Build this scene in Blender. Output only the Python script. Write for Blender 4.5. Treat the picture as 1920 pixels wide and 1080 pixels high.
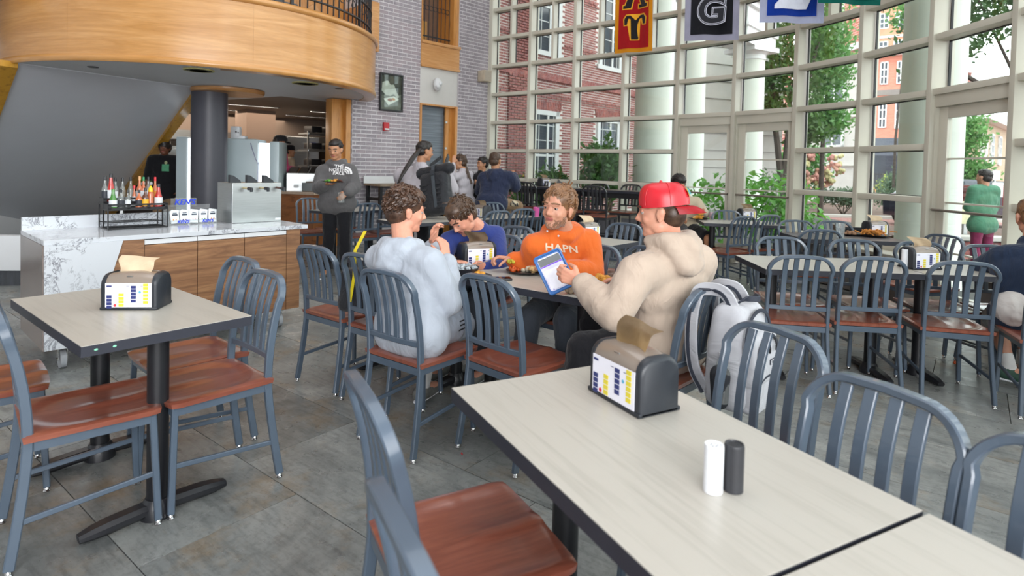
import bpy, bmesh, math, random
import numpy as np
from mathutils import Vector, Matrix, Euler
random.seed(7)
for o in list(bpy.data.objects): bpy.data.objects.remove(o)
SC = bpy.context.scene
COL = SC.collection
PI = math.pi
R = math.radians

# ------------------------------------------------------------ camera
EYE = 1.396
def make_camera():
    cd = bpy.data.cameras.new('camera'); co = bpy.data.objects.new('camera', cd); COL.objects.link(co)
    p, r = 0.0302, 0.0237
    F = Vector((0, math.cos(p), -math.sin(p))); R0 = Vector((1, 0, 0)); U0 = R0.cross(F)
    X = math.cos(r)*R0 + math.sin(r)*U0; Y = -math.sin(r)*R0 + math.cos(r)*U0
    M = Matrix((X, Y, -F)).transposed().to_4x4(); M.translation = (0, 0, EYE)
    co.matrix_world = M
    cd.sensor_width = 36; cd.lens = 1117/1920*36
    cd.shift_y = -(540-345.9)/1920
    cd.clip_start = 0.05; cd.clip_end = 400
    cd.dof.use_dof = True; cd.dof.focus_distance = 3.4; cd.dof.aperture_fstop = 3.2
    SC.camera = co
make_camera()

# ------------------------------------------------------------ world: bright overcast sky
W = bpy.data.worlds.new('overcast_sky'); SC.world = W; W.use_nodes = True
nt = W.node_tree; nt.nodes.clear()
wo = nt.nodes.new('ShaderNodeOutputWorld'); bg = nt.nodes.new('ShaderNodeBackground')
tc = nt.nodes.new('ShaderNodeTexCoord'); nz = nt.nodes.new('ShaderNodeTexNoise'); cr = nt.nodes.new('ShaderNodeValToRGB')
nz.inputs['Scale'].default_value = 2.2; nz.inputs['Detail'].default_value = 5
cr.color_ramp.elements[0].position = .3; cr.color_ramp.elements[0].color = (.78, .86, 1, 1)
cr.color_ramp.elements[1].position = .6; cr.color_ramp.elements[1].color = (1, 1, 1, 1)
nt.links.new(tc.outputs['Generated'], nz.inputs['Vector']); nt.links.new(nz.outputs['Fac'], cr.inputs['Fac'])
nt.links.new(cr.outputs['Color'], bg.inputs['Color']); bg.inputs['Strength'].default_value = 3.7
nt.links.new(bg.outputs[0], wo.inputs[0])

# ------------------------------------------------------------ sun through thin cloud
def lamp(name, kind, loc, rot, energy, color=(1, 1, 1), **kw):
    ld = bpy.data.lights.new(name, kind); ld.energy = energy; ld.color = color
    for k, v in kw.items(): setattr(ld, k, v)
    o = bpy.data.objects.new(name, ld); COL.objects.link(o); o.location = loc; o.rotation_euler = rot
    return o
lamp('sun', 'SUN', (0, 0, 20), (R(38), 0, R(-25)), 1.0, (1, .97, .92), angle=R(25))
# added area fill under the closed ceiling, lights the atrium from above
lamp('roof_fill', 'AREA', (-.4, 3.6, 8.6), (0, 0, 0), 300, (.96, .98, 1), shape='RECTANGLE', size=7, size_y=9)
lamp('hall_fill', 'AREA', (.5, -3.8, 2.6), (R(94), 0, R(26)), 560, (.97, .98, 1), shape='RECTANGLE', size=5, size_y=3)  # added fill behind the camera for window light, brightens the stair underside

SC.view_settings.view_transform = 'Standard'; SC.view_settings.look = 'None'
SC.view_settings.gamma = 1; SC.view_settings.use_curve_mapping = False
SC.view_settings.exposure = 0.2
SC.cycles.use_denoising = True
SC.cycles.max_bounces = 8; SC.cycles.transparent_max_bounces = 16; SC.cycles.diffuse_bounces = 4
SC.cycles.caustics_reflective = False; SC.cycles.caustics_refractive = False
SC.cycles.sample_clamp_indirect = 6

# ------------------------------------------------------------ materials
def hexc(h, a=1):
    h = h.lstrip('#'); c = [int(h[i:i+2], 16)/255 for i in (0, 2, 4)]
    return tuple([x/12.92 if x <= .04045 else ((x+.055)/1.055)**2.4 for x in c] + [a])
def C(c): return hexc(c) if isinstance(c, str) else (tuple(c)+(1,))[:4]
def newmat(name):
    m = bpy.data.materials.new(name); m.use_nodes = True; n = m.node_tree
    return m, n, n.nodes['Principled BSDF']
def noise(n, scale, detail=4, rough=.55, stretch=None, rot=None, coord='Object', dist=0):
    t = n.nodes.new('ShaderNodeTexCoord'); mp = n.nodes.new('ShaderNodeMapping'); z = n.nodes.new('ShaderNodeTexNoise')
    if stretch: mp.inputs['Scale'].default_value = stretch
    if rot: mp.inputs['Rotation'].default_value = rot
    z.inputs['Scale'].default_value = scale; z.inputs['Detail'].default_value = detail; z.inputs['Roughness'].default_value = rough
    z.inputs['Distortion'].default_value = dist
    n.links.new(t.outputs[coord], mp.inputs['Vector']); n.links.new(mp.outputs[0], z.inputs['Vector'])
    return z.outputs['Fac'], mp.outputs[0]
def ramp(n, fac, stops):
    r = n.nodes.new('ShaderNodeValToRGB'); e = r.color_ramp.elements
    while len(e) < len(stops): e.new(.5)
    for q, (p, c) in zip(e, stops): q.position = p; q.color = C(c)
    n.links.new(fac, r.inputs['Fac']); return r.outputs['Color']
def bump(n, b, fac, s=.1, d=.01):
    q = n.nodes.new('ShaderNodeBump'); q.inputs['Strength'].default_value = s; q.inputs['Distance'].default_value = d
    n.links.new(fac, q.inputs['Height']); n.links.new(q.outputs[0], b.inputs['Normal'])
def mixc(n, fac, a, b, mode='MIX'):
    m = n.nodes.new('ShaderNodeMix'); m.data_type = 'RGBA'; m.blend_type = mode
    for s, v in ((0, fac), (6, a), (7, b)):
        if hasattr(v, 'is_linked') or hasattr(v, 'links'): n.links.new(v, m.inputs[s])
        elif s == 0: m.inputs[0].default_value = v
        else: m.inputs[s].default_value = C(v)
    return m.outputs[2]
MAT = {}
def plain(name, c, rough=.5, metal=0, var=.12, scale=12, bs=.0, coat=0, spec=None, bscale=None, stretch=None):
    """flat-ish colour with soft procedural variation and fine relief"""
    if name in MAT: return MAT[name]
    m, n, b = newmat(name); c = C(c)
    f, v = noise(n, scale, stretch=stretch)
    lo = tuple(x*(1-var) for x in c[:3]); hi = tuple(min(1, x*(1+var)) for x in c[:3])
    col = ramp(n, f, [(.3, lo), (.7, hi)]); n.links.new(col, b.inputs['Base Color'])
    b.inputs['Roughness'].default_value = rough; b.inputs['Metallic'].default_value = metal
    b.inputs['Coat Weight'].default_value = coat
    if spec is not None: b.inputs['Specular IOR Level'].default_value = spec
    if bs:
        f2, _ = noise(n, bscale or scale*6, stretch=stretch); bump(n, b, f2, bs, .004)
    MAT[name] = m; return m
def cloth(name, c, c2=None, rough=.9, fold=.55, var=.1):
    if name in MAT: return MAT[name]
    m, n, b = newmat(name); c = C(c)
    f, v = noise(n, 7, 3)
    lo = tuple(x*(1-var) for x in c[:3]) if c2 is None else C(c2)
    n.links.new(ramp(n, f, [(.3, lo), (.7, c)]), b.inputs['Base Color'])
    b.inputs['Roughness'].default_value = rough; b.inputs['Specular IOR Level'].default_value = .2
    b.inputs['Sheen Weight'].default_value = .15
    f1, _ = noise(n, 9, 3, .5, stretch=(1, 1, .45), dist=1.2); f2, _ = noise(n, 420, 1)
    a = n.nodes.new('ShaderNodeMath'); a.operation = 'MULTIPLY_ADD'; a.inputs[1].default_value = .02
    n.links.new(f2, a.inputs[0]); n.links.new(f1, a.inputs[2]); bump(n, b, a.outputs[0], fold, .03)
    MAT[name] = m; return m
def wood(name, c1, c2, scale=3, stretch=(1, 14, 14), rough=.35, coat=.2, dist=.8, c3=None, coord='Object', rot=None, fine=.35):
    if name in MAT: return MAT[name]
    m, n, b = newmat(name)
    f, v = noise(n, scale, 6, .6, stretch=stretch, dist=dist, coord=coord, rot=rot)
    stops = [(.28, c1), (.5, c3 or c2), (.72, c2)]
    col = ramp(n, f, stops)
    f2, _ = noise(n, scale*9, 3, .6, stretch=stretch, coord=coord, rot=rot)
    col2 = ramp(n, f2, [(.35, (.72, .72, .72)), (.65, (1, 1, 1))])
    n.links.new(mixc(n, fine, col, col2, 'MULTIPLY'), b.inputs['Base Color'])
    b.inputs['Roughness'].default_value = rough; b.inputs['Coat Weight'].default_value = coat; b.inputs['Coat Roughness'].default_value = .15
    bump(n, b, f2, .04, .002)
    MAT[name] = m; return m
def emit(name, c, s):
    if name in MAT: return MAT[name]
    m, n, b = newmat(name); b.inputs['Base Color'].default_value = C(c)
    b.inputs['Emission Color'].default_value = C(c); b.inputs['Emission Strength'].default_value = s
    MAT[name] = m; return m
def glass(name, tint=(1, 1, 1), refl=.06, rough=0.0, op=0.0, body=(1, 1, 1)):
    """thin architectural glazing / clear plastic: transparent sheet with a fresnel reflection"""
    if name in MAT: return MAT[name]
    m = bpy.data.materials.new(name); m.use_nodes = True; n = m.node_tree; n.nodes.clear()
    out = n.nodes.new('ShaderNodeOutputMaterial'); tr = n.nodes.new('ShaderNodeBsdfTransparent'); gl = n.nodes.new('ShaderNodeBsdfGlossy')
    tr.inputs[0].default_value = C(tint); gl.inputs['Roughness'].default_value = rough
    fr = n.nodes.new('ShaderNodeLayerWeight'); fr.inputs['Blend'].default_value = .5
    pw = n.nodes.new('ShaderNodeMath'); pw.operation = 'POWER'; pw.inputs[1].default_value = 5; n.links.new(fr.outputs['Facing'], pw.inputs[0])
    ma = n.nodes.new('ShaderNodeMath'); ma.operation = 'MULTIPLY_ADD'; ma.inputs[1].default_value = .9; ma.inputs[2].default_value = refl*.6
    n.links.new(pw.outputs[0], ma.inputs[0]); ma.use_clamp = True
    mx = n.nodes.new('ShaderNodeMixShader'); n.links.new(ma.outputs[0], mx.inputs[0]); n.links.new(gl.outputs[0], mx.inputs[2])
    if op > 0:
        df = n.nodes.new('ShaderNodeBsdfPrincipled'); df.inputs['Base Color'].default_value = C(body); df.inputs['Roughness'].default_value = .4
        m2 = n.nodes.new('ShaderNodeMixShader'); m2.inputs[0].default_value = op
        n.links.new(tr.outputs[0], m2.inputs[1]); n.links.new(df.outputs[0], m2.inputs[2]); n.links.new(m2.outputs[0], mx.inputs[1])
    else: n.links.new(tr.outputs[0], mx.inputs[1])
    n.links.new(mx.outputs[0], out.inputs[0]); MAT[name] = m; return m

M_GREY = plain('chair_paint', '#4b5866', .33, .0, .05, 9, .02, coat=.35)
M_DARKP = plain('stool_paint', '#2b2c30', .35, .0, .05, 9, coat=.3)
M_SEAT = wood('cherry_seat', '#743e30', '#9a5c47', 2.2, (16, 1.4, 8), .28, .5, .6, c3='#884c3b')
M_STEEL = plain('bright_steel', '#c9c9c9', .18, 1, .05, 30)
M_BRUSH = plain('brushed_steel', '#b2b5b5', .32, 1, .06, 6, .05, bscale=60, stretch=(1, 1, 14))
M_LAM = wood('laminate_top', '#a5a198', '#b0aca3', 2.5, (1.2, 24, 4), .34, .0, .3, fine=.03)
M_EDGE = plain('black_edge', '#2b2d36', .45, 0, .08)
M_BLACK = plain('black_metal', '#17181c', .4, 0, .1)
M_CAST = plain('cast_iron', '#1b1c20', .38, 0, .15, 8, .1, coat=.1)
M_OAK = wood('oak_veneer', '#b57a3e', '#d3a06a', 1.6, (1, 1, 12), .35, .25, 1.2, c3='#c48d52')
M_OAKV = wood('oak_upright', '#a86c2c', '#c98c48', 1.6, (12, 12, 1), .35, .25, .8)
M_OAKD = wood('oak_gold', '#9c6a1e', '#c9952f', 1.4, (9, 9, 1.5), .28, .4, .8)
M_MULL = plain('mullion_side', '#c9c6b8', .42, 0, .03, 3)
M_MULLF = plain('mullion_shaded', '#a3947f', .45, 0, .04, 3)  # unused darker copy of the mullion paint, shade put into its colour
M_GLASS = glass('window_glass', (.93, .97, .95), .05)
M_CLEAR = glass('clear_plastic', (.93, .95, .95), .07, .05, .08)
M_WHITE = plain('white_paint', '#d4d6d8', .5, 0, .02, 4)
M_WALL = plain('wall_grey', '#c6c9d0', .3, 0, .02, 2)
M_CEIL = plain('ceiling_white', '#e2e4e8', .6, 0, .02, 2)
M_RED = plain('alarm_red', '#b01c26', .35)
M_RUB = plain('rubber', '#1e1f22', .6)
M_PLA = plain('black_plastic', '#22262c', .42, 0, .08, 20, .05)
M_NAP = plain('kraft_napkin', '#cbb698', .9, 0, .1, 15, .3)
M_PLATE = plain('dark_plate', '#24262c', .3, 0, .05)

# ------------------------------------------------------------ mesh helpers
def bm_box(bm, c, s, rot=None, bev=0):
    """box centred at c with full size s"""
    M = Matrix.Translation(c)
    if rot is not None: M = M @ (rot.to_4x4() if isinstance(rot, (Matrix,)) else Euler(rot).to_matrix().to_4x4())
    M = M @ Matrix.Diagonal((s[0], s[1], s[2], 1))
    r = bmesh.ops.create_cube(bm, size=1, matrix=M)
    if bev:
        vs = set(r['verts']); es = [e for e in bm.edges if e.verts[0] in vs and e.verts[1] in vs]
        bmesh.ops.bevel(bm, geom=es, offset=bev, segments=2, affect='EDGES', profile=.6)
def bm_cyl(bm, p0, p1, r0, r1=None, seg=16, caps=True):
    p0, p1 = Vector(p0), Vector(p1); d = p1-p0; r1 = r0 if r1 is None else r1
    M = Matrix.Translation((p0+p1)/2) @ d.to_track_quat('Z', 'Y').to_matrix().to_4x4()
    bmesh.ops.create_cone(bm, cap_ends=caps, segments=seg, radius1=max(r0, 1e-4), radius2=max(r1, 1e-4), depth=max(d.length, 1e-5), matrix=M)
def bm_sph(bm, c, r, seg=16, rings=10, rot=None):
    r = (r, r, r) if isinstance(r, (int, float)) else r
    M = Matrix.Translation(c)
    if rot is not None: M = M @ rot.to_4x4()
    M = M @ Matrix.Diagonal((r[0], r[1], r[2], 1))
    bmesh.ops.create_uvsphere(bm, u_segments=seg, v_segments=rings, radius=1, matrix=M)
def bm_sweep(bm, pts, prof, up=Vector((0, 0, 1)), closed=False, caps=True, scale=None, refs=None):
    """sweep a closed 2-D profile [(side, up)] along pts"""
    pts = [Vector(p) for p in pts]; n = len(pts); rings = []
    for i, p in enumerate(pts):
        if closed: t = pts[(i+1) % n]-pts[i-1]
        else: t = pts[min(i+1, n-1)]-pts[max(i-1, 0)]
        t.normalize(); u = refs[i] if refs else up
        s = t.cross(u)
        if s.length < 1e-5: s = t.cross(Vector((1, 0, .01)))
        s.normalize(); w = s.cross(t).normalized(); k = scale[i] if scale else 1
        rings.append([bm.verts.new(p + s*a*k + w*b*k) for a, b in prof])
    m = len(prof)
    for i in range(n if closed else n-1):
        A, B = rings[i], rings[(i+1) % n]
        for j in range(m): bm.faces.new((A[j], A[(j+1) % m], B[(j+1) % m], B[j]))
    if caps and not closed:
        bm.faces.new(rings[0][::-1]); bm.faces.new(rings[-1])
def circ(r, n=10): return [(r*math.cos(2*PI*i/n), r*math.sin(2*PI*i/n)) for i in range(n)]
def spl(pts, n=6):
    P = [Vector(p) for p in pts]; P = [P[0]*2-P[1]]+P+[P[-1]*2-P[-2]]; out = []
    for i in range(1, len(P)-2):
        a, b, c, d = P[i-1:i+3]
        for k in range(n): t = k/n; out.append(.5*((2*b)+(c-a)*t+(2*a-5*b+4*c-d)*t*t+(3*b-a-3*c+d)*t**3))
    return out+[P[-2]]
def rect(w, h, b=.15):
    w, h = w/2, h/2; b = b*min(w, h)
    return [(w-b, -h), (w, -h+b), (w, h-b), (w-b, h), (-w+b, h), (-w, h-b), (-w, -h+b), (-w+b, -h)]
def bm_lathe(bm, prof, seg=24, c=(0, 0, 0)):
    rings = []
    for r, z in prof:
        rings.append([bm.verts.new((c[0]+max(r, 1e-4)*math.cos(2*PI*i/seg), c[1]+max(r, 1e-4)*math.sin(2*PI*i/seg), c[2]+z)) for i in range(seg)])
    for A, B in zip(rings, rings[1:]):
        for j in range(seg): bm.faces.new((A[j], A[(j+1) % seg], B[(j+1) % seg], B[j]))
    bm.faces.new(rings[0][::-1]); bm.faces.new(rings[-1])
def bm_prism(bm, poly, z0, z1, M=None):
    lo = [bm.verts.new((x, y, z0)) for x, y in poly]; hi = [bm.verts.new((x, y, z1)) for x, y in poly]; n = len(poly)
    bm.faces.new(lo[::-1]); bm.faces.new(hi)
    for i in range(n): bm.faces.new((lo[i], lo[(i+1) % n], hi[(i+1) % n], hi[i]))
    if M is not None:
        for v in lo+hi: v.co = M @ v.co
def mesh_of(bm, name, mat, smooth=40):
    bmesh.ops.recalc_face_normals(bm, faces=bm.faces)
    me = bpy.data.meshes.new(name); bm.to_mesh(me); bm.free()
    for m in (mat if isinstance(mat, (list, tuple)) else [mat]): me.materials.append(m)
    if smooth:
        for p in me.polygons: p.use_smooth = True
        try: me.set_sharp_from_angle(angle=R(smooth))
        except Exception: pass
    return me
def obj(name, bm, mat, parent=None, smooth=40, loc=None, rot=None):
    me = bm if isinstance(bm, bpy.types.Mesh) else mesh_of(bm, name, mat, smooth)
    o = bpy.data.objects.new(name, me); COL.objects.link(o)
    if parent is not None: o.parent = parent
    if loc is not None: o.location = loc
    if rot is not None: o.rotation_euler = rot
    return o
def B(): return bmesh.new()
def tag(o, label, cat, group=None, kind=None):
    o['label'] = label; o['category'] = cat
    if group: o['group'] = group
    if kind: o['kind'] = kind
    return o
def thing(name, label, cat, loc=(0, 0, 0), rz=0, group=None):
    o = bpy.data.objects.new(name, None); COL.objects.link(o); o.empty_display_size = .1
    o.location = loc; o.rotation_euler = (0, 0, rz); return tag(o, label, cat, group)
def struct(name, bm, mat, parent=None, smooth=40):
    o = obj(name, bm, mat, parent, smooth)
    if parent is None: o['kind'] = 'structure'
    return o
def holder(name):
    o = bpy.data.objects.new(name, None); COL.objects.link(o); o['kind'] = 'structure'; return o
KIDS = {}
def dup(src, loc=None, rz=None, label=None, group=None):
    kids = {}
    for o in COL.objects: kids.setdefault(o.parent, []).append(o) if o.parent else None
    def cp(o, par):
        c = o.copy(); COL.objects.link(c)
        if par is not None: c.parent = par
        for k in kids.get(o, []): cp(k, c)
        return c
    r = cp(src, None)
    if loc is not None: r.location = loc
    if rz is not None: r.rotation_euler = (0, 0, rz)
    if label: r['label'] = label
    if group: r['group'] = group
    return r
def text_mesh(txt, size, depth=.001, bold=False, align='CENTER', shear=0, name='lettering'):
    cu = bpy.data.curves.new(name, 'FONT'); cu.body = txt; cu.size = size; cu.extrude = depth; cu.align_x = align; cu.align_y = 'CENTER'
    cu.shear = shear; cu.resolution_u = 3
    if bold: cu.offset = size*.025
    o = bpy.data.objects.new(name, cu); COL.objects.link(o)
    bpy.context.view_layer.update()
    me = bpy.data.meshes.new_from_object(o.evaluated_get(bpy.context.evaluated_depsgraph_get()))
    bpy.data.objects.remove(o); me.name = name; return me
def text_obj(txt, size, mat, M, parent=None, name='lettering', **kw):
    me = text_mesh(txt, size, **kw); me.materials.clear(); me.materials.append(mat)
    o = bpy.data.objects.new(name, me); COL.objects.link(o); o.parent = parent; o.matrix_local = M; return o
# ------------------------------------------------------------ the setting
YA = R(45.5)
W0 = Vector((-.53, 12.22)); WU = Vector((-math.cos(YA), -math.sin(YA))); WN = Vector((-math.sin(YA), math.cos(YA)))   # brick wall: along, away
def K(t, k=0, z=0): p = W0+WU*t+WN*k; return Vector((p.x, p.y, z))
def bm_wbox(bm, t0, t1, k0, k1, z0, z1, bev=0):
    bm_box(bm, K((t0+t1)/2, (k0+k1)/2, (z0+z1)/2), (abs(t1-t0), abs(k1-k0), abs(z1-z0)), rot=(0, 0, YA), bev=bev)

# floor: concrete-look tiles, each its own piece
def floor_mat():
    m, n, b = newmat('stone_tile')
    oi = n.nodes.new('ShaderNodeObjectInfo'); tcn = n.nodes.new('ShaderNodeTexCoord')
    ad = n.nodes.new('ShaderNodeVectorMath'); ad.operation = 'MULTIPLY_ADD'
    cmb = n.nodes.new('ShaderNodeCombineXYZ'); mu = n.nodes.new('ShaderNodeMath'); mu.operation = 'MULTIPLY'; mu.inputs[1].default_value = 37
    n.links.new(oi.outputs['Random'], mu.inputs[0]); n.links.new(mu.outputs[0], cmb.inputs[0]); n.links.new(mu.outputs[0], cmb.inputs[1])
    ad.inputs[1].default_value = (1, 1, 1); n.links.new(tcn.outputs['Object'], ad.inputs[0]); n.links.new(cmb.outputs[0], ad.inputs[2])
    def nz_(s, d, st=(1, 1, 1), r=.6, di=0):
        mp = n.nodes.new('ShaderNodeMapping'); mp.inputs['Scale'].default_value = st; z = n.nodes.new('ShaderNodeTexNoise')
        z.inputs['Scale'].default_value = s; z.inputs['Detail'].default_value = d; z.inputs['Roughness'].default_value = r; z.inputs['Distortion'].default_value = di
        n.links.new(ad.outputs[0], mp.inputs['Vector']); n.links.new(mp.outputs[0], z.inputs['Vector']); return z.outputs['Fac']
    a = ramp(n, nz_(1.9, 8, (1, 1, 1), .66, .6), [(.28, '#595c5c'), (.45, '#7a7d7b'), (.6, '#8f918e'), (.78, '#aaaba4')])
    rust = ramp(n, nz_(2.6, 9, (1, 1, 1), .72), [(.52, (0, 0, 0)), (.66, (1, 1, 1))])
    c1 = mixc(n, 0, a, '#87704f'); mm = c1.node
    rm = n.nodes.new('ShaderNodeMath'); rm.operation = 'MULTIPLY'; rm.inputs[1].default_value = .5; n.links.new(rust, rm.inputs[0]); n.links.new(rm.outputs[0], mm.inputs[0])
    st = ramp(n, nz_(5, 6, (1, 7, 1), .7), [(.36, (.62, .63, .64)), (.52, (1, 1, 1))])
    c2 = mixc(n, .75, c1, st, 'MULTIPLY')
    sp = ramp(n, nz_(38, 4, (1, 1, 1), .7), [(.38, (.7, .7, .7)), (.5, (1, 1, 1))])
    c3 = mixc(n, .6, c2, sp, 'MULTIPLY')
    tone = n.nodes.new('ShaderNodeMapRange'); tone.inputs[3].default_value = .78; tone.inputs[4].default_value = 1.12
    n.links.new(oi.outputs['Random'], tone.inputs[0])
    vm = n.nodes.new('ShaderNodeVectorMath'); vm.operation = 'SCALE'; n.links.new(c3, vm.inputs[0]); n.links.new(tone.outputs[0], vm.inputs['Scale'])
    n.links.new(vm.outputs[0], b.inputs['Base Color'])
    rr = ramp(n, nz_(9, 5), [(.3, (.22, .22, .22)), (.7, (.42, .42, .42))]); n.links.new(rr, b.inputs['Roughness'])
    bump(n, b, nz_(26, 5), .08, .004)
    return m
M_TILE = floor_mat()
M_GROUT = plain('grout', '#474643', .9)
bm = B(); bm_box(bm, (-3, 6, -.06), (26, 40, .1)); FLOOR = struct('floor', bm, M_GROUT)
bm = B(); bm_box(bm, (0, 0, -.004), (1.196, .596, .012)); 
for v in list(bm.verts): pass
me_tile = mesh_of(bm, 'tile', M_TILE, 0)
TA = R(52+90); tu = Vector((math.cos(TA), math.sin(TA))); tv = Vector((math.cos(TA-PI/2), math.sin(TA-PI/2)))
tiles = []
for j in range(-10, 34):
    for i in range(-14, 16):
        u = (i+(j % 3)/3)*1.2; v = .8+(j+.5)*.6-.6
        p = tu*u+tv*v
        if not (-9.4 < p.x < 5.6 and -1.3 < p.y < 16.8): continue
        if p.x > 5.2-max(0, p.y-6)*.75 + .4: continue
        if abs(p.x)-.9*p.y > 2.6: continue
        tiles.append((p.length, p))
tiles.sort(key=lambda q: q[0])
for d, p in tiles[:300]:
    o = bpy.data.objects.new('tile', me_tile); COL.objects.link(o); o.parent = FLOOR; o.location = (p.x, p.y, 0); o.rotation_euler = (0, 0, TA)
bm = B()
for d, p in tiles[300:]: bm_box(bm, (p.x, p.y, -.004), (1.196, .596, .012), rot=(0, 0, TA))
o = obj('far_tiles', bm, M_TILE, FLOOR, 0); o['kind'] = 'stuff'

# ceiling and closing walls of the atrium (out of view)
bm = B(); bm_box(bm, (-2, 4.5, 9.1), (15, 20, .2)); struct('ceiling', bm, M_WHITE)
bm = B(); bm_box(bm, (-8.6, 3, 4.5), (.2, 17, 9.2)); struct('wall_left', bm, M_WHITE)
bm = B(); bm_box(bm, (-2, -5.1, 4.5), (13.4, .2, 9.2)); struct('wall_behind', bm, M_WHITE)

# grey washed brick wall beside the kitchen opening
def brick_mat(name, stops, rough=.85, coord='Object', spot=30):
    m, n, b = newmat(name); oi = n.nodes.new('ShaderNodeObjectInfo')
    f, _ = noise(n, spot, 5, .65); f2, _ = noise(n, 6, 2)
    base = ramp(n, f2, stops)
    t = ramp(n, oi.outputs['Random'], [(0, (.78, .78, .8)), (.5, (1, .98, .98)), (1, (1.0, .92, .92))])
    n.links.new(mixc(n, 1, base, t, 'MULTIPLY'), b.inputs['Base Color']); c = b.inputs['Base Color'].links[0].from_socket
    w = ramp(n, f, [(.42, (0, 0, 0)), (.72, (1, 1, 1))])
    mm = mixc(n, 0, c, '#b3adb0'); k = n.nodes.new('ShaderNodeMath'); k.operation = 'MULTIPLY'; k.inputs[1].default_value = .45
    n.links.new(w, k.inputs[0]); n.links.new(k.outputs[0], mm.node.inputs[0]); n.links.new(mm, b.inputs['Base Color'])
    b.inputs['Roughness'].default_value = rough; bump(n, b, f, .3, .004); return m
M_GBRICK = brick_mat('washed_brick', [(.3, '#8b848a'), (.5, '#9b949a'), (.7, '#aba4aa')])
M_MORT = plain('pale_mortar', '#d6d2d5', .95, 0, .06, 20, .2)
GB = holder('wall_brick'); 
TOP = 8.9
bm = B()
bm_wbox(bm, -.25, .785, .02, .32, 0, TOP); bm_wbox(bm, 1.70, 3.085, .02, .32, 0, TOP)
obj('mortar', bm, M_MORT, GB, 0)
CH, BL = .0677, .2032
bm = B(); bm_box(bm, (0, 0, 0), (BL-.015, .013, CH-.0155)); me_b = mesh_of(bm, 'brick', M_GBRICK, 0)
bm = B(); bm_box(bm, (0, 0, 0), (BL/2-.015, .013, CH-.0155)); me_h = mesh_of(bm, 'brick', M_GBRICK, 0)
rest = B(); nb = 0; cand = []
def run(t0, t1, z, odd):
    t = t0-(BL/2 if odd else 0)
    while t < t1-.02:
        a, b_ = max(t, t0), min(t+BL, t1); cand.append(((a+b_)/2, z, b_-a)); t += BL
for k in range(int(TOP/CH)):
    z = (k+.5)*CH; run(-.1, .785, z, k % 2); run(1.70, 3.085, z, k % 2)
cand.sort(key=lambda c: (0 if (1.72 < c[0] < 3.07 and 1.1 < c[1] < 4.2) else 1, abs(c[1]-2)))
for t, z, w in cand:
    full = abs(w-BL) < .01; half = abs(w-BL/2) < .01
    pr = random.uniform(-.002, .003)
    if nb < 300 and (full or half) and 1.70 <= t <= 3.085:
        o = bpy.data.objects.new('brick', me_b if full else me_h); COL.objects.link(o); o.parent = GB
        o.location = K(t, .02+pr, z); o.rotation_euler = (0, 0, YA); nb += 1
    elif 0.3 < z: bm_box(rest, K(t, .02+pr, z), (max(w-.015, .01), .013, CH-.0155), rot=(0, 0, YA))
# the narrow return of the wall at the kitchen opening
for k in range(int(2.4/CH)):
    bm_box(rest, K(3.09, .12+.05*(k % 2), (k+.5)*CH), (.03, .19, CH-.011), rot=(0, 0, YA))
o = obj('brickwork', rest, M_GBRICK, GB, 0); o['kind'] = 'stuff'

# oak jambs, kitchen portal
bm = B(); bm_wbox(bm, 3.11, 3.2, .02, .36, 0, 2.45, .008); struct('trim_1', bm, M_OAKV)
bm = B(); bm_wbox(bm, 3.2, 3.42, .10, .30, 0, 2.45, .004); struct('trim_2', bm, M_OAKV)

# door in the brick wall: white panel, oak band, opening with railing above
bm = B(); bm_wbox(bm, .80, 1.70, .03, .09, 2.53, 3.24, .003); struct('wall_panel', bm, plain('panel_white', '#c6c4c0', .5, 0, .02))
bm = B(); bm_wbox(bm, .785, 1.70, .0, .1, 3.24, 3.64, 0); o = struct('trim_3', bm, M_OAK)
bm = B(); bm_wbox(bm, .77, 1.70, -.03, .11, 3.63, 3.69, .012); struct('trim_4', bm, M_OAK)
bm = B(); bm_wbox(bm, .77, 1.70, -.02, .1, 3.2, 3.25, .01); struct('trim_5', bm, M_OAK)
D1 = holder('door_1')
bm = B(); bm_wbox(bm, 1.66, 1.70, .0, .3, 0, 2.53); bm_wbox(bm, .80, .86, .0, .3, 0, 2.53, .004); bm_wbox(bm, .86, 1.66, .02, .3, 2.5, 2.53)
obj('door_frame', bm, M_OAKV, D1)
bm = B(); bm_wbox(bm, .86, 1.02, .1, .14, 0, 2.5, .003); obj('door_edge', bm, M_OAKV, D1)
bm = B(); bm_wbox(bm, 1.02, 1.66, .16, .2, 0, 2.5, .002)
m, n, b_ = newmat('door_grey'); f, v = noise(n, 5, 3, stretch=(.3, .3, 9)); n.links.new(ramp(n, f, [(.3, '#56616c'), (.7, '#7b858e')]), b_.inputs['Base Color']); b_.inputs['Roughness'].default_value = .35
obj('door_leaf', bm, m, D1)
bm = B(); bm_cyl(bm, K(.98, .1, 1.45), K(.98, .02, 1.45), .014); bm_sph(bm, K(.98, .02, 1.45), .028); obj('door_knob', bm, M_BRUSH, D1)
bm = B(); bm_wbox(bm, .99, 1.03, .08, .1, 2.2, 2.24); bm_wbox(bm, .99, 1.03, .08, .1, 1.7, 1.74); obj('hinge', bm, M_BRUSH, D1)
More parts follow.
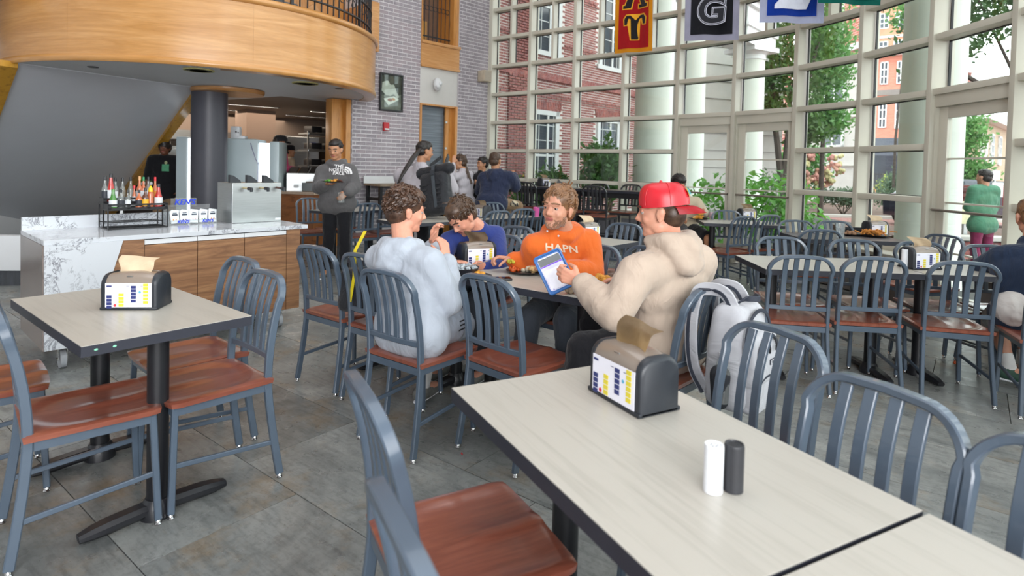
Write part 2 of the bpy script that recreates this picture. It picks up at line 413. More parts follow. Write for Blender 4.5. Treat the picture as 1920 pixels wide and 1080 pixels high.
# upper opening: oak reveal, dark void, railing
bm = B(); bm_wbox(bm, .80, .93, .02, .5, 3.69, TOP, .004); struct('trim_6', bm, M_OAKV)
bm = B(); bm_wbox(bm, 1.68, 1.70, .0, .4, 3.69, TOP); struct('trim_7', bm, M_OAKV)
bm = B(); bm_wbox(bm, .3, 2.6, 1.3, 1.4, 3.3, TOP); struct('wall_upper_landing', bm, plain('landing_brown', '#7a5a3c', .6))
bm = B(); bm_wbox(bm, .9, 1.9, .9, 1.1, 3.3, 4.3, .01); tag(obj('oak_cabinet', bm, M_OAKD), 'dark oak cabinet standing behind the railing of the upper wall opening', 'cabinet')
bm = B(); bm_wbox(bm, -.2, 2.6, .3, 1.4, 3.2, 3.3); struct('floor_upper_landing', bm, M_OAKD)
RA = thing('railing', 'black metal railing with a row of rings in the upper wall opening', 'railing', K(1.3, .12, 3.69))
def L2W(o): return Matrix.Translation(o.location).inverted()
inv = L2W(RA)
def wobj(name, bm, mat, par, **kw):
    """geometry given in world space, parented to a thing that stands elsewhere"""
    for v in bm.verts: v.co = par.matrix_basis.inverted() @ v.co
    return obj(name, bm, mat, par, **kw)
RA.rotation_euler = (0, 0, 0)
for t in [0.96+.098*i for i in range(8)]:
    bm = B(); bm_cyl(bm, K(t, .12, 3.72), K(t, .12, 4.95), .008, seg=6); wobj('baluster', bm, M_BLACK, RA)
for t in [1.009+.098*i for i in range(7)]:
    bm = B(); pts = [K(t+.045*math.cos(a), .12, 4.33+.045*math.sin(a)) for a in [2*PI*i/16 for i in range(16)]]
    bm_sweep(bm, pts, circ(.006, 6), up=Vector((WN.x, WN.y, 0)), closed=True); wobj('ring', bm, M_BLACK, RA)
for z in (3.8, 4.62):
    bm = B(); bm_wbox(bm, .94, 1.68, .11, .13, z-.012, z+.012); wobj('rail', bm, M_BLACK, RA)

# wall fittings
t = thing('fire_alarm', 'red fire alarm pull station on the grey brick wall', 'fire alarm', K(2.45, 0, 2.04), YA)
bm = B(); bm_box(bm, (0, -.025, 0), (.11, .05, .15), bev=.008); obj('housing', bm, M_RED, t)
bm = B(); bm_box(bm, (0, -.055, -.045), (.085, .02, .03), bev=.004); obj('pull_handle', bm, M_WHITE, t)
t = thing('emergency_light', 'white oval emergency light on the white panel above the grey door', 'light', K(1.353, -.03, 2.9), YA)
bm = B(); bm_sph(bm, (0, -.02, 0), (.085, .06, .125)); obj('housing', bm, M_WHITE, t)
bm = B(); bm_sph(bm, (.03, -.07, .02), (.045, .03, .045), 12, 8); bm_sph(bm, (-.03, -.07, -.04), (.04, .03, .04), 12, 8); obj('lamp_head', bm, M_WHITE, t)
t = thing('wall_speaker', 'beige box speaker mounted on the brick wall beside the window corner', 'speaker', K(.2, 0, 3.19), YA)
bm = B(); bm_box(bm, (0, -.1, 0), (.2, .2, .22), bev=.01); obj('cabinet', bm, plain('speaker_beige', '#bdb19d', .5), t)
bm = B(); bm_box(bm, (0, -.203, 0), (.17, .01, .19), bev=.003); obj('grille', bm, plain('speaker_grille', '#aaa193', .7, 0, .2, 200), t)
# framed photograph of a cook plating food
t = thing('framed_picture', 'black framed photograph of a cook plating food, on the grey brick wall', 'picture', K(2.35, -.005, 2.645), YA)
w, h = .45, .63
for nm, c_, s_ in (('frame_rail', (0, -.02, h/2), (w, .035, .03)), ('frame_rail', (0, -.02, -h/2), (w, .035, .03)), ('frame_rail', (w/2, -.02, 0), (.03, .035, h+.03)), ('frame_rail', (-w/2, -.02, 0), (.03, .035, h+.03))):
    bm = B(); bm_box(bm, c_, s_, bev=.004); obj(nm, bm, M_BLACK, t)
bm = B(); bm_box(bm, (0, -.012, 0), (w, .01, h)); obj('print', bm, plain('photo_grey', '#6f6d66', .4, 0, .35, 8), t)
def flat(par, name, poly, mat, y=-.019, M=None):
    b2 = B(); vs = [b2.verts.new((x, y, z)) for x, z in poly]; b2.faces.new(vs)
    r = bmesh.ops.extrude_face_region(b2, geom=b2.faces[:]); 
    for v in r['geom']:
        if isinstance(v, bmesh.types.BMVert): v.co.y -= .001
    return obj(name, b2, mat, par, 0)
def ell(cx, cz, rx, rz, n=18, a0=0): return [(cx+rx*math.cos(2*PI*i/n+a0), cz+rz*math.sin(2*PI*i/n+a0)) for i in range(n)]
flat(t, 'printed_wall', [(-.21, -.06), (.21, -.02), (.21, .3), (-.21, .3)], plain('pic_dark', '#3f3e3a', .5, 0, .4, 14), -.018)
flat(t, 'printed_jacket', [(-.2, .02), (-.19, .16), (-.1, .2), (-.02, .19), (.06, .13), (.12, 0), (.17, -.06), (.12, -.1), (.05, -.02), (-.02, -.06), (-.12, -.05)], plain('pic_white', '#bdbab3', .5, 0, .15, 20), -.0195)
flat(t, 'printed_head', ell(.0, .21, .06, .075), plain('pic_skin', '#514b44', .5, 0, .2), -.021)
flat(t, 'printed_plate', [(-.16, -.12), (.05, -.06), (.16, -.11), (-.06, -.23)], plain('pic_plate', '#dcd9d2', .5), -.0225)
flat(t, 'printed_food', ell(-.03, -.13, .05, .028), plain('pic_food', '#8a4a30', .5), -.024)
flat(t, 'printed_sauce', ell(.04, -.115, .04, .022), plain('pic_food2', '#c07a3c', .5), -.024)
bm = B(); bm_box(bm, (0, -.03, 0), (w, .002, h)); obj('glazing', bm, M_GLASS, t)

# ------------------------------------------------------------ glazed curtain wall
MP = [(-.50, 12.20), (.28, 11.63), (1.085, 11.03), (1.885, 10.42), (2.665, 9.80), (3.33, 9.09), (3.87, 8.26), (4.21, 7.32), (4.36, 6.30), (4.375, 5.27), (4.30, 4.25), (4.12, 3.25), (3.83, 2.3), (3.4, 1.4), (2.85, .55), (2.2, -.2)]
MP = [Vector(p) for p in MP]
ROW = .57
def outward(a, b): d = (b-a).normalized(); return Vector((-d.y, d.x)) if False else Vector((-d.y, d.x))
def bayframe(a, b):
    d = (b-a).normalized(); n = Vector((-d.y, d.x))
    if n.dot(a) < 0 and a.length > 1: n = -n
    return d, n
def bbox_bay(bm, a, d, n, s0, s1, k0, k1, z0, z1, bev=0):
    c = a+d*((s0+s1)/2)+n*((k0+k1)/2)
    M = Matrix(((d.x, n.x, 0), (d.y, n.y, 0), (0, 0, 1)))
    bm_box(bm, (c.x, c.y, (z0+z1)/2), (abs(s1-s0), abs(k1-k0), abs(z1-z0)), rot=M, bev=bev)
HT = ROW*15
nwin = ndoor = 0; BAYS = []
M_GASK = plain('gasket', '#121416', .5)
for i in range(len(MP)-1):
    a, b_ = MP[i], MP[i+1]; L = (b_-a).length; d, n_ = bayframe(a, b_); BAYS.append((a, d, n_, L))
    isdoor = i in (4, 5, 8)
    if isdoor: ndoor += 1; H_ = holder('door_%d' % (ndoor+1))
    else: nwin += 1; H_ = holder('window_%d' % nwin)
    far = i > 9
    # mullion at the start of the bay, turned between the two bays
    pd, pn = (bayframe(MP[i-1], a) if i else (d, n_)); nn = (n_+pn).normalized(); dd = Vector((nn.y, -nn.x))
    if dd.dot(d) < 0: dd = -dd
    bm = B(); bbox_bay(bm, a, dd, nn, -.032, .032, 0, .25, 0, HT+.1, .004); obj('mullion', bm, M_MULL, H_)
    z0 = 4 if isdoor else 1
    rows = [ROW*k for k in range(z0, 16)]
    for z in rows:
        bm = B(); bbox_bay(bm, a, d, n_, .03, L-.03, .025, .21, z-.033, z+.033, .004); obj('transom', bm, M_MULL, H_)
    split = i < 7
    for r0 in rows[:-1]:
        r1 = r0+ROW
        halves = [(.03, L-.03)]
        if split and r0 > 3.41:
            halves = [(.03, L/2-.02), (L/2+.02, L-.03)]
            bm = B(); bbox_bay(bm, a, d, n_, L/2-.022, L/2+.022, .03, .21, r0+.03, r1-.03); obj('glazing_bar', bm, M_MULL, H_)
        for s0, s1 in halves:
            bm = B(); bbox_bay(bm, a, d, n_, s0, s1, .19, .196, r0+.03, r1-.03); obj('pane', bm, M_GLASS, H_, 0)
            if not far:
                bm = B()
                for q in ((s0, s0+.012, r0+.03, r1-.03), (s1-.012, s1, r0+.03, r1-.03), (s0, s1, r0+.03, r0+.04), (s0, s1, r1-.042, r1-.03)):
                    bbox_bay(bm, a, d, n_, q[0], q[1], .175, .2, q[2], q[3])
                obj('gasket', bm, M_GASK, H_, 0)
    if not isdoor:
        bm = B(); bbox_bay(bm, a, d, n_, .0, L, .03, .22, 0, ROW-.03); obj('knee_wall', bm, plain('knee_grey', '#84858a', .6), H_)
        if i in (6, 7, 9, 10):   # heater cover under the low sill
            bm = B(); bbox_bay(bm, a, d, n_, .0, L, -.26, .03, .5, .54, .004); obj('sill_board', bm, M_MULL, H_)
            bm = B(); bbox_bay(bm, a, d, n_, .02, L-.02, -.2, .03, .02, .5); obj('heater_casing', bm, plain('heater_brown', '#6a6460', .6), H_)
    else:
        # door leaf: header, stiles, rails, glass, muntins, push bar
        bm = B(); bbox_bay(bm, a, d, n_, .03, L-.03, .05, .2, 2.12, 2.25, .004); obj('header', bm, M_MULL, H_)
        bm = B()
        bbox_bay(bm, a, d, n_, .05, .17, .09, .14, .02, 2.13, .003); bbox_bay(bm, a, d, n_, L-.13, L-.04, .09, .14, .02, 2.13, .003)
        bbox_bay(bm, a, d, n_, .17, L-.13, .09, .14, 2.0, 2.13, .003); bbox_bay(bm, a, d, n_, .17, L-.13, .09, .14, .02, .2, .003)
        obj('door_leaf', bm, M_MULL, H_)
        bm = B(); bbox_bay(bm, a, d, n_, .03, .05, .05, .2, 0, 2.12); bbox_bay(bm, a, d, n_, L-.04, L-.03, .05, .2, 0, 2.12); obj('door_frame', bm, M_MULL, H_)
        bm = B(); bbox_bay(bm, a, d, n_, .17, L-.13, .112, .118, .2, 2.0); obj('pane', bm, M_GLASS, H_, 0)
        for z in (1.58, 1.13, .62):
            bm = B(); bbox_bay(bm, a, d, n_, .17, L-.13, .1, .13, z-.009, z+.009); obj('muntin', bm, M_MULL, H_)
        bm = B(); p = a+d*.08+n_*.03; q = a+d*(L-.06)+n_*.03
        bm_cyl(bm, (p.x, p.y, 1.05), (q.x, q.y, 1.05), .014, seg=10)
        for s in (.1, L-.08):
            u_ = a+d*s; v_ = u_+n_*.1; u_ = u_+n_*.03; bm_cyl(bm, (u_.x, u_.y, 1.05), (v_.x, v_.y, 1.05), .01, seg=8)
        obj('push_bar', bm, plain('bar_bronze', '#8c847c', .35, .6), H_)
p = MP[0]; dd, nn = BAYS[0][1], BAYS[0][2]
bm = B(); bbox_bay(bm, p, dd, nn, -.12, -.03, .0, .25, 0, HT, .004); struct('trim_8', bm, M_MULL)

# ------------------------------------------------------------ balcony
BC = Vector((-4.59, 9.0)); BR = 2.43; ZS = 2.45
def ringpts(r, a0, a1, n): return [Vector((BC.x+r*math.cos(a0+(a1-a0)*i/n), BC.y+r*math.sin(a0+(a1-a0)*i/n), 0)) for i in range(n+1)]
A0, A1 = R(-190), R(40)
def band(bm, r0, r1, z0, z1, n=96, a0=A0, a1=A1):
    P = ringpts(1, a0, a1, n); rings = []
    for i in range(n+1):
        a = a0+(a1-a0)*i/n; c, s = math.cos(a), math.sin(a)
        rings.append([bm.verts.new((BC.x+r*c, BC.y+r*s, z)) for r, z in ((r0, z0), (r1, z0), (r1, z1), (r0, z1))])
    for Aq, Bq in zip(rings, rings[1:]):
        for j in range(4): bm.faces.new((Aq[j], Aq[(j+1) % 4], Bq[(j+1) % 4], Bq[j]))
    bm.faces.new(rings[0][::-1]); bm.faces.new(rings[-1])
def roundband(bm, rc, zc, rad, n=96, a0=A0, a1=A1, fl=1.0):
    pts = [(rc+rad*math.cos(2*PI*k/10)*fl, zc+rad*math.sin(2*PI*k/10)) for k in range(10)]; rings = []
    for i in range(n+1):
        a = a0+(a1-a0)*i/n; c, s = math.cos(a), math.sin(a); rings.append([bm.verts.new((BC.x+r*c, BC.y+r*s, z)) for r, z in pts])
    for Aq, Bq in zip(rings, rings[1:]):
        for j in range(10): bm.faces.new((Aq[j], Aq[(j+1) % 10], Bq[(j+1) % 10], Bq[j]))
    bm.faces.new(rings[0][::-1]); bm.faces.new(rings[-1])
M_OAKC = wood('oak_curved', '#b8803f', '#d6a268', 1.1, (.7, .7, 9), .3, .35, 1.5, c3='#c99254')
BAL = holder('balcony')
NPAN = 5
for k in range(NPAN):        # the curved oak fascia is made of butted veneer panels
    a0 = A0+(A1-A0)*k/NPAN; a1 = A0+(A1-A0)*(k+1)/NPAN-.0004
    bm = B(); band(bm, BR-.06, BR, ZS+.04, ZS+.82, 18, a0, a1); obj('fascia_panel', bm, M_OAKC, BAL)
bm = B(); roundband(bm, BR-.005, ZS+.035, .04, fl=.7); obj('lower_moulding', bm, M_OAKC, BAL)
bm = B(); roundband(bm, BR-.01, ZS+.83, .045, fl=1.1); obj('upper_moulding', bm, M_OAKC, BAL)
bm = B(); band(bm, BR-.17, BR, ZS-.004, ZS+.03, a0=R(-60)); obj('soffit_edge', bm, M_OAKC, BAL)
# soffit: white disc cut off along the kitchen line
bm = B(); P1 = Vector((-4.75, 8.6)); P2 = Vector((-2.95, 11.0)); dl = (P2-P1).normalized()
poly = []
for i in range(72):
    a = -PI+2*PI*i/72; p = Vector((BC.x+(BR-.05)*math.cos(a), BC.y+(BR-.05)*math.sin(a)))
    side = dl.x*(p.y-P1.y)-dl.y*(p.x-P1.x)
    if side > 0 and p.x > -5.6:
        tt = (p-P1).dot(dl); p = P1+dl*tt
    poly.append((p.x, p.y))
bm_prism(bm, poly, ZS+.01, ZS+.07); obj('soffit', bm, M_CEIL, BAL, 0)
bm = B(); bm_prism(bm, [(BC.x+(BR-.06)*math.cos(2*PI*i/48), BC.y+(BR-.06)*math.sin(2*PI*i/48)) for i in range(48)], ZS+.08, ZS+.8); obj('deck', bm, M_OAKD, BAL, 0)
for x, y, r_ in ((-3.76, 7.13, .17), (-2.83, 8.1, .17)):
    bm = B(); bm_lathe(bm, [(r_, -.012), (r_, .0), (r_-.02, .004), (r_-.025, -.012)], 32, (x, y, ZS+.008)); obj('vent_ring', bm, plain('vent_cream', '#c9c27e', .5), BAL)
    bm = B(); bm_cyl(bm, (x, y, ZS-.002), (x, y, ZS+.02), r_-.02, seg=32)
    for k in range(4): bm_lathe(bm, [(r_-.05-.03*k, -.006), (r_-.04-.03*k, -.006), (r_-.045-.03*k, .006)], 24, (x, y, ZS))
    obj('vent_grille', bm, plain('vent_dark', '#4d4a2c', .6), BAL)
for x, y in ((-2.52, 8.62), (-5.0, 7.1)):
    bm = B(); bm_lathe(bm, [(.055, -.006), (.06, .0), (.03, .003)], 20, (x, y, ZS+.006)); obj('downlight', bm, plain('downlight_grey', '#5a5c5e', .5), BAL)
# upper floor behind the balcony: oak panelling
bm = B(); bm_wbox(bm, 3.0, 9.0, .3, .4, 3.3, TOP); struct('wall_upper', bm, M_OAKV)
bm = B(); bm_wbox(bm, 2.95, 3.1, -.55, .3, 3.2, 4.0, .02); struct('trim_9', bm, M_OAK)
bm = B(); bm_wbox(bm, 3.1, 9, .02, 3, 3.2, 3.3); struct('floor_upper', bm, M_OAKD)
# curved iron railing on the balcony
RL = thing('balcony_railing', 'black wrought iron railing with scrolls curving along the oak balcony', 'railing', (BC.x, BC.y, ZS+.85))
rr = BR-.08; arr = R(-86)
def bp(a, z, r=rr): return Vector((BC.x+r*math.cos(a), BC.y+r*math.sin(a), z))
nb_ = 46
for k in range(nb_+1):
    a = arr+(R(38)-arr)*k/nb_; th = .022 if k % 12 == 5 else .0095
    bm = B(); bm_box(bm, bp(a, ZS+1.45), (th*1.6, th*1.6, 1.16), rot=(0, 0, a)); wobj('post' if th > .02 else 'baluster', bm, M_BLACK, RL, smooth=0)
for z in (ZS+1.02, ZS+1.3, ZS+2.0):
    bm = B(); bm_sweep(bm, [bp(arr+(R(38)-arr)*k/60, z) for k in range(61)], rect(.035 if z < 4 else .06, .02)); wobj('rail', bm, M_BLACK, RL)
for k in range(8):
    a = arr+(R(38)-arr)*(k+.5)/8*1.0; bm = B()
    for sgn in (-1, 1):
        pts = [bp(a+sgn*(.055-.045*math.cos(q)*(1-q/9)), ZS+1.15+.085*math.sin(q)*(1-q/9)+.02) for q in [x*.35 for x in range(20)]]
        bm_sweep(bm, pts, circ(.007, 6), up=Vector((math.cos(a), math.sin(a), 0)))
    wobj('scroll', bm, M_BLACK, RL)
# seating and stair rail upstairs
for x, y, w_ in ((-4.0, 9.0, 1.0),):
    t = thing('lounge_bench', 'grey upholstered bench upstairs behind the %s part of the balcony railing' % ('middle' if x > -4.5 else 'left'), 'bench', (x, y, ZS+.85), YA)
    bm = B(); bm_box(bm, (0, -.3, .22), (w_, .55, .44), bev=.03); obj('seat', bm, cloth('bench_grey', '#5a5e63'), t)
    bm = B(); bm_box(bm, (0, .0, .45), (w_, .14, .7), bev=.04); obj('backrest', bm, cloth('bench_grey', '#5a5e63'), t)
bm = B(); bm_box(bm, (-3.4, 9.4, 3.5), (.9, .06, .35), rot=(R(0), R(-38), YA)); tag(obj('stair_stringer', bm, M_OAK), 'sloping oak stair board seen through the balcony railing', 'stair')

# column and its oak collar
bm = B(); bm_lathe(bm, [(.25, 0), (.25, ZS)], 40, (-4.59, 9.02, 0)); struct('column_1', bm, plain('column_grey', '#4b4b54', .42, 0, .05, 3))
bm = B(); bm_lathe(bm, [(.5, -.055), (.515, -.03), (.515, 0.005)], 48, (-4.35, 9.1, ZS)); struct('trim_10', bm, M_OAK)

# underside of the stair: grey plastered slope with oak stringers
SD = Vector((-.765, .644)); SS = math.tan(R(27.9))
sa = Vector((-5.75, 6.93)); sb = Vector((-4.72, 8.85)); Ls = 4.6
def slope_slab(bm, a, b, L, t0, t1, dz0=0):
    vs = []
    for dz in (t0, t1):
        for p, s in ((a, 0), (b, 0), (b, L), (a, L)):
            q = p+SD*s; vs.append(bm.verts.new((q.x, q.y, ZS-SS*s+dz)))
    for f in ((0, 1, 2, 3), (7, 6, 5, 4), (0, 4, 5, 1), (1, 5, 6, 2), (2, 6, 7, 3), (3, 7, 4, 0)): bm.faces.new([vs[k] for k in f])
ST = holder('stair')
bm = B(); slope_slab(bm, sa, sb, Ls, .0, .12); obj('underside', bm, M_WALL, ST, 0)
ed = (sb-sa).normalized()
bm = B(); slope_slab(bm, sb, sb+ed*.15, Ls, -.06, .12); obj('stringer', bm, M_OAKD, ST, 0)
bm = B(); slope_slab(bm, sa-ed*.3, sa, Ls, -.05, .02); obj('stringer', bm, M_OAKD, ST, 0)
# low white wall and its dark base at the left
bm = B(); bm_box(bm, (-5.7, 6.3, .35), (2.6, .12, .37), rot=(0, 0, R(6)), bev=.004); struct('wall_low', bm, M_WHITE)
bm = B(); bm_box(bm, (-5.7, 6.31, .085), (2.6, .1, .17), rot=(0, 0, R(6))); struct('baseboard_left', bm, plain('base_dark', '#3c3f44', .6, 0, .3, 3, stretch=(8, 8, 1)))
bm = B(); bm_box(bm, (-5.55, 7.2, 1.2), (.1, 1.8, 2.3), rot=(0, 0, R(-52))); 
bm.free()
# ------------------------------------------------------------ chairs
def seat_mesh(w=.42, d=.42, t=.024):
    bm = B(); n = 26; top = []; bot = []
    def zz(u, v):   # u across -1..1, v front(+1)..back(-1)
        z = 0
        e = math.hypot(u/.86, (v+.1)/.8)
        rim = 1/(1+math.exp((e-.93)*22)) if v < .2 else 1/(1+math.exp((abs(u)/.86-.93)*22))
        z -= .010*rim*(1 if v < .6 else max(.35, 1-(v-.6)*1.6))
        z += .007*math.exp(-(u/.12)**2)*(1/(1+math.exp(-(v+.05)*8)))
        return z
    for i in range(n+1):
        r1 = []; r2 = []
        for j in range(n+1):
            u = -1+2*i/n; v = -1+2*j/n
            ww = w/2*(1+.02*v); x = u*ww; y = v*d/2
            # rounded front corners and edge
            if v > .8: x *= 1-.05*((v-.8)/.2)**2
            y -= .012*abs(u)**4*(v > 0)
            ed = max(abs(u), abs(v)); drop = .005*max(0, (ed-.93)/.07)**2
            r1.append(bm.verts.new((x, y, zz(u, v)-drop))); r2.append(bm.verts.new((x*.985, y*.985, -t)))
        top.append(r1); bot.append(r2)
    for i in range(n):
        for j in range(n):
            bm.faces.new((top[i][j], top[i+1][j], top[i+1][j+1], top[i][j+1])); bm.faces.new((bot[i][j+1], bot[i+1][j+1], bot[i+1][j], bot[i][j]))
    for i in range(n):
        bm.faces.new((bot[i][0], bot[i+1][0], top[i+1][0], top[i][0])); bm.faces.new((top[i][n], top[i+1][n], bot[i+1][n], bot[i][n]))
        bm.faces.new((top[0][i], top[0][i+1], bot[0][i+1], bot[0][i])); bm.faces.new((bot[n][i], bot[n][i+1], top[n][i+1], top[n][i]))
    return bm
def make_chair(name, label, seat_z=.457, top=.875, mat=None, legmat=None, glides=True):
    mat = mat or M_GREY; legmat = legmat or mat
    t = thing(name, label, 'chair')
    S = seat_z-.457
    bm = seat_mesh(); 
    for v in bm.verts: v.co.z += seat_z
    obj('seat', bm, M_SEAT, t, 50)
    def by(z):  # back upright depth as a function of height above the seat
        h = (z-seat_z)/(top-seat_z); return -.195-.012*max(h, 0)-.07*max(h, 0)**2.2
    # hoop
    hw, rc = .185, .105; pts = []
    for k in range(11): z = seat_z-.05+(top-rc-seat_z+.05)*k/10; pts.append((-(hw-.004+.0*k), z))
    for k in range(1, 9): a = PI-PI/2*k/8; pts.append((-(hw-rc)+rc*math.cos(a)-.004, top-rc+rc*math.sin(a)))
    pts.append((0, top+.004))
    full = pts+[(-x, z) for x, z in pts[::-1][1:]]
    P = [Vector((x, by(z), z)) for x, z in full]; prof = rect(.032, .022, .35)
    bm = B(); refs = []
    for i, p in enumerate(P):
        a, b_ = P[max(i-1, 0)], P[min(i+1, len(P)-1)]; tn = (b_-a).normalized(); nrm = Vector((0, 1, 0)); refs.append(tn.cross(nrm).normalized())
    bm_sweep(bm, P, prof, refs=refs); obj('back_hoop', bm, mat, t, 35)
    zr = seat_z+.085
    bm = B(); bm_sweep(bm, [Vector((-hw+hw*2*k/6, by(zr)-.012*(1-(k/3-1)**2), zr)) for k in range(7)], rect(.018, .026, .3)); obj('lower_rail', bm, mat, t)
    for x in (-.092, -.031, .031, .092):
        zt = top-.012 - (.0 if abs(x) < .05 else .004)
        bm = B(); pp = []
        for k in range(9):
            z = zr+(zt-zr)*k/8; pp.append(Vector((x*(1-.0*k), by(z)-.012*(1-min(1, k/5))*(1-(x/.185)**2), z)))
        bm_sweep(bm, pp, rect(.030, .013, .3), up=Vector((0, 1, 0))); obj('slat', bm, mat, t)
    # rear legs continue the hoop down
    for s in (-1, 1):
        bm = B(); pp = [Vector((s*(hw-.004+.014*(k/5)), -.195-.05*(k/5)**1.3-.0*S, (seat_z-.05)*(1-k/5)+.02*(k/5))) for k in range(6)]
        bm_sweep(bm, pp, rect(.022, .032, .35), up=Vector((0, 1, 0))); lg = obj('leg', bm, legmat, t)
        fp = [(s*(hw-.012), .175, seat_z-.026), (s*(hw+.002), .192, .02)]
        bm = B(); bm_sweep(bm, [Vector(fp[0]), Vector(fp[1])], rect(.024, .024, .35), up=Vector((0, 1, 0))); l2 = obj('leg', bm, legmat, t)
        if glides:
            for (x, y), lo in (((s*(hw+.010), -.245), lg), ((s*(hw+.002), .192), l2)):
                bm = B(); bm_lathe(bm, [(.011, 0), (.013, .004), (.009, .009), (.012, .013), (.009, .02)], 12, (x, y, 0)); obj('glide', bm, M_STEEL, lo)
    bm = B()
    bm_box(bm, (0, .178, seat_z-.045), (.36, .016, .034)); bm_box(bm, (0, -.197, seat_z-.045), (.36, .018, .034))
    for s in (-1, 1): bm_box(bm, (s*(hw-.008), -.01, seat_z-.045), (.016, .37, .034))
    obj('seat_frame', bm, mat, t, 0)
    for s in (-1, 1):
        za = .2+S*.6; bm = B(); bm_sweep(bm, [Vector((s*(hw+.004), -.225, za-.035)), Vector((s*(hw-.003), .186, za+.0))], rect(.014, .02, .4)); obj('stretcher', bm, legmat, t)
    if S > .1:
        bm = B(); bm_sweep(bm, [Vector((-hw, .19, .3)), Vector((hw, .19, .3))], rect(.02, .014, .4)); obj('footrest', bm, legmat, t)
    return t
CH0 = make_chair('dining_chair', 'grey metal slat-back chair with cherry wood seat')
ST0 = make_chair('bar_stool', 'tall grey metal stool with cherry wood seat', .70, 1.13, M_DARKP)
usedC = usedS = False
def chair(label, psi, rear=None, top=None, o=None, stool=False, group=None):
    global usedC, usedS
    f = Vector((math.cos(R(psi)), math.sin(R(psi)))); k = .195 if rear else .275
    p = Vector(o) if o else Vector(rear or top)[:].__class__ and Vector((rear or top)[:2])+f*k
    loc = (p[0], p[1], 0.002); rz = R(psi-90)
    if stool: first = not usedS; usedS = True; src = ST0
    else: first = not usedC; usedC = True; src = CH0
    if first: src.location = loc; src.rotation_euler = (0, 0, rz); src['label'] = label; r = src
    else: r = dup(src, loc, rz, label)
    r['group'] = group or ('bar stools at the high tables' if stool else 'grey metal dining chairs')
    return r
# left foreground table
chair('grey chair right of the left foreground table, nearest the camera', 229, o=(-1.14+.25*math.cos(R(229)), 2.72+.25*math.sin(R(229))))
chair('grey chair on the right side of the left foreground table, next to the marble counter', 229, top=(-1.384, 3.088, 0.875))
chair('grey chair at the left edge with its whole glossy wooden seat in view', 43, o=(-1.586, 2.236))
chair('grey chair at the far left edge, only the corner of its seat showing', 43, o=(-2.17, 2.44))
# people table row
chair('empty grey chair right of the counter, first in the row behind the white hoodie', 53, rear=(-1.148, 3.668, 0.460))
chair('grey chair with a black bag and yellow strap on it, left of the white hoodie', 53, rear=(-0.786, 3.385, 0.460))
chair('grey chair the person in the white hoodie sits on', 53, rear=(-0.556, 2.895, 0.460))
chair('empty grey chair right of the white hoodie, pushed toward the tablet table', 46, rear=(-0.061, 2.804, 0.460))
chair('grey chair with the white backpack on it, under the red cap person', 136, top=(0.892, 2.632, 0.875))
chair('chair behind the person in the orange hoodie', 230, top=(0.581, 3.973, 0.875))
chair('empty chair between the orange hoodie and the red cap', 222, top=(.93, 3.93))
chair('chair the person in the navy shirt sits on', 236, rear=(-.10, 4.37))
chair('empty chair seen between the navy shirt and the orange hoodie', 232, top=(0.059, 5.069, 0.875))
# right block
chair('empty grey chair, leftmost of three with backs to us on the right', 80, rear=(1.824, 3.754, 0.460))
chair('empty grey chair, middle of three with backs to us on the right', 82, rear=(2.283, 3.764, 0.460))
chair('empty grey chair, rightmost of three with backs to us on the right', 76, rear=(2.770, 3.656, 0.460))
chair('grey chair under the person in navy at the right edge', 67, o=(3.256, 3.564))
chair('grey chair across the long right table, leftmost of the row facing us', 262, top=(2.148, 4.736, 0.875))
chair('grey chair across the long right table, second of the row facing us', 262, top=(2.693, 4.669, 0.875))
chair('grey chair facing us behind the napkin dispenser of the long right table', 262, top=(3.178, 4.618, 0.875))
chair('grey chair facing us beside the elbow of the navy sweater person', 262, top=(3.614, 4.509, 0.875))
chair('grey chair standing askew in front of the right glass door', 195, top=(3.803, 5.205, 0.875))
chair('grey chair against the window, left one behind the dark window table', 265, top=(3.080, 6.440, 0.875))
chair('grey chair against the window, right one behind the dark window table', 265, top=(3.492, 6.440, 0.875))
chair('grey chair with its back to us at the near side of the dark window table', 85, top=(2.833, 5.424, 0.875))
chair('grey chair turned to the left at the table by the leafy green bush', 118, top=(2.689, 6.839, 0.875))
chair('second grey chair turned to the left by the leafy green bush, farther back', 118, top=(3.132, 7.181, 0.875))
chair('grey chair behind the pink drink, in front of the first glass door', 262, top=(2.828, 7.824, 0.875))
# left middle
chair('grey chair left of the table in front of the person with the plate', 300, top=(-2.844, 8.387, 0.875))
chair('shiny grey chair directly in front of the standing person with the plate', 250, top=(-2.437, 8.845, 0.875))
chair('grey chair with its back to us at the table near the person with the plate', 128, top=(-1.828, 7.575, 0.875))
chair('grey chair mostly hidden behind the curly head of the white hoodie', 128, top=(-1.59, 8.04))
# centre middle
chair('grey chair behind the navy shirt, leftmost of three at the far centre table', 130, top=(-0.145, 6.803, 0.875))
chair('grey chair left of the orange hoodie, middle of three at the far centre table', 130, top=(0.150, 7.237, 0.875))
chair('grey chair by the orange hoodie, rightmost of three at the far centre table', 130, top=(.44, 7.71))
chair('grey chair beyond the far centre table, above the navy shirt', 300, top=(-0.285, 8.334, 0.875))
chair('grey chair facing us behind the small table right of the orange hoodie', 229, top=(1.078, 5.597, 0.875))
# near foreground
chair('grey chair left of the big foreground table with its seat fully in view', 27, o=(-0.091, 1.483))
chair('grey chair cut by the bottom edge, nearest of all', 27, o=(0.087, 0.979))
chair('grey chair right of the big foreground table, beside the white backpack', 207, top=(0.882, 1.939, 0.875))
chair('grey chair back right of the big foreground table, behind its corner', 207, top=(0.917, 1.429, 0.875))
chair('grey chair back cut by the right edge of the photo', 207, top=(1.091, 1.085))
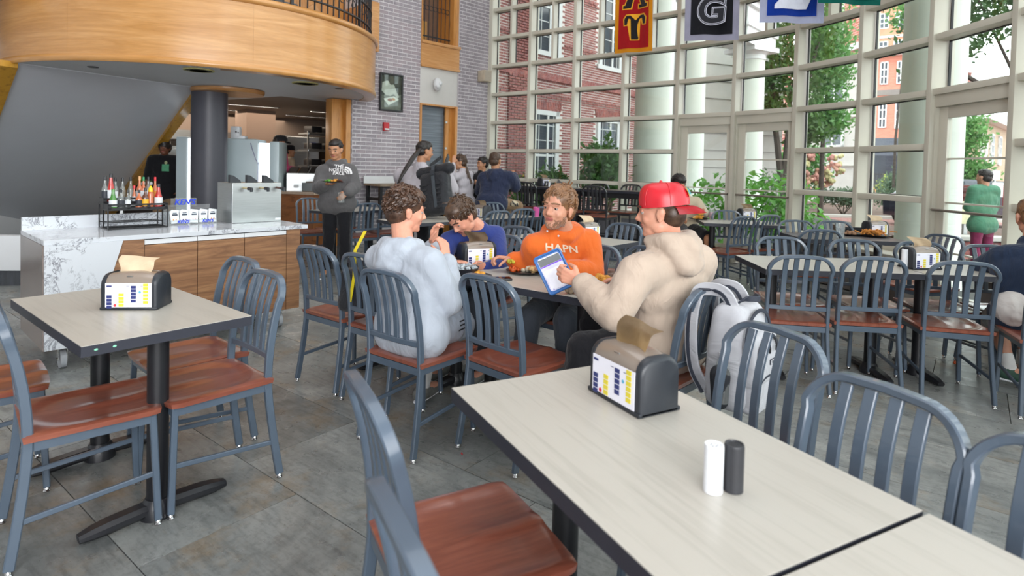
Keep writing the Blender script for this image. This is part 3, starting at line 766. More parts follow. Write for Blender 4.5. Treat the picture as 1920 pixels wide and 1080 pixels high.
# stools
for lb, tp, ps in (('stool with its back to us right of the girl with long hair', (-0.820, 11.555, 1.130), 60), ('stool the person in the puffer jacket sits on', (-0.461, 9.880, 1.130), 60), ('empty stool right of the person in the puffer jacket', (0.219, 9.822, 1.130), 60), ('stool behind the head of the orange hoodie at the high window table', (0.755, 9.370, 1.130), 60), ('stool in plain view in front of the dark high table by the window', (1.190, 8.683, 1.130), 60)):
    chair(lb, ps, top=tp, stool=True)
for lb, tp in (('stool on the window side of the high table, left one', (0.581, 10.837, 1.130)), ('stool on the window side of the high table, middle one', (1.481, 10.088, 1.130)), ('stool on the window side of the high table, right end', (2.029, 10.069, 1.130))):
    chair(lb, 235, top=tp, stool=True)

# ------------------------------------------------------------ tables
def table(name, label, corner, ang, L, Wd, z=.76, topm=None, cat='table', stain=False, legs='ped', group='laminate tables with black edges'):
    """corner = near-left corner of the top, ang = direction of the long side, the width runs 90 deg to its left"""
    a = R(ang); e = Vector((math.cos(a), math.sin(a))); n = Vector((-e.y, e.x)); c = Vector(corner[:2])+e*L/2+n*Wd/2
    t = thing(name, label, cat, (c.x, c.y, 0), a, group)
    bm = B(); bm_box(bm, (0, 0, z-.019), (L-.004, Wd-.004, .036)); obj('top_edge', bm, M_EDGE, t, 0)
    bm = B(); bm_box(bm, (0, 0, z-.0005), (L-.006, Wd-.006, .003)); obj('tabletop', bm, topm or M_LAM, t, 0)
    if legs == 'ped':
        for s in (-1, 1):
            x = s*(L/2-.16)
            bm = B(); bm_cyl(bm, (x, 0, .05), (x, 0, z-.04), .038, seg=24); p = obj('pedestal', bm, M_BLACK, t)
            bm = B(); bm_box(bm, (x, 0, z-.045), (.1, Wd*.7, .012)); obj('bracket', bm, M_BLACK, p)
            bm = B(); bm_lathe(bm, [(.062, .0), (.062, .03), (.05, .06), (.042, .075)], 24, (x, 0, 0))
            pts = [Vector((x, y, .038-.014*(abs(y)/.26)**2)) for y in [-.26+.52*k/12 for k in range(13)]]
            bm_sweep(bm, pts, rect(.07, .046, .6), scale=[.6 if abs(p_.y) > .25 else (.88 if abs(p_.y) > .2 else 1) for p_ in pts])
            obj('base', bm, M_CAST, t)
    else:
        for sx in (-1, 1):
            for sy in (-1, 1):
                bm = B(); bm_box(bm, (sx*(L/2-.04), sy*(Wd/2-.04), (z-.04)/2), (.045, .045, z-.04), bev=.003); obj('leg', bm, M_BLACK, t)
        bm = B(); bm_box(bm, (0, 0, z-.08), (L-.05, Wd-.05, .08)); obj('apron', bm, M_BLACK, t, 0)
        if cat == 'bar table':
            bm = B(); bm_box(bm, (0, -Wd/2+.05, .3), (L-.1, .03, .03)); obj('foot_rail', bm, M_BLACK, t, 0)
    return t
tl = table('dining_table', 'small table at the left with beige top and two chips in its black edge', (-2.195, 2.601), -39.5, 1.0, .59)
for dx in (.07, .12):
    bm = B(); bm_sph(bm, (-.5+1.0-1.0+1.0-dx*0+0, 0, 0), .001, 6, 4); bm.free()
for x in (.455, .40):
    bm = B(); bm_sph(bm, (.498, -.295+ (.5-x), .742), (.002, .006, .004), 8, 6); obj('edge_chip', bm, plain('chip_green', '#7fc7a6', .6), tl)
e = Vector((math.cos(R(-62.8)), math.sin(R(-62.8))))
table('dining_table', 'big foreground table with the white and black shakers', (-.162, 1.682), -62.8, .945, .595)
c2 = Vector((-.162, 1.682))+e*.951
table('dining_table', 'table joined to the big foreground table at the bottom right corner', (c2.x, c2.y), -62.8, .9, .595)
table('dining_table', 'table four people sit around, with the tablet and plates', (-0.411, 3.451), -36.8, .96, .6)
table('dining_table', 'table left of the white hoodie, joined to the table with the tablet', (-1.142, 4.012), -36.8, .95, .6)
table('dining_table', 'small empty table behind the orange hoodie', (1.132, 5.241), 139.0, 1.0, .64)
table('dining_table', 'long right table, left half with the white shaker', (1.681, 3.9), -3, 1.02, .64)
table('dining_table', 'long right table, right half in front of the person in navy', (2.705, 3.845), -3, 1.1, .64)
table('window_table', 'dark brown table by the window with trays of fries', (2.84, 5.76), -3.5, 1.02, .6, topm=plain('dark_top', '#5b5658', .3, 0, .06, 5))
table('dining_table', 'table with a pink drink in front of the person in the cream sweater', (2.36, 7.28), -8, .95, .62)
table('dining_table', 'table in front of the standing person with the plate', (-2.168, 7.523), 59, 1.0, .58)
table('dining_table', 'far centre table, left half behind the navy shirt', (-1.12, 6.29), 41.5, 1.0, .62)
table('dining_table', 'far centre table, right half beside the orange hoodie', (-.365, 6.955), 41.5, 1.0, .62)
M_WAL = wood('walnut_dark', '#2e2422', '#463733', 2, (2, 14, 6), .3, .3)
M_BART = plain('bar_top_dark', '#57504b', .3, 0, .1, 6)
ba = (-0.558, 11.318, 1.050); bb = (1.992, 9.177, 1.050); dl_ = (Vector(bb[:2])-Vector(ba[:2])); ang = math.degrees(math.atan2(dl_.y, dl_.x)); nL = dl_.length/3
for k, nm in enumerate(('left', 'middle', 'right')):
    c = Vector(ba[:2])+dl_*(k/3)
    table('bar_table', 'dark high table along the window, %s part' % nm, (c.x, c.y), ang, nL-.004, .5, 1.05, M_BART, 'bar table', legs='four', group='dark high tables along the window')
# wall bar along the brick wall with a white backsplash
t = thing('wall_bar', 'high bar with white splash board along the grey brick wall', 'bar counter', K(2.05, -.3, 0), YA)
bm = B(); bm_box(bm, (0, -.02, 1.035), (1.7, .5, .035)); obj('bar_top', bm, wood('bar_oak', '#6f6052', '#94836f', 2, (2, 12, 4), .4, .1), t)
bm = B(); bm_box(bm, (0, .24, 1.11), (1.7, .02, .13)); obj('splash_board', bm, M_WHITE, t)
for x in (-.8, .8):
    for y in (-.2, .18):
        bm = B(); bm_box(bm, (x, y, .51), (.05, .05, 1.02)); obj('leg', bm, M_BLACK, t, 0)
bm = B(); bm_box(bm, (0, -.2, .8), (1.6, .03, .05)); bm_box(bm, (-.8, 0, .8), (.03, .4, .05)); bm_box(bm, (.8, 0, .8), (.03, .4, .05)); obj('rail', bm, M_BLACK, t, 0)

# ------------------------------------------------------------ napkin dispensers
M_COVER = glass('smoky_cover', (.75, .68, .6), .12, .15, .6, C('#a39486')[:3])
M_CARD = plain('menu_card', '#e4e4ee', .4, 0, .02)
M_NAVY = plain('print_navy', '#26306a', .5, 0, .03); M_YEL = plain('print_yellow', '#d9c93a', .5, 0, .03); M_PRED = plain('print_red', '#c8343c', .5); M_PBLU = plain('print_blue', '#5ea7c6', .5)
def disp_sec(w, d, h, k):
    pts = []; rr_ = .045*k
    for i in range(7): a = PI/2*i/6; pts.append((d/2-rr_+rr_*math.cos(a), h-rr_+rr_*math.sin(a)))
    pts = [(d/2, .0)]+pts; return pts+[(-y, z) for y, z in pts[::-1]]
def make_dispenser(name, label):
    t = thing(name, label, 'napkin dispenser'); w, d, h = .225, .135, .155
    def loft(x0, x1, n, inset=0):
        bm = B(); rings = []
        for k in range(n+1):
            x = x0+(x1-x0)*k/n; u = abs(x)/(w/2); hh = h*(1-.09*u**2)-inset; q = max(0, (u-.9)/.1)
            rings.append([bm.verts.new((x, y*(1-.12*q**2)*(1-inset*8), z*(1-.04*q**2)+.004)) for y, z in disp_sec(w, d, hh, 1)])
        for A_, B_ in zip(rings, rings[1:]):
            m = len(A_)
            for j in range(m): bm.faces.new((A_[j], A_[(j+1) % m], B_[(j+1) % m], B_[j]))
        bm.faces.new(rings[0][::-1]); bm.faces.new(rings[-1]); return bm
    obj('end_cap', loft(-w/2, -w/2+.022, 6), M_PLA, t); obj('end_cap', loft(w/2-.022, w/2, 6), M_PLA, t)
    obj('cover', loft(-w/2+.022, w/2-.022, 8, .004), M_COVER, t)
    bm = B(); bm_box(bm, (0, 0, .006), (w, d+.006, .012), bev=.004); obj('base', bm, M_PLA, t)
    for sy in (-1, 1):
        yy = sy*(d/2+.0015)
        bm = B(); bm_box(bm, (0, yy-sy*.001, .062), (w-.044, .003, .1)); cd = obj('menu_card', bm, M_CARD, t, 0)
        yb = yy+sy*.0012
        def blk(n_, x, z, ww, hh, m): b2 = B(); bm_box(b2, (x*-sy*-1 if sy > 0 else x, yb, z), (ww, .001, hh)); obj(n_, b2, m, cd, 0)
        cols = ((-.075, M_NAVY, 4, .056), (-.028, M_YEL, 4, .064), (.02, M_NAVY, 5, .096), (.068, M_YEL, 6, .105))
        for x, m, n_, z0 in cols:
            b2 = B()
            for k in range(n_): bm_box(b2, (-sy*x, yb, z0-k*.0145), (.020, .001, .0118))
            obj('printed_column', b2, m, cd, 0)
        b2 = B(); bm_box(b2, (sy*.075, yb, .1), (.02, .001, .006)); bm_box(b2, (-sy*.052, yb, .1), (.01, .001, .0015)); bm_box(b2, (-sy*-.002, yb, .1), (.012, .001, .0015)); obj('printed_header', b2, M_NAVY, cd, 0)
        b2 = B(); bm_cyl(b2, (sy*.052, yb-.0005, .02), (sy*.052, yb+.0005, .02), .006, seg=12); obj('printed_dot', b2, M_PRED, cd, 0)
        b2 = B(); bm_cyl(b2, (-sy*.045, yb-.0005, .075), (-sy*.045, yb+.0005, .075), .005, seg=12); obj('printed_dot', b2, M_PBLU, cd, 0)
    b2 = B(); bm_box(b2, (0, -d/2+.012, .137), (.022, .004, .008), rot=(R(35), 0, 0)); obj('badge', b2, M_BRUSH, t)
    # folded kraft napkin pulled out of the top slot
    bm = B(); n = 10; prev = None; rows = []
    for i in range(n+1):
        u = i/n; row = []
        for j in range(9):
            v = j/8-.5; y = -.012+.05*u*u+.006*math.sin(v*7+u*3); x = v*(.125+.03*u)+.006*math.sin(u*6)
            z = h-.006+u*.07-.03*max(0, u-.65)*(1+v)
            row.append(bm.verts.new((x, y, z)))
        rows.append(row)
    for a_, b_ in zip(rows, rows[1:]):
        for j in range(8): bm.faces.new((a_[j], a_[j+1], b_[j+1], b_[j]))
    r = bmesh.ops.solidify(bm, geom=bm.faces[:], thickness=.003); obj('napkin', bm, M_NAP, t, 60)
    return t
DI0 = make_dispenser('napkin_dispenser', '')
first = True
for lb, p, z, rz in (('black napkin dispenser with menu card on the left foreground table', (-1.588, 2.525), .762, 6),
        ('black napkin dispenser with menu card on the big foreground table', (.345, 1.625), .762, -62),
        ('napkin dispenser on the table between the white hoodie and the navy shirt', (-0.216, 3.796), .762, 28),
        ('napkin dispenser on the long right table', (2.828, 4.098), .762, 8),
        ('napkin dispenser on the dark window table', (3.851, 6.290), .762, 8),
        ('napkin dispenser on the table by the leafy bush, right of the pink drink', (3.142, 7.935), .762, 10),
        ('napkin dispenser on the small table hidden behind the orange hoodie', (0.684, 5.347), .762, 40),
        ('napkin dispenser on the far centre table, end on, above the navy shirt', (-.36, 7.34), .762, 130),
        ('napkin dispenser on the dark high table by the window', (0.587, 10.911), 1.052, 40)):
    if first: DI0.location = (p[0], p[1], z); DI0.rotation_euler = (0, 0, R(rz)); DI0['label'] = lb; d_ = DI0; first = False
    else: d_ = dup(DI0, (p[0], p[1], z), R(rz), lb)
    d_['group'] = 'black napkin dispensers'
def shaker(name, label, p, z, mat, ribs=False, r=.019, h=.094):
    t = thing(name, label, 'shaker', (p[0], p[1], z), 0, 'salt and pepper shakers')
    bm = B()
    if ribs:
        prof = [(r*(1+.03*(k % 2)), 0) for k in range(40)]; lo = [bm.verts.new((a*math.cos(2*PI*k/40), a*math.sin(2*PI*k/40), 0)) for k, (a, _) in enumerate(prof)]
        hi = [bm.verts.new((v.co.x, v.co.y, h-.004)) for v in lo]
        for k in range(40): bm.faces.new((lo[k], lo[(k+1) % 40], hi[(k+1) % 40], hi[k]))
        bm.faces.new(lo[::-1]); bm.faces.new(hi)
    else: bm_lathe(bm, [(r, 0), (r, h-.004)], 28)
    obj('body', bm, mat, t)
    bm = B(); bm_lathe(bm, [(r, h-.004), (r*.96, h), (r*.8, h), (r*.75, h-.002), (.002, h-.002)], 28); obj('cap', bm, mat, t)
    bm = B()
    for k in range(6): bm_cyl(bm, (.007*math.cos(k), .007*math.sin(k*1.05), h-.003), (.007*math.cos(k), .007*math.sin(k*1.05), h-.0012), .0012, seg=6)
    obj('holes', bm, M_BLACK, t); return t
M_SALT = plain('shaker_white', '#dfe2e6', .4); M_PEP = plain('shaker_black', '#2b2c30', .45)
shaker('salt_shaker', 'white cylindrical shaker on the big foreground table', (.413, 1.165), .762, M_SALT)
shaker('pepper_shaker', 'ribbed black shaker beside the white one on the big foreground table', (.455, 1.17), .762, M_PEP, True)
shaker('salt_shaker', 'white shaker beside the dispenser of the long right table', (2.714, 4.082), .762, M_SALT, r=.022, h=.13)
shaker('pepper_shaker', 'small white shaker with dark cap on the dark window table', (3.861, 6.392), .762, M_SALT, h=.08)
shaker('salt_shaker', 'small white shaker right of the dispenser on the high window table', (.669, 10.68), 1.052, M_SALT, h=.08)
shaker('salt_shaker', 'small white shaker in front of the dispenser by the leafy bush', (3.129, 8.012), .762, M_SALT, h=.08)
# ------------------------------------------------------------ condiment counter
CF = Vector((-2.93, 3.72)); CA = R(48)
def marble():
    m, n, b = newmat('quartz'); f, v = noise(n, 1.6, 7, .62, dist=1.4); f2, _ = noise(n, 5.5, 8, .7, dist=2.2)
    a = ramp(n, f2, [(.47, '#c6cacf'), (.495, '#66666e'), (.505, '#66666e'), (.53, '#c6cacf')])
    k = ramp(n, f, [(.44, (0, 0, 0)), (.5, (1, 1, 1)), (.6, (0, 0, 0))])
    g_ = mixc(n, 0, '#c4c8cd', a); n.links.new(k, g_.node.inputs[0])
    n.links.new(g_, b.inputs['Base Color']); b.inputs['Roughness'].default_value = .12; return m
M_QZ = marble()
M_WALN = wood('walnut_front', '#6b4a33', '#a77e58', 1.1, (1.2, 5, 12), .45, .05, 2.4, c3='#8b6344', fine=.5)
M_SIDE = wood('counter_side', '#5c5350', '#857a74', 1.0, (3, 3, 3), .25, .2, 2)
CT = thing('condiment_counter', 'wheeled counter with marble top, marble end and walnut doors', 'counter', (CF.x, CF.y, 0), CA)
def cbox(name, x0, x1, y0, y1, z0, z1, mat, par=CT, bev=.0):
    bm = B(); bm_box(bm, ((x0+x1)/2, (y0+y1)/2, (z0+z1)/2), (x1-x0, y1-y0, z1-z0), bev=bev); return obj(name, bm, mat, par, 0)
cbox('worktop', 0, 1.79, -.012, .74, .83, .862, M_QZ, bev=.002)
cbox('end_panel', -.004, .018, .0, .72, .16, .83, M_SIDE)
bm = B(); M_ = Matrix(((1, 0, 0, 0), (0, 0, -1, 0), (0, 1, 0, 0), (0, 0, 0, 1)))
bm_prism(bm, [(.002, .162), (.24, .162), (.43, .83), (.002, .83)], -.004, .02, Matrix.Rotation(R(90), 4, 'X')); 
for v in bm.verts: v.co.y = -v.co.y if v.co.y > .01 else v.co.y
obj('marble_front', bm, M_QZ, CT, 0)
cbox('backsplash', 0, .95, .70, .725, .862, .955, M_QZ)
cbox('carcass', .02, 1.72, .03, .72, .17, .83, M_WALN)
bm = B(); bm_prism(bm, [(.25, .165), (.562, .165), (.562, .83), (.434, .83)], -.002, .016, Matrix.Rotation(R(90), 4, 'X')); 
for v in bm.verts: v.co.y += .014
obj('slanted_panel', bm, M_WALN, CT, 0)
for a, b_ in ((.566, .912), (.916, 1.259), (1.263, 1.606)):
    d_ = cbox('door', a, b_, .0, .03, .165, .785, M_WALN, bev=.0015)
    cbox('finger_rail', a, b_, .006, .03, .79, .822, M_WHITE, d_)
cbox('end_stile', 1.61, 1.725, .0, .03, .165, .83, M_WALN)
cbox('shadow_gap', .44, 1.72, .012, .03, .822, .83, M_BLACK)
for x, y in ((.12, .12), (.12, .6), (1.6, .12), (1.6, .6)):
    bm = B(); bm_cyl(bm, (x-.016, y, .062), (x+.016, y, .062), .062, seg=24); w_ = obj('caster_wheel', bm, plain('caster_grey', '#a5a9ae', .35), CT)
    bm = B(); bm_box(bm, (x, y, .14), (.07, .06, .02)); bm_box(bm, (x-.024, y, .1), (.006, .04, .09)); bm_box(bm, (x+.024, y, .1), (.006, .04, .09)); bm_cyl(bm, (x-.03, y, .062), (x+.03, y, .062), .01, seg=10); obj('fork', bm, M_STEEL, w_, 0)
def cw(x, y, z=.862): c, s = math.cos(CA), math.sin(CA); return (CF.x+c*x-s*y, CF.y+s*x+c*y, z)

# two-tier wire rack
RK = thing('condiment_rack', 'black two tier wire rack full of sauce bottles on the marble counter', 'rack', cw(.445, .40), CA)
def wire(bm, a, b_, r_=.004): bm_box(bm, tuple((Vector(a)+Vector(b_))/2), tuple(max(abs(Vector(b_)[i]-Vector(a)[i]), r_*2) for i in range(3)))
bm = B(); w_, d_ = .395, .115
for y0, h in ((0, .145), (.115, .185)):
    for x in (0, w_):
        for y in (y0, y0+d_): wire(bm, (x, y, 0), (x, y, h))
    for z in (0.004, h):
        wire(bm, (0, y0, z), (w_, y0, z)); wire(bm, (0, y0+d_, z), (w_, y0+d_, z)); wire(bm, (0, y0, z), (0, y0+d_, z)); wire(bm, (w_, y0, z), (w_, y0+d_, z))
    wire(bm, (0, y0+d_, .045), (w_, y0+d_, .045)); wire(bm, (0, y0+d_/2, .004), (w_, y0+d_/2, .004))
obj('wire_frame', bm, M_BLACK, RK, 0)
def tray(y0, z):
    bm = B(); bm_box(bm, (w_/2, y0+d_/2, z), (w_, d_, .004))
    for y in (y0, y0+d_): 
        bm_box(bm, (w_/2, y, z+.008), (w_, .003, .014)); bm_box(bm, (w_/2, y, z+.036), (w_, .003, .012))
        for x in (.01, w_/3, 2*w_/3, w_-.01): bm_box(bm, (x, y, z+.02), (.02, .003, .04))
    for x in (0, w_): bm_box(bm, (x, y0+d_/2, z+.02), (.003, d_, .044))
    obj('tray', bm, M_BLACK, RK, 0)
tray(0, .147); tray(.115, .187)
M_BG = glass('bottle_glass', (.9, .93, .92), .1, .02, .12, (.75, .78, .76))
def bottle(lb, x, y, z, h, r, mat, capm, lab, kind='hot', group='sauce bottles in the wire rack'):
    t = thing('sauce_bottle', lb, 'bottle', cw(.445+x, .40+y, .862+z), CA, group)
    if kind == 'hot': prof = [(r, 0), (r, .5*h), (r*.9, .56*h), (r*.42, .68*h), (r*.36, .86*h)]
    elif kind == 'big': prof = [(r, 0), (r*1.02, .3*h), (r*.98, .42*h), (r*.62, .62*h), (r*.42, .78*h), (r*.38, .88*h)]
    else: prof = [(r, 0), (r, .62*h), (r*.8, .72*h), (r*.5, .78*h)]
    bm = B(); bm_lathe(bm, prof, 16); obj('bottle_body', bm, mat, t)
    z1 = prof[-1][1]; cr_ = max(prof[-1][0]*1.18, .008)
    bm = B()
    if kind == 'cone': bm_lathe(bm, [(r*.75, z1-.008), (r*.7, z1+.014), (r*.3, z1+.03), (r*.16, h)], 14)
    else: bm_lathe(bm, [(cr_, z1-.004), (cr_, h-.003), (cr_*.85, h)], 14)
    obj('cap', bm, capm, t)
    if lab:
        bm = B(); bm_lathe(bm, [(r*1.03, .12*h), (r*1.03, .44*h)], 16); obj('paper_label', bm, lab, t)
    return t
cR = plain('sauce_red', '#b3261f', .25, coat=.5); cG = plain('sauce_green', '#3c7a2c', .25, coat=.5); cO = plain('sauce_orange', '#b9643a', .3, coat=.5); cBr = plain('sauce_brown', '#5a3626', .3, coat=.5); cY = plain('sauce_yellow', '#e0b62a', .3, coat=.4)
kK = plain('cap_black', '#1d1e22', .4); kG = plain('cap_green', '#1f7d4e', .35); kR = plain('cap_red', '#c4202c', .35); kY = plain('cap_yellow', '#f0c91e', .35); kT = plain('cap_wood', '#d0a070', .6)
lW = plain('label_white', '#d9dce0', .6); lO = plain('label_orange', '#d8822c', .6); lK = plain('label_dark', '#2c2f38', .5); lY = plain('label_gold', '#e3ad2b', .5)
for a in (('tall red hot sauce bottle with black cap at the back left of the rack', .06, .17, .19, .22, .026, cR, kK, lW, 'big'),
    ('clear bottle with black cap, far left back of the rack', .025, .18, .19, .20, .022, M_BG, kK, lK), ('clear bottle with black cap right of the tall red one', .095, .19, .19, .19, .018, M_BG, kK, lW),
    ('clear bottle with dark red cap, back middle left of the rack', .135, .17, .19, .19, .02, M_BG, kK, None), ('clear bottle with black cap, back middle of the rack', .19, .17, .19, .195, .019, M_BG, kK, None),
    ('small bottle with green neck and red cap in the middle of the rack', .205, .14, .17, .15, .013, cO, kR, lW), ('bottle with round wooden cap at the back of the rack', .25, .17, .19, .20, .02, cO, kT, lW),
    ('tall bottle with green neck and red cap at the back of the rack', .28, .18, .19, .195, .017, cO, kG, lW), ('clear bottle with grey cap, back right middle of the rack', .31, .17, .19, .195, .02, M_BG, kK, lW),
    ('bottle with red cap over a green neck, back right of the rack', .355, .16, .19, .195, .019, cO, kR, lO),
    ('bright green sauce bottle at the front left of the rack', .045, .055, .15, .15, .026, cG, cG, lW, 'big'), ('clear bottle with white label, front of the rack', .095, .055, .15, .145, .023, M_BG, kK, lK),
    ('clear bottle with yellow label, front of the rack', .14, .055, .15, .14, .020, M_BG, kK, lW), ('brown sauce bottle with dark cap, front centre of the rack', .215, .06, .15, .14, .023, cO, kK, lK),
    ('brown sauce bottle with maroon cap and gold label', .255, .055, .15, .155, .024, cBr, kK, lY), ('squeeze bottle with yellow cone cap', .295, .065, .15, .17, .022, cO, kY, None, 'cone'),
    ('red sauce bottle with black cap at the front right of the rack', .345, .05, .15, .185, .027, cR, kK, lW, 'big')): bottle(*a)
# packet holder and its packets
PH = thing('packet_holder', 'clear acrylic holder with blue lettered sign for dressing packets', 'packet holder', cw(.90, .47), CA)
bm = B(); bm_box(bm, (.18, .15, .004), (.37, .16, .008)); bm_box(bm, (.18, .23, .09), (.37, .006, .12)); bm_box(bm, (-.003, .15, .06), (.006, .16, .11)); bm_box(bm, (.363, .15, .06), (.006, .16, .11)); bm_box(bm, (.18, .072, .02), (.37, .005, .035)); obj('tray', bm, M_CLEAR, PH, 0)
bm = B(); bm_box(bm, (.16, .235, .17), (.2, .006, .07), bev=.002); sg = obj('sign_plate', bm, M_CLEAR, PH, 0)
M_BLUE = plain('letter_blue', '#1c3fd0', .4)
text_obj("KEN'S", .062, M_BLUE, Matrix.Translation((.165, .228, .17)) @ Matrix.Rotation(R(90), 4, 'X'), PH, 'lettering', shear=.25, bold=True)
M_PK = plain('packet_white', '#dfe3e6', .35, 0, .05, 40)
for k in range(5):
    for j in range(3):
        x = .04+.073*k
        if j == 0: rt = (R(-8), R(random.uniform(-6, 6)), 0)
        else: rt = (R(-10), R(10 if k % 2 else 6)+random.uniform(-.05, .05), 0)
        lab = ['with orange vegetables printed on it, at the left', 'with dark berries printed on it, second from left', 'with pink flowers printed on it, in the middle', 'with green leaves printed on it, second from right', 'with orange slices printed on it, at the right'][k]
        t = thing('dressing_packet', 'white dressing packet '+lab+(' end' if k in (0, 4) else '') if j == 0 else 'white dressing packet standing behind the front row of the holder', 'packet', cw(.90+x+.012*j, .47+.085+.03*j, .872), CA, 'dressing packets in the clear holder')
        bm = B(); bm_box(bm, (0, 0, .052), (.064, .011, .105), rot=rt, bev=.004); pk = obj('pouch', bm, M_PK, t)
        if j == 0:
            bm = B(); bm_box(bm, (0, -.0075, .085), (.03, .0012, .006), rot=(R(-8), 0, 0)); bm_box(bm, (0, -.0075, .07), (.04, .0012, .012), rot=(R(-8), 0, 0)); obj('printed_title', bm, plain('print_dark', '#2c3748', .5), t, 0)
            bm = B()
            for q in range(5): bm_sph(bm, (-.02+.01*q, -.008, .022+.006*(q % 2)), (.007, .0015, .007), 8, 6)
            obj('printed_food', bm, [plain('p_or', '#d08a2e', .5), plain('p_be', '#5b2f4c', .5), plain('p_pk', '#c7788a', .5), plain('p_gr', '#5c8a3c', .5), plain('p_o2', '#d07a2e', .5)][k], t)
for x in (.10, .29): text_obj("KEN'S", .034, M_BLUE, Matrix.Translation((x, .066, .022)) @ Matrix.Rotation(R(90), 4, 'X'), PH, 'lettering', shear=.25, bold=True)
# stainless pump dispenser
SDp = thing('sauce_dispenser', 'stainless steel box dispenser with three black pumps on the marble counter', 'dispenser', cw(1.33, .40), CA)
bm = B(); bm_box(bm, (.215, .15, .17), (.43, .30, .34), bev=.004); obj('housing', bm, M_BRUSH, SDp, 0)
for k in range(3):
    x = .06+.145*k
    bm = B(); bm_prism(bm, [(-.045, 0), (.05, 0), (.04, .02), (-.02, .062), (-.045, .066)], -.02, .02, Matrix.Translation((x, .1, .34)) @ Matrix.Rotation(R(90), 4, 'X')); obj('pump_head', bm, M_PLA, SDp, 30)
    bm = B(); bm_cyl(bm, (x+.03, .01, .30), (x+.045, -.07, .295), .009, seg=12); sp = obj('spout', bm, plain('spout_cream', '#b9ae8a', .5) if k < 2 else plain('spout_brown', '#5a4038', .5), SDp)
    bm = B(); bm_cyl(bm, (x+.045, -.065, .295), (x+.055, -.105, .293), .014, seg=12); bm_cyl(bm, (x+.055, -.1, .3), (x+.055, -.1, .268), .012, seg=12); obj('spout_tip', bm, M_PLA, sp)
bm = B(); bm_box(bm, (.40, -.001, .022), (.05, .002, .018)); obj('name_plate', bm, M_WHITE, SDp, 0)

# ------------------------------------------------------------ kitchen beyond the opening
M_KW = plain('kitchen_wall', '#8d7c70', .7, 0, .04, 2); M_KC = plain('kitchen_ceiling', '#8f7d70', .7, 0, .03, 2); M_KD = plain('kitchen_dark', '#2d2826', .7)
bm = B(); bm_prism(bm, [(-4.6, 8.75), (-2.95, 11.0), (K(3.2, .3).x, K(3.2, .3).y), (K(-.5, .4).x, K(-.5, .4).y), (K(-.5, 13).x, K(-.5, 13).y), (K(16, 13).x, K(16, 13).y), (K(16, -1).x, K(16, -1).y), (-9.5, 8.6)], 2.47, 2.6); struct('ceiling_kitchen', bm, M_KC, None, 0)
bm = B(); bm_wbox(bm, -.6, -.4, .4, 13, 0, 2.5); struct('wall_kitchen_right', bm, M_KW)
bm = B(); bm_wbox(bm, -.5, 17, 9.6, 9.8, 0, 2.5); struct('wall_kitchen_back', bm, M_KW)
bm = B(); bm_wbox(bm, 15.9, 16.1, -2, 13, 0, 2.5); struct('wall_kitchen_left', bm, M_KW)
M_STRIP = emit('strip_light', (1, .9, .78), 9)
strips = []
for (x0, y0), (x1, y1) in (((-5.95, 11.15), (-4.745, 12.05)), ((-6.7, 12.4), (-5.7, 13.2)), ((-5.27, 13.88), (-4.1, 14.8)), ((-7.9, 12.4), (-7.0, 13.1)), ((-7.4, 15.2), (-6.4, 16.0)), ((-4.3, 12.7), (-3.7, 13.2)), ((-8.8, 10.6), (-8.0, 11.3))):
    t = thing('strip_light', 'warm recessed strip light in the kitchen ceiling', 'light', ((x0+x1)/2, (y0+y1)/2, 2.465), math.atan2(y1-y0, x1-x0), 'recessed strip lights in the kitchen ceiling')
    L_ = math.hypot(x1-x0, y1-y0); bm = B(); bm_box(bm, (0, 0, 0), (L_, .055, .008)); obj('diffuser', bm, M_STRIP, t, 0)
    bm = B()
    for s in (-1, 1): bm_box(bm, (0, s*.036, -.002), (L_+.03, .014, .012))
    obj('trim', bm, M_BLACK, t, 0)
SL = ['warm strip light nearest the column in the kitchen ceiling', 'short warm strip light right behind the column', 'warm strip light ending at the oak jamb of the kitchen opening', 'strip light left of the column, upper one', 'strip light left of the column, deep in the kitchen', 'short strip light touching the oak jamb', 'strip light at the far left of the kitchen ceiling']
for o_, l_ in zip([o for o in COL.objects if o.name.startswith('strip_light')], SL): o_['label'] = l_
lamp('kitchen_lamp', 'AREA', (-6.2, 12.6, 2.4), (0, 0, YA), 105, (1, .83, .66), shape='RECTANGLE', size=4, size_y=3)
# exit sign
t = thing('exit_sign', 'red lit exit sign hanging left of the column in the kitchen opening', 'sign', (-5.924, 11.000, 2.572), R(20))
bm = B(); bm_box(bm, (0, 0, 0), (.3, .03, .19)); obj('housing', bm, M_WHITE, t, 0)
M_EX = emit('exit_red', (1, .06, .03), 3)
text_obj('EXIT', .13, M_EX, Matrix.Translation((0, -.02, 0)) @ Matrix.Rotation(R(90), 4, 'X'), t, 'lettering', bold=True)
# pillar, bulkheads
t = (-5.618, 13.000, 1.404)
bm = B(); bm_box(bm, (t[0], t[1], 1.25), (.62, .62, 2.5), rot=(0, 0, YA)); struct('column_2', bm, plain('pillar_beige', '#8d786a', .7, 0, .02, 2))
bm = B(); bm_wbox(bm, -.4, 8.2, 5.6, 6.6, 1.95, 2.48); struct('wall_bulkhead', bm, M_KW)
bm = B(); bm_wbox(bm, -.3, 8.0, 4.7, 5.3, 1.8, 2.0); tag(obj('hood_canopy', bm, M_BRUSH, None, 0), 'long steel extraction hood above the serving line', 'hood')
bm = B(); bm_wbox(bm, 8.2, 16, 5.6, 5.8, 0, 2.47); struct('wall_kitchen_mid', bm, plain('wall_taupe', '#5d524c', .7))
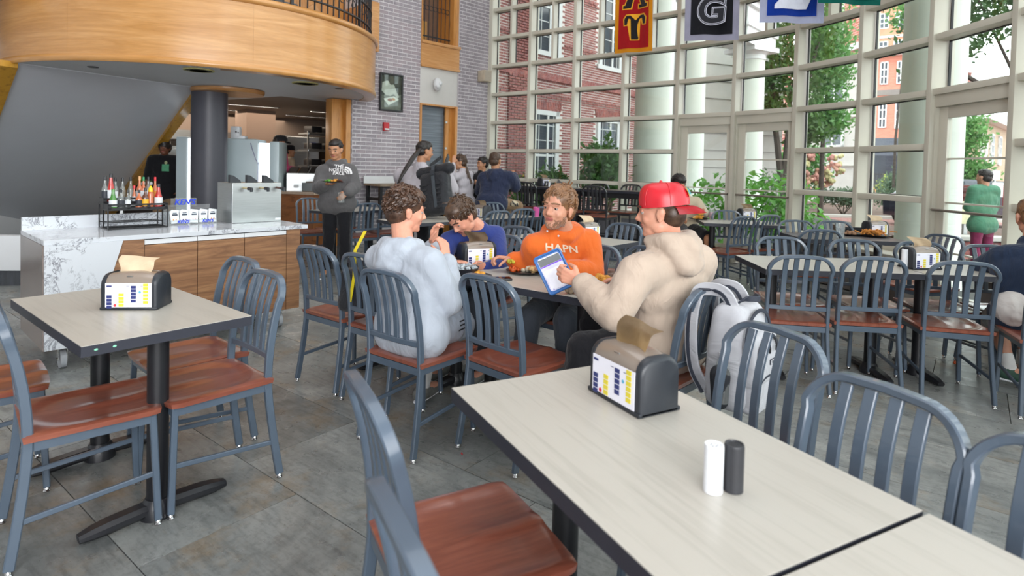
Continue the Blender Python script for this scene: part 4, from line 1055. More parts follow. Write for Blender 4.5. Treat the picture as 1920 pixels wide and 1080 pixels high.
# tall steel refrigerator
p = (-4.630, 13.200, 1.430)
t = thing('refrigerator', 'tall stainless steel refrigerator at the back of the kitchen', 'refrigerator', (p[0], p[1], 0), YA)
bm = B(); bm_box(bm, (0, .35, .97), (.74, .7, 1.94), bev=.01); obj('cabinet', bm, M_BRUSH, t, 0)
bm = B(); bm_box(bm, (0, -.02, .85), (.68, .04, 1.55), bev=.008); dr = obj('door', bm, M_BRUSH, t, 0)
bm = B(); bm_box(bm, (-.3, -.06, .9), (.03, .03, .4)); obj('handle', bm, M_BLACK, dr, 0)
bm = B(); bm_box(bm, (.2, -.03, 1.8), (.14, .01, .05)); obj('control_panel', bm, M_NAVY, t, 0)
# serving line: shelves with warmers
for k, (px_, nm) in enumerate((((-3.810, 12.200, 1.439), 'open steel shelving with dark pans right of the refrigerator'),)):
    t = thing('shelving_unit', nm, 'shelf', (px_[0], px_[1], 0), YA)
    for z in (.5, .9, 1.3, 1.62, 1.95):
        bm = B(); bm_box(bm, (0, 0, z), (1.0, .45, .03)); sh = obj('shelf', bm, M_BRUSH, t, 0)
        for x in (-.3, 0, .3):
            bm = B(); bm_box(bm, (x, 0, z+.09), (.22, .34, .12), bev=.01); obj('pan', bm, M_BLACK, sh)
    for x in (-.5, .5): bm = B(); bm_box(bm, (x, -.2, 1), (.03, .03, 2)); obj('upright', bm, M_BRUSH, t, 0)
bm = B(); bm_wbox(bm, 3.2, 8, 3.3, 3.4, 0, 1.9); bm.free()
# service counter with wooden front
p = Vector((-3.18, 9.55)); 
t = thing('service_counter', 'service counter with brown wood front and pale stone top behind the standing person', 'counter', (p.x, p.y, 0), R(163))
bm = B(); bm_box(bm, (.85, -.35, .43), (1.7, .7, .86)); obj('front_panel', bm, wood('counter_brown', '#6a3f22', '#935c34', 1.3, (3, 3, 9), .4), t, 0)
bm = B(); bm_box(bm, (.85, -.35, .885), (1.76, .76, .045), bev=.003); obj('stone_top', bm, plain('stone_tan', '#b09a86', .3), t, 0)
SCt = t
def onc(x, y): M2 = t.matrix_basis; 
def scw(x, y, z): c, s = math.cos(R(163)), math.sin(R(163)); return (p.x+c*x-s*y, p.y+s*x+c*y, z)
q = thing('cutting_box', 'small steel box on the service counter beside the standing person', 'box', scw(.2, -.3, .91), R(163))
bm = B(); bm_box(bm, (0, 0, .07), (.3, .26, .14), bev=.005); obj('body', bm, M_BRUSH, q, 0)
bm = B(); bm_box(bm, (0, 0, .15), (.2, .18, .02)); obj('lid', bm, M_KW, q, 0)
q = thing('topping_station', 'steel topping station with a row of black lids behind the service counter', 'dispenser', (-3.501, 10.300, 0.687)[:2]+(0.0,), R(20))
bm = B(); bm_box(bm, (0, 0, .6), (.75, .5, 1.2), bev=.01); obj('cabinet', bm, M_BRUSH, q, 0)
for k in range(4): bm = B(); bm_box(bm, (-.27+.17*k, -.05, 1.23), (.14, .3, .025), rot=(R(22), 0, R(-14))); obj('lid', bm, M_BLACK, q, 0)
for k in range(3): bm = B(); bm_box(bm, (-.22+.2*k, -.26, .98), (.08, .02, .05)); obj('tap', bm, M_WHITE, q, 0)
q = thing('work_table', 'steel prep table with food pans left of the lit cabinet', 'table', (-6.899, 12.000, 0.503)[:2]+(0.0,), R(30))
bm = B(); bm_box(bm, (0, 0, .9), (1.8, .6, .05)); obj('top', bm, M_BRUSH, q, 0)
for x in (-.8, .8): bm = B(); bm_box(bm, (x, 0, .45), (.05, .5, .88)); obj('leg', bm, M_BRUSH, q, 0)
for k in range(5): bm = B(); bm_box(bm, (-.7+.33*k, 0, .96), (.27, .4, .08), bev=.01); obj('food_pan', bm, [cO, cG, cY, cR, cBr][k], q, 0)
bm = B(); bm_box(bm, (0, .1, 1.35), (1.7, .3, .03)); bm_box(bm, (0, .1, 1.6), (1.7, .3, .03)); obj('over_shelf', bm, M_BRUSH, q, 0)
q = thing('oven_stack', 'dark oven stack at the left back of the kitchen', 'oven', (-7.926, 13.400, 1.354)[:2]+(0.0,), R(35))
bm = B(); bm_box(bm, (0, 0, .9), (1.6, .7, 1.8)); obj('body', bm, M_KD, q, 0)
for z in (.5, 1.0, 1.5): bm = B(); bm_box(bm, (0, -.36, z), (1.3, .03, .35)); obj('oven_door', bm, M_BRUSH, q, 0)

# lit white cabinet behind the column
p = Vector((-5.347, 9.500, 1.373)[:2]); ex = (Vector((-3.795, 9.750, 1.412)[:2])-p); ca = math.atan2(ex.y, ex.x); Lc = ex.length
t = thing('lit_cabinet', 'pale white acrylic drink cabinet with glowing strips behind the grey column', 'cabinet', (p.x, p.y, 0), ca)
M_ACR = plain('acrylic_pale', '#b7c6cb', .35, 0, .02, 3); M_GLOW = emit('glow_white', (.95, .97, 1), 1.6)
def rb(name, x0, x1, y0, y1, z0, z1, mat, bev=.03): bm = B(); bm_box(bm, ((x0+x1)/2, (y0+y1)/2, (z0+z1)/2), (x1-x0, y1-y0, z1-z0), bev=bev); return obj(name, bm, mat, t)
rb('side_panel', 0, .17, -.06, .5, 0, 1.75, M_ACR); rb('side_panel', .23, .30, -.06, .5, 0, 1.74, M_ACR, .02)
rb('light_strip', .17, .235, -.03, .4, .1, 1.72, M_GLOW, .005)
rb('front_panel', .55, 1.24, -.08, .5, 0, 1.74, M_ACR); rb('light_panel', 1.24, 1.44, -.02, .45, .1, 1.68, M_GLOW, .005); rb('side_panel', 1.42, Lc, -.1, .5, 0, 1.71, M_ACR)
q = thing('lanyard', 'purple lanyard hanging in a Y on the lit cabinet', 'lanyard', (p.x+ex.x*.81, p.y+ex.y*.81-.1, 1.2), ca)
bm = B()
for s in (-1, 1): bm_sweep(bm, [Vector((s*.12, -.02, .47)), Vector((s*.1, -.03, .4)), Vector((s*.04, -.03, .22)), Vector((0, -.03, .14))], rect(.012, .004))
bm_sweep(bm, [Vector((0, -.03, .15)), Vector((0, -.03, -.18))], rect(.016, .005)); obj('strap', bm, plain('lanyard_purple', '#4c2f78', .6), q)
bm = B(); bm_box(bm, (.01, -.035, -.22), (.03, .012, .07), rot=(0, .5, 0)); bm_box(bm, (.04, -.035, -.21), (.02, .01, .05), rot=(0, -.4, 0)); obj('key_fob', bm, plain('fob_teal', '#2f7f86', .4), q)
q = thing('white_jug', 'small white plastic dispenser standing on top of the lit cabinet', 'dispenser', (p.x+ex.x*.545, p.y+ex.y*.545, 1.74), ca)
bm = B(); bm_box(bm, (0, .1, .1), (.14, .14, .2), bev=.02); bm_box(bm, (.06, .1, .025), (.2, .16, .05), bev=.015); obj('body', bm, M_SALT, q)
bm = B(); bm_cyl(bm, (.02, .025, .11), (.02, .01, .11), .012, seg=10); bm_cyl(bm, (.055, .025, .1), (.055, .01, .1), .009, seg=10); obj('button', bm, M_BLACK, q)
# ------------------------------------------------------------ outside the glass
GZ = -.16
def ground_mat():
    m, n, b = newmat('brick_paving')
    t = n.nodes.new('ShaderNodeTexCoord'); mp = n.nodes.new('ShaderNodeMapping'); mp.inputs['Rotation'].default_value = (0, 0, .5)
    br = n.nodes.new('ShaderNodeTexBrick'); br.inputs['Scale'].default_value = 1; br.inputs['Brick Width'].default_value = .2; br.inputs['Row Height'].default_value = .1; br.inputs['Mortar Size'].default_value = .006
    br.inputs['Color1'].default_value = C('#8c5a55'); br.inputs['Color2'].default_value = C('#9c6e66'); br.inputs['Mortar'].default_value = C('#9c8880')
    n.links.new(t.outputs['Object'], mp.inputs[0]); n.links.new(mp.outputs[0], br.inputs['Vector']); n.links.new(br.outputs['Color'], b.inputs['Base Color']); b.inputs['Roughness'].default_value = .85
    return m
bm = B(); bm_box(bm, (14, 30, GZ-.06), (90, 90, .1)); struct('ground', bm, ground_mat())
M_MULCH = plain('mulch', '#5f4a40', .95, 0, .35, 25, .6)
M_CONC = plain('concrete_kerb', '#b9b6b0', .8, 0, .06, 6)
bm = B(); bm_prism(bm, [(-3, 12.9), (2.2, 9.2+3), (3.0, 11.2), (5.6, 9.6), (7.2, 13), (6.0, 17), (8.0, 22), (30, 20), (34, 40), (-3, 40)], GZ-.01, GZ+.04); tag(obj('planting_bed', bm, M_MULCH, None, 0), 'brown mulch planting bed outside the windows', 'planting bed', kind='stuff')
bm = B(); bm_sweep(bm, [Vector((6.0, 17, GZ)), Vector((8.0, 22, GZ)), Vector((14, 21.4, GZ)), Vector((30, 20, GZ))], rect(.25, .2)); struct('trim_11', bm, M_CONC)

# ---- near red brick hall, every course real
FP = Vector((-.43, 14.0)); FA = R(47); FU = Vector((math.cos(FA), math.sin(FA))); FN = Vector((FU.y, -FU.x))   # FN points to the glass
M_RB = brick_mat('red_brick', [(.3, '#8f4f4b'), (.5, '#ab6660'), (.7, '#bf7c72')], spot=14)
def rb_vary(m):
    n = m.node_tree; b = n.nodes['Principled BSDF']; src = b.inputs['Base Color'].links[0].from_socket
    v = n.nodes.new('ShaderNodeTexVoronoi'); t = n.nodes.new('ShaderNodeTexCoord'); mp = n.nodes.new('ShaderNodeMapping'); mp.inputs['Scale'].default_value = (5, 5, 14.7)
    n.links.new(t.outputs['Object'], mp.inputs[0]); n.links.new(mp.outputs[0], v.inputs['Vector'])
    c = ramp(n, v.outputs['Color'], [(.2, (.55, .5, .52)), (.5, (1, 1, 1)), (.8, (1.0, .9, .85))]); n.links.new(mixc(n, .8, src, c, 'MULTIPLY'), b.inputs['Base Color'])
rb_vary(M_RB)
M_RM = plain('light_mortar', '#e6e0dc', .95, 0, .03, 8)
M_STONE = plain('pale_stone', '#c4c1bd', .75, 0, .05, 2); M_WTRIM = plain('white_trim', '#dfe2e2', .5, 0, .02); M_PANE = plain('dark_pane', '#39434d', .12, 0, .2, 1, spec=.6)
HALL = thing('brick_hall', 'red brick building with white windows close outside the glass wall at the left', 'building', (FP.x, FP.y, 0), FA)
def fbx(bm, s0, s1, k0, k1, z0, z1, bev=0): bm_box(bm, ((s0+s1)/2, -(k0+k1)/2, (z0+z1)/2), (s1-s0, k1-k0, z1-z0), bev=bev)    # local: x along, -y toward the viewer
SEND = 6.15; HZ = 9.6
wins = [(1.3, 2.35, .55, 2.85), (1.3, 2.35, 4.35, 6.6), (4.1, 5.25, .9, 2.85), (4.1, 5.25, 4.35, 6.6), (1.3, 2.35, 7.9, 9.6), (4.1, 5.25, 7.9, 9.6)]
bm = B(); fbx(bm, -1.5, SEND, -.4, -.002, GZ, HZ); obj('wall', bm, M_RM, HALL, 0)
bm = B(); CHR, BLR = .0677, .2032
def inwin(s0, s1, z): return any(s1 > a-.02 and s0 < b_+.02 and c_-.12 < z < d_+(.24 if d_ < 7 else 0) for a, b_, c_, d_ in wins)
for k in range(int((HZ-GZ)/CHR)):
    z = GZ+(k+.5)*CHR
    if z < .2: continue
    for (sa_, sb_, off) in ((-1.0, .38, .0), (.38, 1.1, .06), (1.1, SEND, 0.0)):
        s = sa_-(BLR/2 if k % 2 else 0)
        while s < sb_-.02:
            a, b_ = max(s, sa_), min(s+BLR, sb_); s += BLR
            if inwin(a, b_, z):
                hit = [w for w in wins if b_ > w[0]-.02 and a < w[1]+.02 and w[2]-.12 < z < w[3]+.24][0]
                if b_ <= hit[0]+.03 or a >= hit[1]-.03: pass
                else: continue
            pr = off+(.03 if (k % 20) in (9, 10) else 0)
            fbx(bm, a+.009, b_-.009, -.03, pr+.005, z-CHR/2+.0095, z+CHR/2-.0095)
o = obj('brickwork', bm, M_RB, HALL, 0); o['kind'] = 'stuff'
for (a, b_, c_, d_) in wins[:4]:
    for q in range(18):   # flared brick lintel, each brick of it
        u = (q+.5)/18; x = a-.06+(b_-a+.12)*u; tilt = (u-.5)*.55
        bm = B(); bm_box(bm, (x+.11*tilt, -.012, d_+.12), (.058, .05, .235), rot=(0, tilt, 0)); obj('lintel_brick', bm, M_RB, HALL, 0)
for (a, b_, c_, d_) in wins:
    bm = B(); fbx(bm, a, b_, -.14, .004, c_, d_); pn = obj('window_pane', bm, M_PANE, HALL, 0)
    bm = B()
    fbx(bm, a, a+.14, -.12, .05, c_, d_); fbx(bm, b_-.14, b_, -.12, .05, c_, d_); fbx(bm, a, b_, -.12, .05, d_-.12, d_); fbx(bm, a-.08, b_+.08, -.12, .06, c_-.12, c_)
    fbx(bm, a+.55*(b_-a), a+.62*(b_-a), -.12, .03, c_, d_); fbx(bm, a, b_, -.12, .025, (c_+d_)/2-.03, (c_+d_)/2+.03)
    obj('window_frame', bm, M_WTRIM, HALL, 0)
    bm = B()
    for q in range(1, 6): fbx(bm, a+.14, b_-.14, -.055, .014, c_+(d_-c_)*q/6-.01, c_+(d_-c_)*q/6+.01)
    for q in (.25, .8): fbx(bm, a+(b_-a)*q, a+(b_-a)*q+.018, -.055, .014, c_, d_)
    obj('muntins', bm, M_WTRIM, HALL, 0)
for s0, s1 in ((-1.0, SEND),):
    for z in (3.62, 7.1): bm = B(); fbx(bm, s0, s1, -.02, .07, z, z+.14); obj('belt_course', bm, M_RB, HALL, 0)
# stone corner and the recessed wing behind the columns
WING = thing('stone_wing', 'grey stone and brick wing behind the big white columns', 'building', (6.4, 20.6, 0), R(20))
bm = B(); bm_box(bm, (-3.0, 0, 4.8), (1.2, .5, 10)); bm_box(bm, (1.0, .8, 4.8), (6.5, .4, 10)); obj('wall', bm, M_STONE, WING, 0)
for z in [.3+.62*k for k in range(15)]:
    bm = B(); bm_box(bm, (-3.0, -.25, z), (1.21, .03, .012)); bm_box(bm, (1.0, .59, z), (6.5, .03, .012)); obj('stone_joint', bm, plain('joint', '#8a8886', .8), WING, 0)
bm = B(); bm_box(bm, (-1.5, .3, 3.5), (1.6, .3, 12)); obj('white_panel', bm, M_WTRIM, WING, 0)
for (x, z, w_, h) in ((-1.3, 1.1, .5, 1.6), (-.75, 1.1, .35, 1.6), (-1.3, 3.0, .5, 1.2), (-.75, 3.0, .35, 1.2), (-.1, 4.4, .9, 2.2)):
    bm = B(); bm_box(bm, (x, .14 if x < -.5 else .58, z), (w_, .06, h)); p_ = obj('window_pane', bm, M_PANE, WING, 0)
    bm = B(); yy = .09 if x < -.5 else .52
    for dx in (-w_/2, 0, w_/2): bm_box(bm, (x+dx, yy, z), (.05, .05, h+.1))
    for dz in (-h/2, -h/6, h/6, h/2): bm_box(bm, (x, yy, z+dz), (w_+.05, .05, .04))
    obj('window_frame', bm, M_WTRIM, WING, 0)
# big round columns of the portico
def column(lb, x, y, r, z1=5.05):
    t = thing('portico_column', lb, 'column', (x, y, GZ), 0, 'white portico columns outside the glass')
    bm = B(); bm_lathe(bm, [(r*1.25, 0), (r*1.25, .15), (r*1.08, .3), (r, .34), (r*.99, 2), (r*.93, z1-GZ-.35)], 40); obj('shaft', bm, plain('column_cream', '#cdd2c8', .6, 0, .03, 1), t)
    bm = B(); bm_lathe(bm, [(r*.93, z1-GZ-.35), (r*1.0, z1-GZ-.33), (r*1.0, z1-GZ-.3), (r*.95, z1-GZ-.28), (r*.97, z1-GZ-.2), (r*1.18, z1-GZ-.12)], 40); obj('capital', bm, M_WTRIM, t)
    bm = B(); bm_box(bm, (0, 0, z1-GZ-.06), (r*2.6, r*2.6, .12), rot=(0, 0, R(30))); obj('abacus', bm, M_WTRIM, t, 0)
column('widest white portico column beside the red brick hall', 3.13, 13.4, .42, 6.4)
column('second white portico column, left of the first glass door', 4.62, 15.8, .42, 6.2)
column('white portico column with its capital in view above the second glass door', 7.05, 17.9, .42)
column('pale portico column just outside the right windows', 5.42, 7.75, .36, 8)
t = thing('entablature', 'white moulded beam resting on the portico columns', 'beam', (7.2, 18.2, 5.05), R(48))
for z0, z1, o_ in ((0, .45, 0), (.45, .55, .06), (.55, 1.0, .0), (1.0, 1.15, .12), (1.15, 1.35, .28)):
    bm = B(); bm_box(bm, (-.4, 0, (z0+z1)/2), (2.3+o_*2, .85+o_*2, z1-z0)); obj('moulding', bm, M_WTRIM, t, 0)

def far_building(name, lb, p0, p1, depth, h, mat, wins, cornice=True, floors=()):
    p0, p1 = Vector(p0[:2]), Vector(p1[:2]); L = (p1-p0).length; a = math.atan2((p1-p0).y, (p1-p0).x)
    t = thing(name, lb, 'building', (p0.x, p0.y, GZ), a)
    bm = B(); bm_box(bm, (L/2, depth/2, h/2), (L, depth, h)); obj('wall', bm, mat, t, 0)
    for x, z, w_, hh in wins:
        bm = B(); bm_box(bm, (x, .0, z+hh/2), (w_, .12, hh)); obj('window_pane', bm, M_PANE, t, 0)
        bm = B()
        for dx in (-w_/2, 0, w_/2): bm_box(bm, (x+dx, -.05, z+hh/2), (.1, .1, hh+.1))
        for k in range(4): bm_box(bm, (x, -.05, z+hh*k/3), (w_+.1, .1, .1))
        obj('window_frame', bm, M_WTRIM, t, 0)
    if cornice:
        bm = B(); bm_box(bm, (L/2, depth/2-.2, h+.15), (L+.8, depth+.8, .35)); obj('cornice', bm, M_WTRIM, t, 0)
    for z, hh, m in floors:
        bm = B(); bm_box(bm, (L/2, -.04, z), (L+.1, .14, hh)); obj('band', bm, m, t, 0)
    return t
def texbrick(name, c1, c2, mo, sc=1):
    m, n, b = newmat(name); t = n.nodes.new('ShaderNodeTexCoord'); mp = n.nodes.new('ShaderNodeMapping'); mp.inputs['Rotation'].default_value = (R(90), 0, 0)
    br = n.nodes.new('ShaderNodeTexBrick'); br.inputs['Scale'].default_value = sc; br.inputs['Brick Width'].default_value = .3; br.inputs['Row Height'].default_value = .1; br.inputs['Mortar Size'].default_value = .01
    br.inputs['Color1'].default_value = C(c1); br.inputs['Color2'].default_value = C(c2); br.inputs['Mortar'].default_value = C(mo)
    n.links.new(t.outputs['Object'], mp.inputs[0]); n.links.new(mp.outputs[0], br.inputs['Vector']); n.links.new(br.outputs['Color'], b.inputs['Base Color']); b.inputs['Roughness'].default_value = .9; return m
far_building('brick_hall_gable', 'pink brick building end behind the tree stems, with blue signs', (12.738, 30.000, 2.024), (13.527, 29.500, 2.037), 1, 9, texbrick('pink_brick', '#a8655c', '#b97a70', '#cfc0b8', .8), [], floors=((.5, .5, M_CONC), (3.2, .15, texbrick('pink_brick2', '#8a4c46', '#9c5a52', '#b9a49c'))))
bB = (12.472, 27.200, 1.987)
t = thing('blue_sign', 'small white and blue sign on the pink brick building', 'sign', (bB[0], bB[1]+1.9, 1.6), R(-30))
bm = B(); bm_box(bm, (0, 0, .35), (.28, .04, .7)); obj('plate', bm, M_WTRIM, t, 0); bm = B(); bm_box(bm, (0, -.03, -.15), (.34, .03, .3)); obj('blue_part', bm, M_BLUE, t, 0)
far_building('stone_hall', 'white stone and red brick hall with tall windows behind the hydrangea', (16.143, 34.000, 5.179), (16.767, 29.000, 4.694), .6, 7.2, M_STONE, [(3.2, 3.0, 1.5, 3.4), (.8, 7.4, .8, 2.4)], cornice=False, floors=((2.0, .06, M_CONC), (4.4, .05, M_CONC), (6.6, .05, M_CONC), (7.3, .3, M_WTRIM)))
far_building('brick_upper_hall', 'red brick upper storeys above the white stone hall', (17.051, 33.200, 9.237), (16.848, 29.400, 8.381), .5, 16, texbrick('orange_brick', '#a05a4c', '#b06a58', '#c8a89c', .8), [(1.5, 8.4, 1.3, 3.2)], floors=((7.9, .3, M_WTRIM),))
far_building('salmon_block', 'salmon coloured brick block with narrow windows and a dark shop base', (33.476, 56.000, 7.790), (37.870, 53.000, 7.593), 8, 12.6, texbrick('salmon', '#c07a68', '#c98672', '#c9907e', 1), [(.9, 6.0, .55, 2.4), (2.2, 5.9, .55, 2.4), (.9, 10, .55, 2.0), (2.2, 10, .55, 2.0), (3.6, 5.9, .55, 2.4)], floors=((4.2, 1.6, plain('slate_blue', '#525a66', .6)), (9.2, .5, plain('grey_band', '#7c7672', .7)), (2.0, 2.8, M_PANE)))
far_building('tall_block', 'tall orange brick apartment block behind the salmon one', (45.443, 76.000, 19.496), (51.040, 72.000, 18.731), 10, 26, texbrick('tan_brick', '#b9785c', '#c48a6c', '#c9a08a', 1), [(1+1.6*k, z, .9, 1.8) for k in range(4) for z in (16.5, 20)], floors=((18.9, .3, M_CONC),))
far_building('tan_house', 'low tan brick house with dark windows behind the green shirted person', (28.0, 36.0), (38.4, 46.0), .6, 5.1, plain('tan_stucco', '#b29f86', .8, 0, .04, 2), [(1.15, 2.7, .6, 1.5), (2.8, 2.7, .6, 1.5), (5.1, 2.5, 1.1, 1.9), (8.4, 2.5, 1.1, 1.9), (2.5, .9, .7, 1.1)])
far_building('brick_hall_far', 'hazy brick building seen through the leaves at the top right', (43.769, 60.000, 12.159), (45.743, 60.000, 12.206), 5, 12, texbrick('far_brick', '#9c6a62', '#a8766c', '#b89a92'), [])
# iron fence before the shop windows
t = thing('iron_fence', 'black iron fence in front of the salmon block', 'fence', (20.692, 34.000, 0.887)[:2]+(GZ+.85,), 0)
for k in range(16): bm = B(); bm_box(bm, (k*.16, 0, 0), (.03, .03, 1.7)); obj('bar', bm, M_BLACK, t, 0)
bm = B(); bm_box(bm, (1.2, 0, .75), (2.6, .03, .04)); bm_box(bm, (1.2, 0, -.6), (2.6, .03, .04)); obj('rail', bm, M_BLACK, t, 0)

# ---- planting
def leafmesh(pts, size, mat_name, c1, c2, seed=1, up=.3):
    rs = np.random.RandomState(seed); n = len(pts); P = np.array(pts); d = rs.normal(size=(n, 3)); d /= np.linalg.norm(d, axis=1)[:, None]
    u = np.cross(d, rs.normal(size=(n, 3))); u /= np.linalg.norm(u, axis=1)[:, None]; d[:, 2] += up; s = size*rs.uniform(.6, 1.3, (n, 1))
    v = np.stack([P-d*s*.0, P+u*s*.28+d*s*.5, P+d*s*1.0, P-u*s*.28+d*s*.5], 1).reshape(-1, 3)
    me = bpy.data.meshes.new('foliage'); me.from_pydata(v.tolist(), [], [(4*i, 4*i+1, 4*i+2, 4*i+3) for i in range(n)])
    if mat_name not in MAT:
        m, nn, b = newmat(mat_name); f, _ = noise(nn, 3.5, 3); f2 = nn.nodes.new('ShaderNodeTexWhiteNoise'); g_ = nn.nodes.new('ShaderNodeNewGeometry')
        nn.links.new(ramp(nn, f, [(.3, c1), (.7, c2)]), b.inputs['Base Color']); b.inputs['Roughness'].default_value = .55
        tl_ = nn.nodes.new('ShaderNodeBsdfTranslucent'); tl_.inputs[0].default_value = C(c2); mx = nn.nodes.new('ShaderNodeMixShader'); mx.inputs[0].default_value = .3
        out = nn.nodes['Material Output']; nn.links.new(b.outputs[0], mx.inputs[1]); nn.links.new(tl_.outputs[0], mx.inputs[2]); nn.links.new(mx.outputs[0], out.inputs[0]); MAT[mat_name] = m
    me.materials.append(MAT[mat_name]); return me
def blob_pts(c, r, n, seed, shell=.55, clumps=26):
    rs = np.random.RandomState(seed); c = np.array(c); r = np.array(r); out = []
    cc = rs.normal(size=(clumps, 3)); cc /= np.linalg.norm(cc, axis=1)[:, None]; cc *= rs.uniform(.35, .85, (clumps, 1))
    k = rs.randint(0, clumps, n); p = cc[k]+rs.normal(size=(n, 3))*.19; return c+p*r
def bush(name, lb, c, r, n, size, mn, c1, c2, seed, cat='shrub', group=None, stem=True):
    t = thing(name, lb, cat, (c[0], c[1], GZ), 0, group)
    me = leafmesh(blob_pts((0, 0, c[2]-GZ), r, n, seed), size, mn, c1, c2, seed); o = obj('foliage', me, None, t); o['kind'] = 'stuff'
    if stem:
        bm = B()
        for k in range(5): bm_cyl(bm, (0, 0, 0), (r[0]*.5*math.cos(k*1.3), r[1]*.5*math.sin(k*1.3), c[2]-GZ), .02, .008, 6)
        obj('stem', bm, plain('bark', '#5d5148', .9), t)
    return t
bush('rhododendron', 'dark green rhododendron with long leaves against the red brick hall', (1.95, 12.9, 1.35), (.62, .4, .72), 1500, .15, 'leaf_rhodo', '#24451f', '#5c8744', 3)
bush('evergreen_shrub', 'low green shrub left of the rhododendron', (.75, 13.1, .95), (.6, .35, .5), 900, .12, 'leaf_rhodo', '#24451f', '#5c8744', 4)
bush('evergreen_shrub', 'dark shrub between the rhododendron and the widest column', (2.45, 14.9, 1.3), (.3, .3, .95), 700, .13, 'leaf_rhodo', '#24451f', '#5c8744', 5)
bush('evergreen_shrub', 'low shrub at the foot of the brick hall, behind the puffer jacket', (.3, 13.0, .6), (.5, .3, .35), 500, .11, 'leaf_rhodo', '#24451f', '#5c8744', 6)
# bright broad-leaved bush: single leaves
BL_ = thing('hydrangea_bush', 'bright green broad leaved bush right outside the glass doors', 'shrub', (4.35, 10.9, GZ))
bm = B(); L1 = .17
vs = []
for k in range(7):
    u = k/6; w_ = .052*math.sin(PI*min(1, u*1.02))**.8*(1.15-.3*u); z = .03*math.sin(u*2.4)-.05*u*u
    vs.append((bm.verts.new((-w_, L1*u, z-.008)), bm.verts.new((0, L1*u, z-.016)), bm.verts.new((w_, L1*u, z-.008))))
for a, b_ in zip(vs, vs[1:]): bm.faces.new((a[0], a[1], b_[1], b_[0])); bm.faces.new((a[1], a[2], b_[2], b_[1]))
me_leaf = mesh_of(bm, 'leaf', None or plain('tmp', '#5a9a3a'), 0)
leafmesh([(0, 0, 0)], .1, 'leaf_bright', '#3f7a26', '#7ab648', 1); me_leaf.materials.clear(); me_leaf.materials.append(MAT['leaf_bright'])
rs = np.random.RandomState(5)
for k in range(300):
    x = rs.uniform(-1.0, 1.25); hmax = 1.62*(1-.28*abs(x-.0)**2*.5)*(1 if x < .5 else 1-.35*(x-.5)); z = rs.uniform(.35, 1)*hmax; y = rs.uniform(-.45, .25)
    o = bpy.data.objects.new('leaf', me_leaf); COL.objects.link(o); o.parent = BL_; o.location = (x, y, z)
    o.rotation_euler = (R(rs.uniform(-45, 15)), R(rs.uniform(-30, 30)), R(rs.uniform(90, 270))); s = rs.uniform(.75, 1.35); o.scale = (s, s, s)
pts = [(rs.uniform(-1, 1.2), rs.uniform(-.1, .5), rs.uniform(.05, 1.3)) for _ in range(900)]
o = obj('inner_foliage', leafmesh(pts, .14, 'leaf_bright', '#4f9430', '#8fce58', 8), None, BL_); o['kind'] = 'stuff'
# pink flowering panicle hydrangea
HY = thing('panicle_hydrangea', 'flowering shrub with pink and cream flower heads beyond the windows', 'shrub', (12.6, 25.5, GZ))
o = obj('foliage', leafmesh(blob_pts((0, 0, 1.7), (1.25, .8, 1.15), 3200, 11), .17, 'leaf_hyd', '#2f6a2c', '#6aa84f', 11), None, HY); o['kind'] = 'stuff'
bm = B(); bm_cyl(bm, (0, 0, 0), (0, 0, 1.4), .07, .05, 8); obj('trunk', bm, plain('bark', '#5d5148', .9), HY)
M_FL = [plain('bloom_pink', '#c99a88', .9, 0, .25, 30, .8), plain('bloom_cream', '#b9b183', .9, 0, .2, 30, .8), plain('bloom_rose', '#bf8a80', .9, 0, .25, 30, .8)]
for k in range(46):
    bm = B(); 
    for q in range(7): bm_sph(bm, (random.gauss(0, .07), random.gauss(0, .07), random.gauss(0, .06)), random.uniform(.06, .1), 8, 6)
    o = obj('flower_head', bm, M_FL[k % 3], HY, 0); a = rs.uniform(0, 2*PI); rr_ = rs.uniform(.25, 1); o.location = (1.15*rr_*math.cos(a), -.75*rs.uniform(.5, 1), 1.7+1.0*rr_*math.sin(a))
# silver shrubs along the bed
for k, (x, y, rx, h) in enumerate(((8.6, 24.0, 1.1, .75), (10.6, 23.2, 1.2, .75), (12.6, 22.6, 1.2, .72), (14.6, 22.0, 1.2, .75), (16.2, 21.6, .9, .8), (15.6, 24.5, .8, 1.3))):
    bush('low_shrub', 'low silvery green shrub in the mulch bed, %s' % ['leftmost, behind the bright green bush', 'left of the hydrangea trunk', 'below the hydrangea', 'right of the hydrangea', 'beside the pale near column', 'tall one behind the row'][k], (x, y, .25+h*.4), (rx, .5, h*.6), 2000, .12, 'leaf_silver', '#3c5240', '#71876b', 20+k, group='low shrubs in the mulch bed')
bush('yellow_shrub', 'small yellow green shrub behind the low shrubs', (16.6, 26.5, .9), (.5, .4, .5), 400, .12, 'leaf_yellow', '#9db83a', '#d2dc5a', 31)
bush('round_shrub', 'grey green shrub between the leafy bush and the pink brick wall', (8.2, 18.5, .75), (.95, .5, .75), 1400, .09, 'leaf_grey', '#33492f', '#647d5c', 33)
M_BARK = plain('tree_bark', '#4c443e', .95, 0, .25, 6, .5)
def tree(name, lb, base, stems, crown, n, size, mn, c1, c2, seed, clumps=40, r0=.12):
    t = thing(name, lb, 'tree', (base[0], base[1], GZ)); bm = B()
    for s in stems:
        pts = [Vector(p) for p in s]
        for k, (a, b_) in enumerate(zip(pts, pts[1:])): bm_cyl(bm, a, b_, r0*(1-.25*k), r0*(1-.25*(k+1)) if k < 3 else r0*.2, 8)
    obj('trunk', bm, M_BARK, t)
    P = []
    for c_, r_, w_ in crown: P.append(blob_pts(c_, r_, int(n*w_), seed+len(P), clumps=clumps))
    o = obj('foliage', leafmesh(np.concatenate(P), size, mn, c1, c2, seed), None, t); o['kind'] = 'stuff'; return t
b1 = (9.0, 20.0)
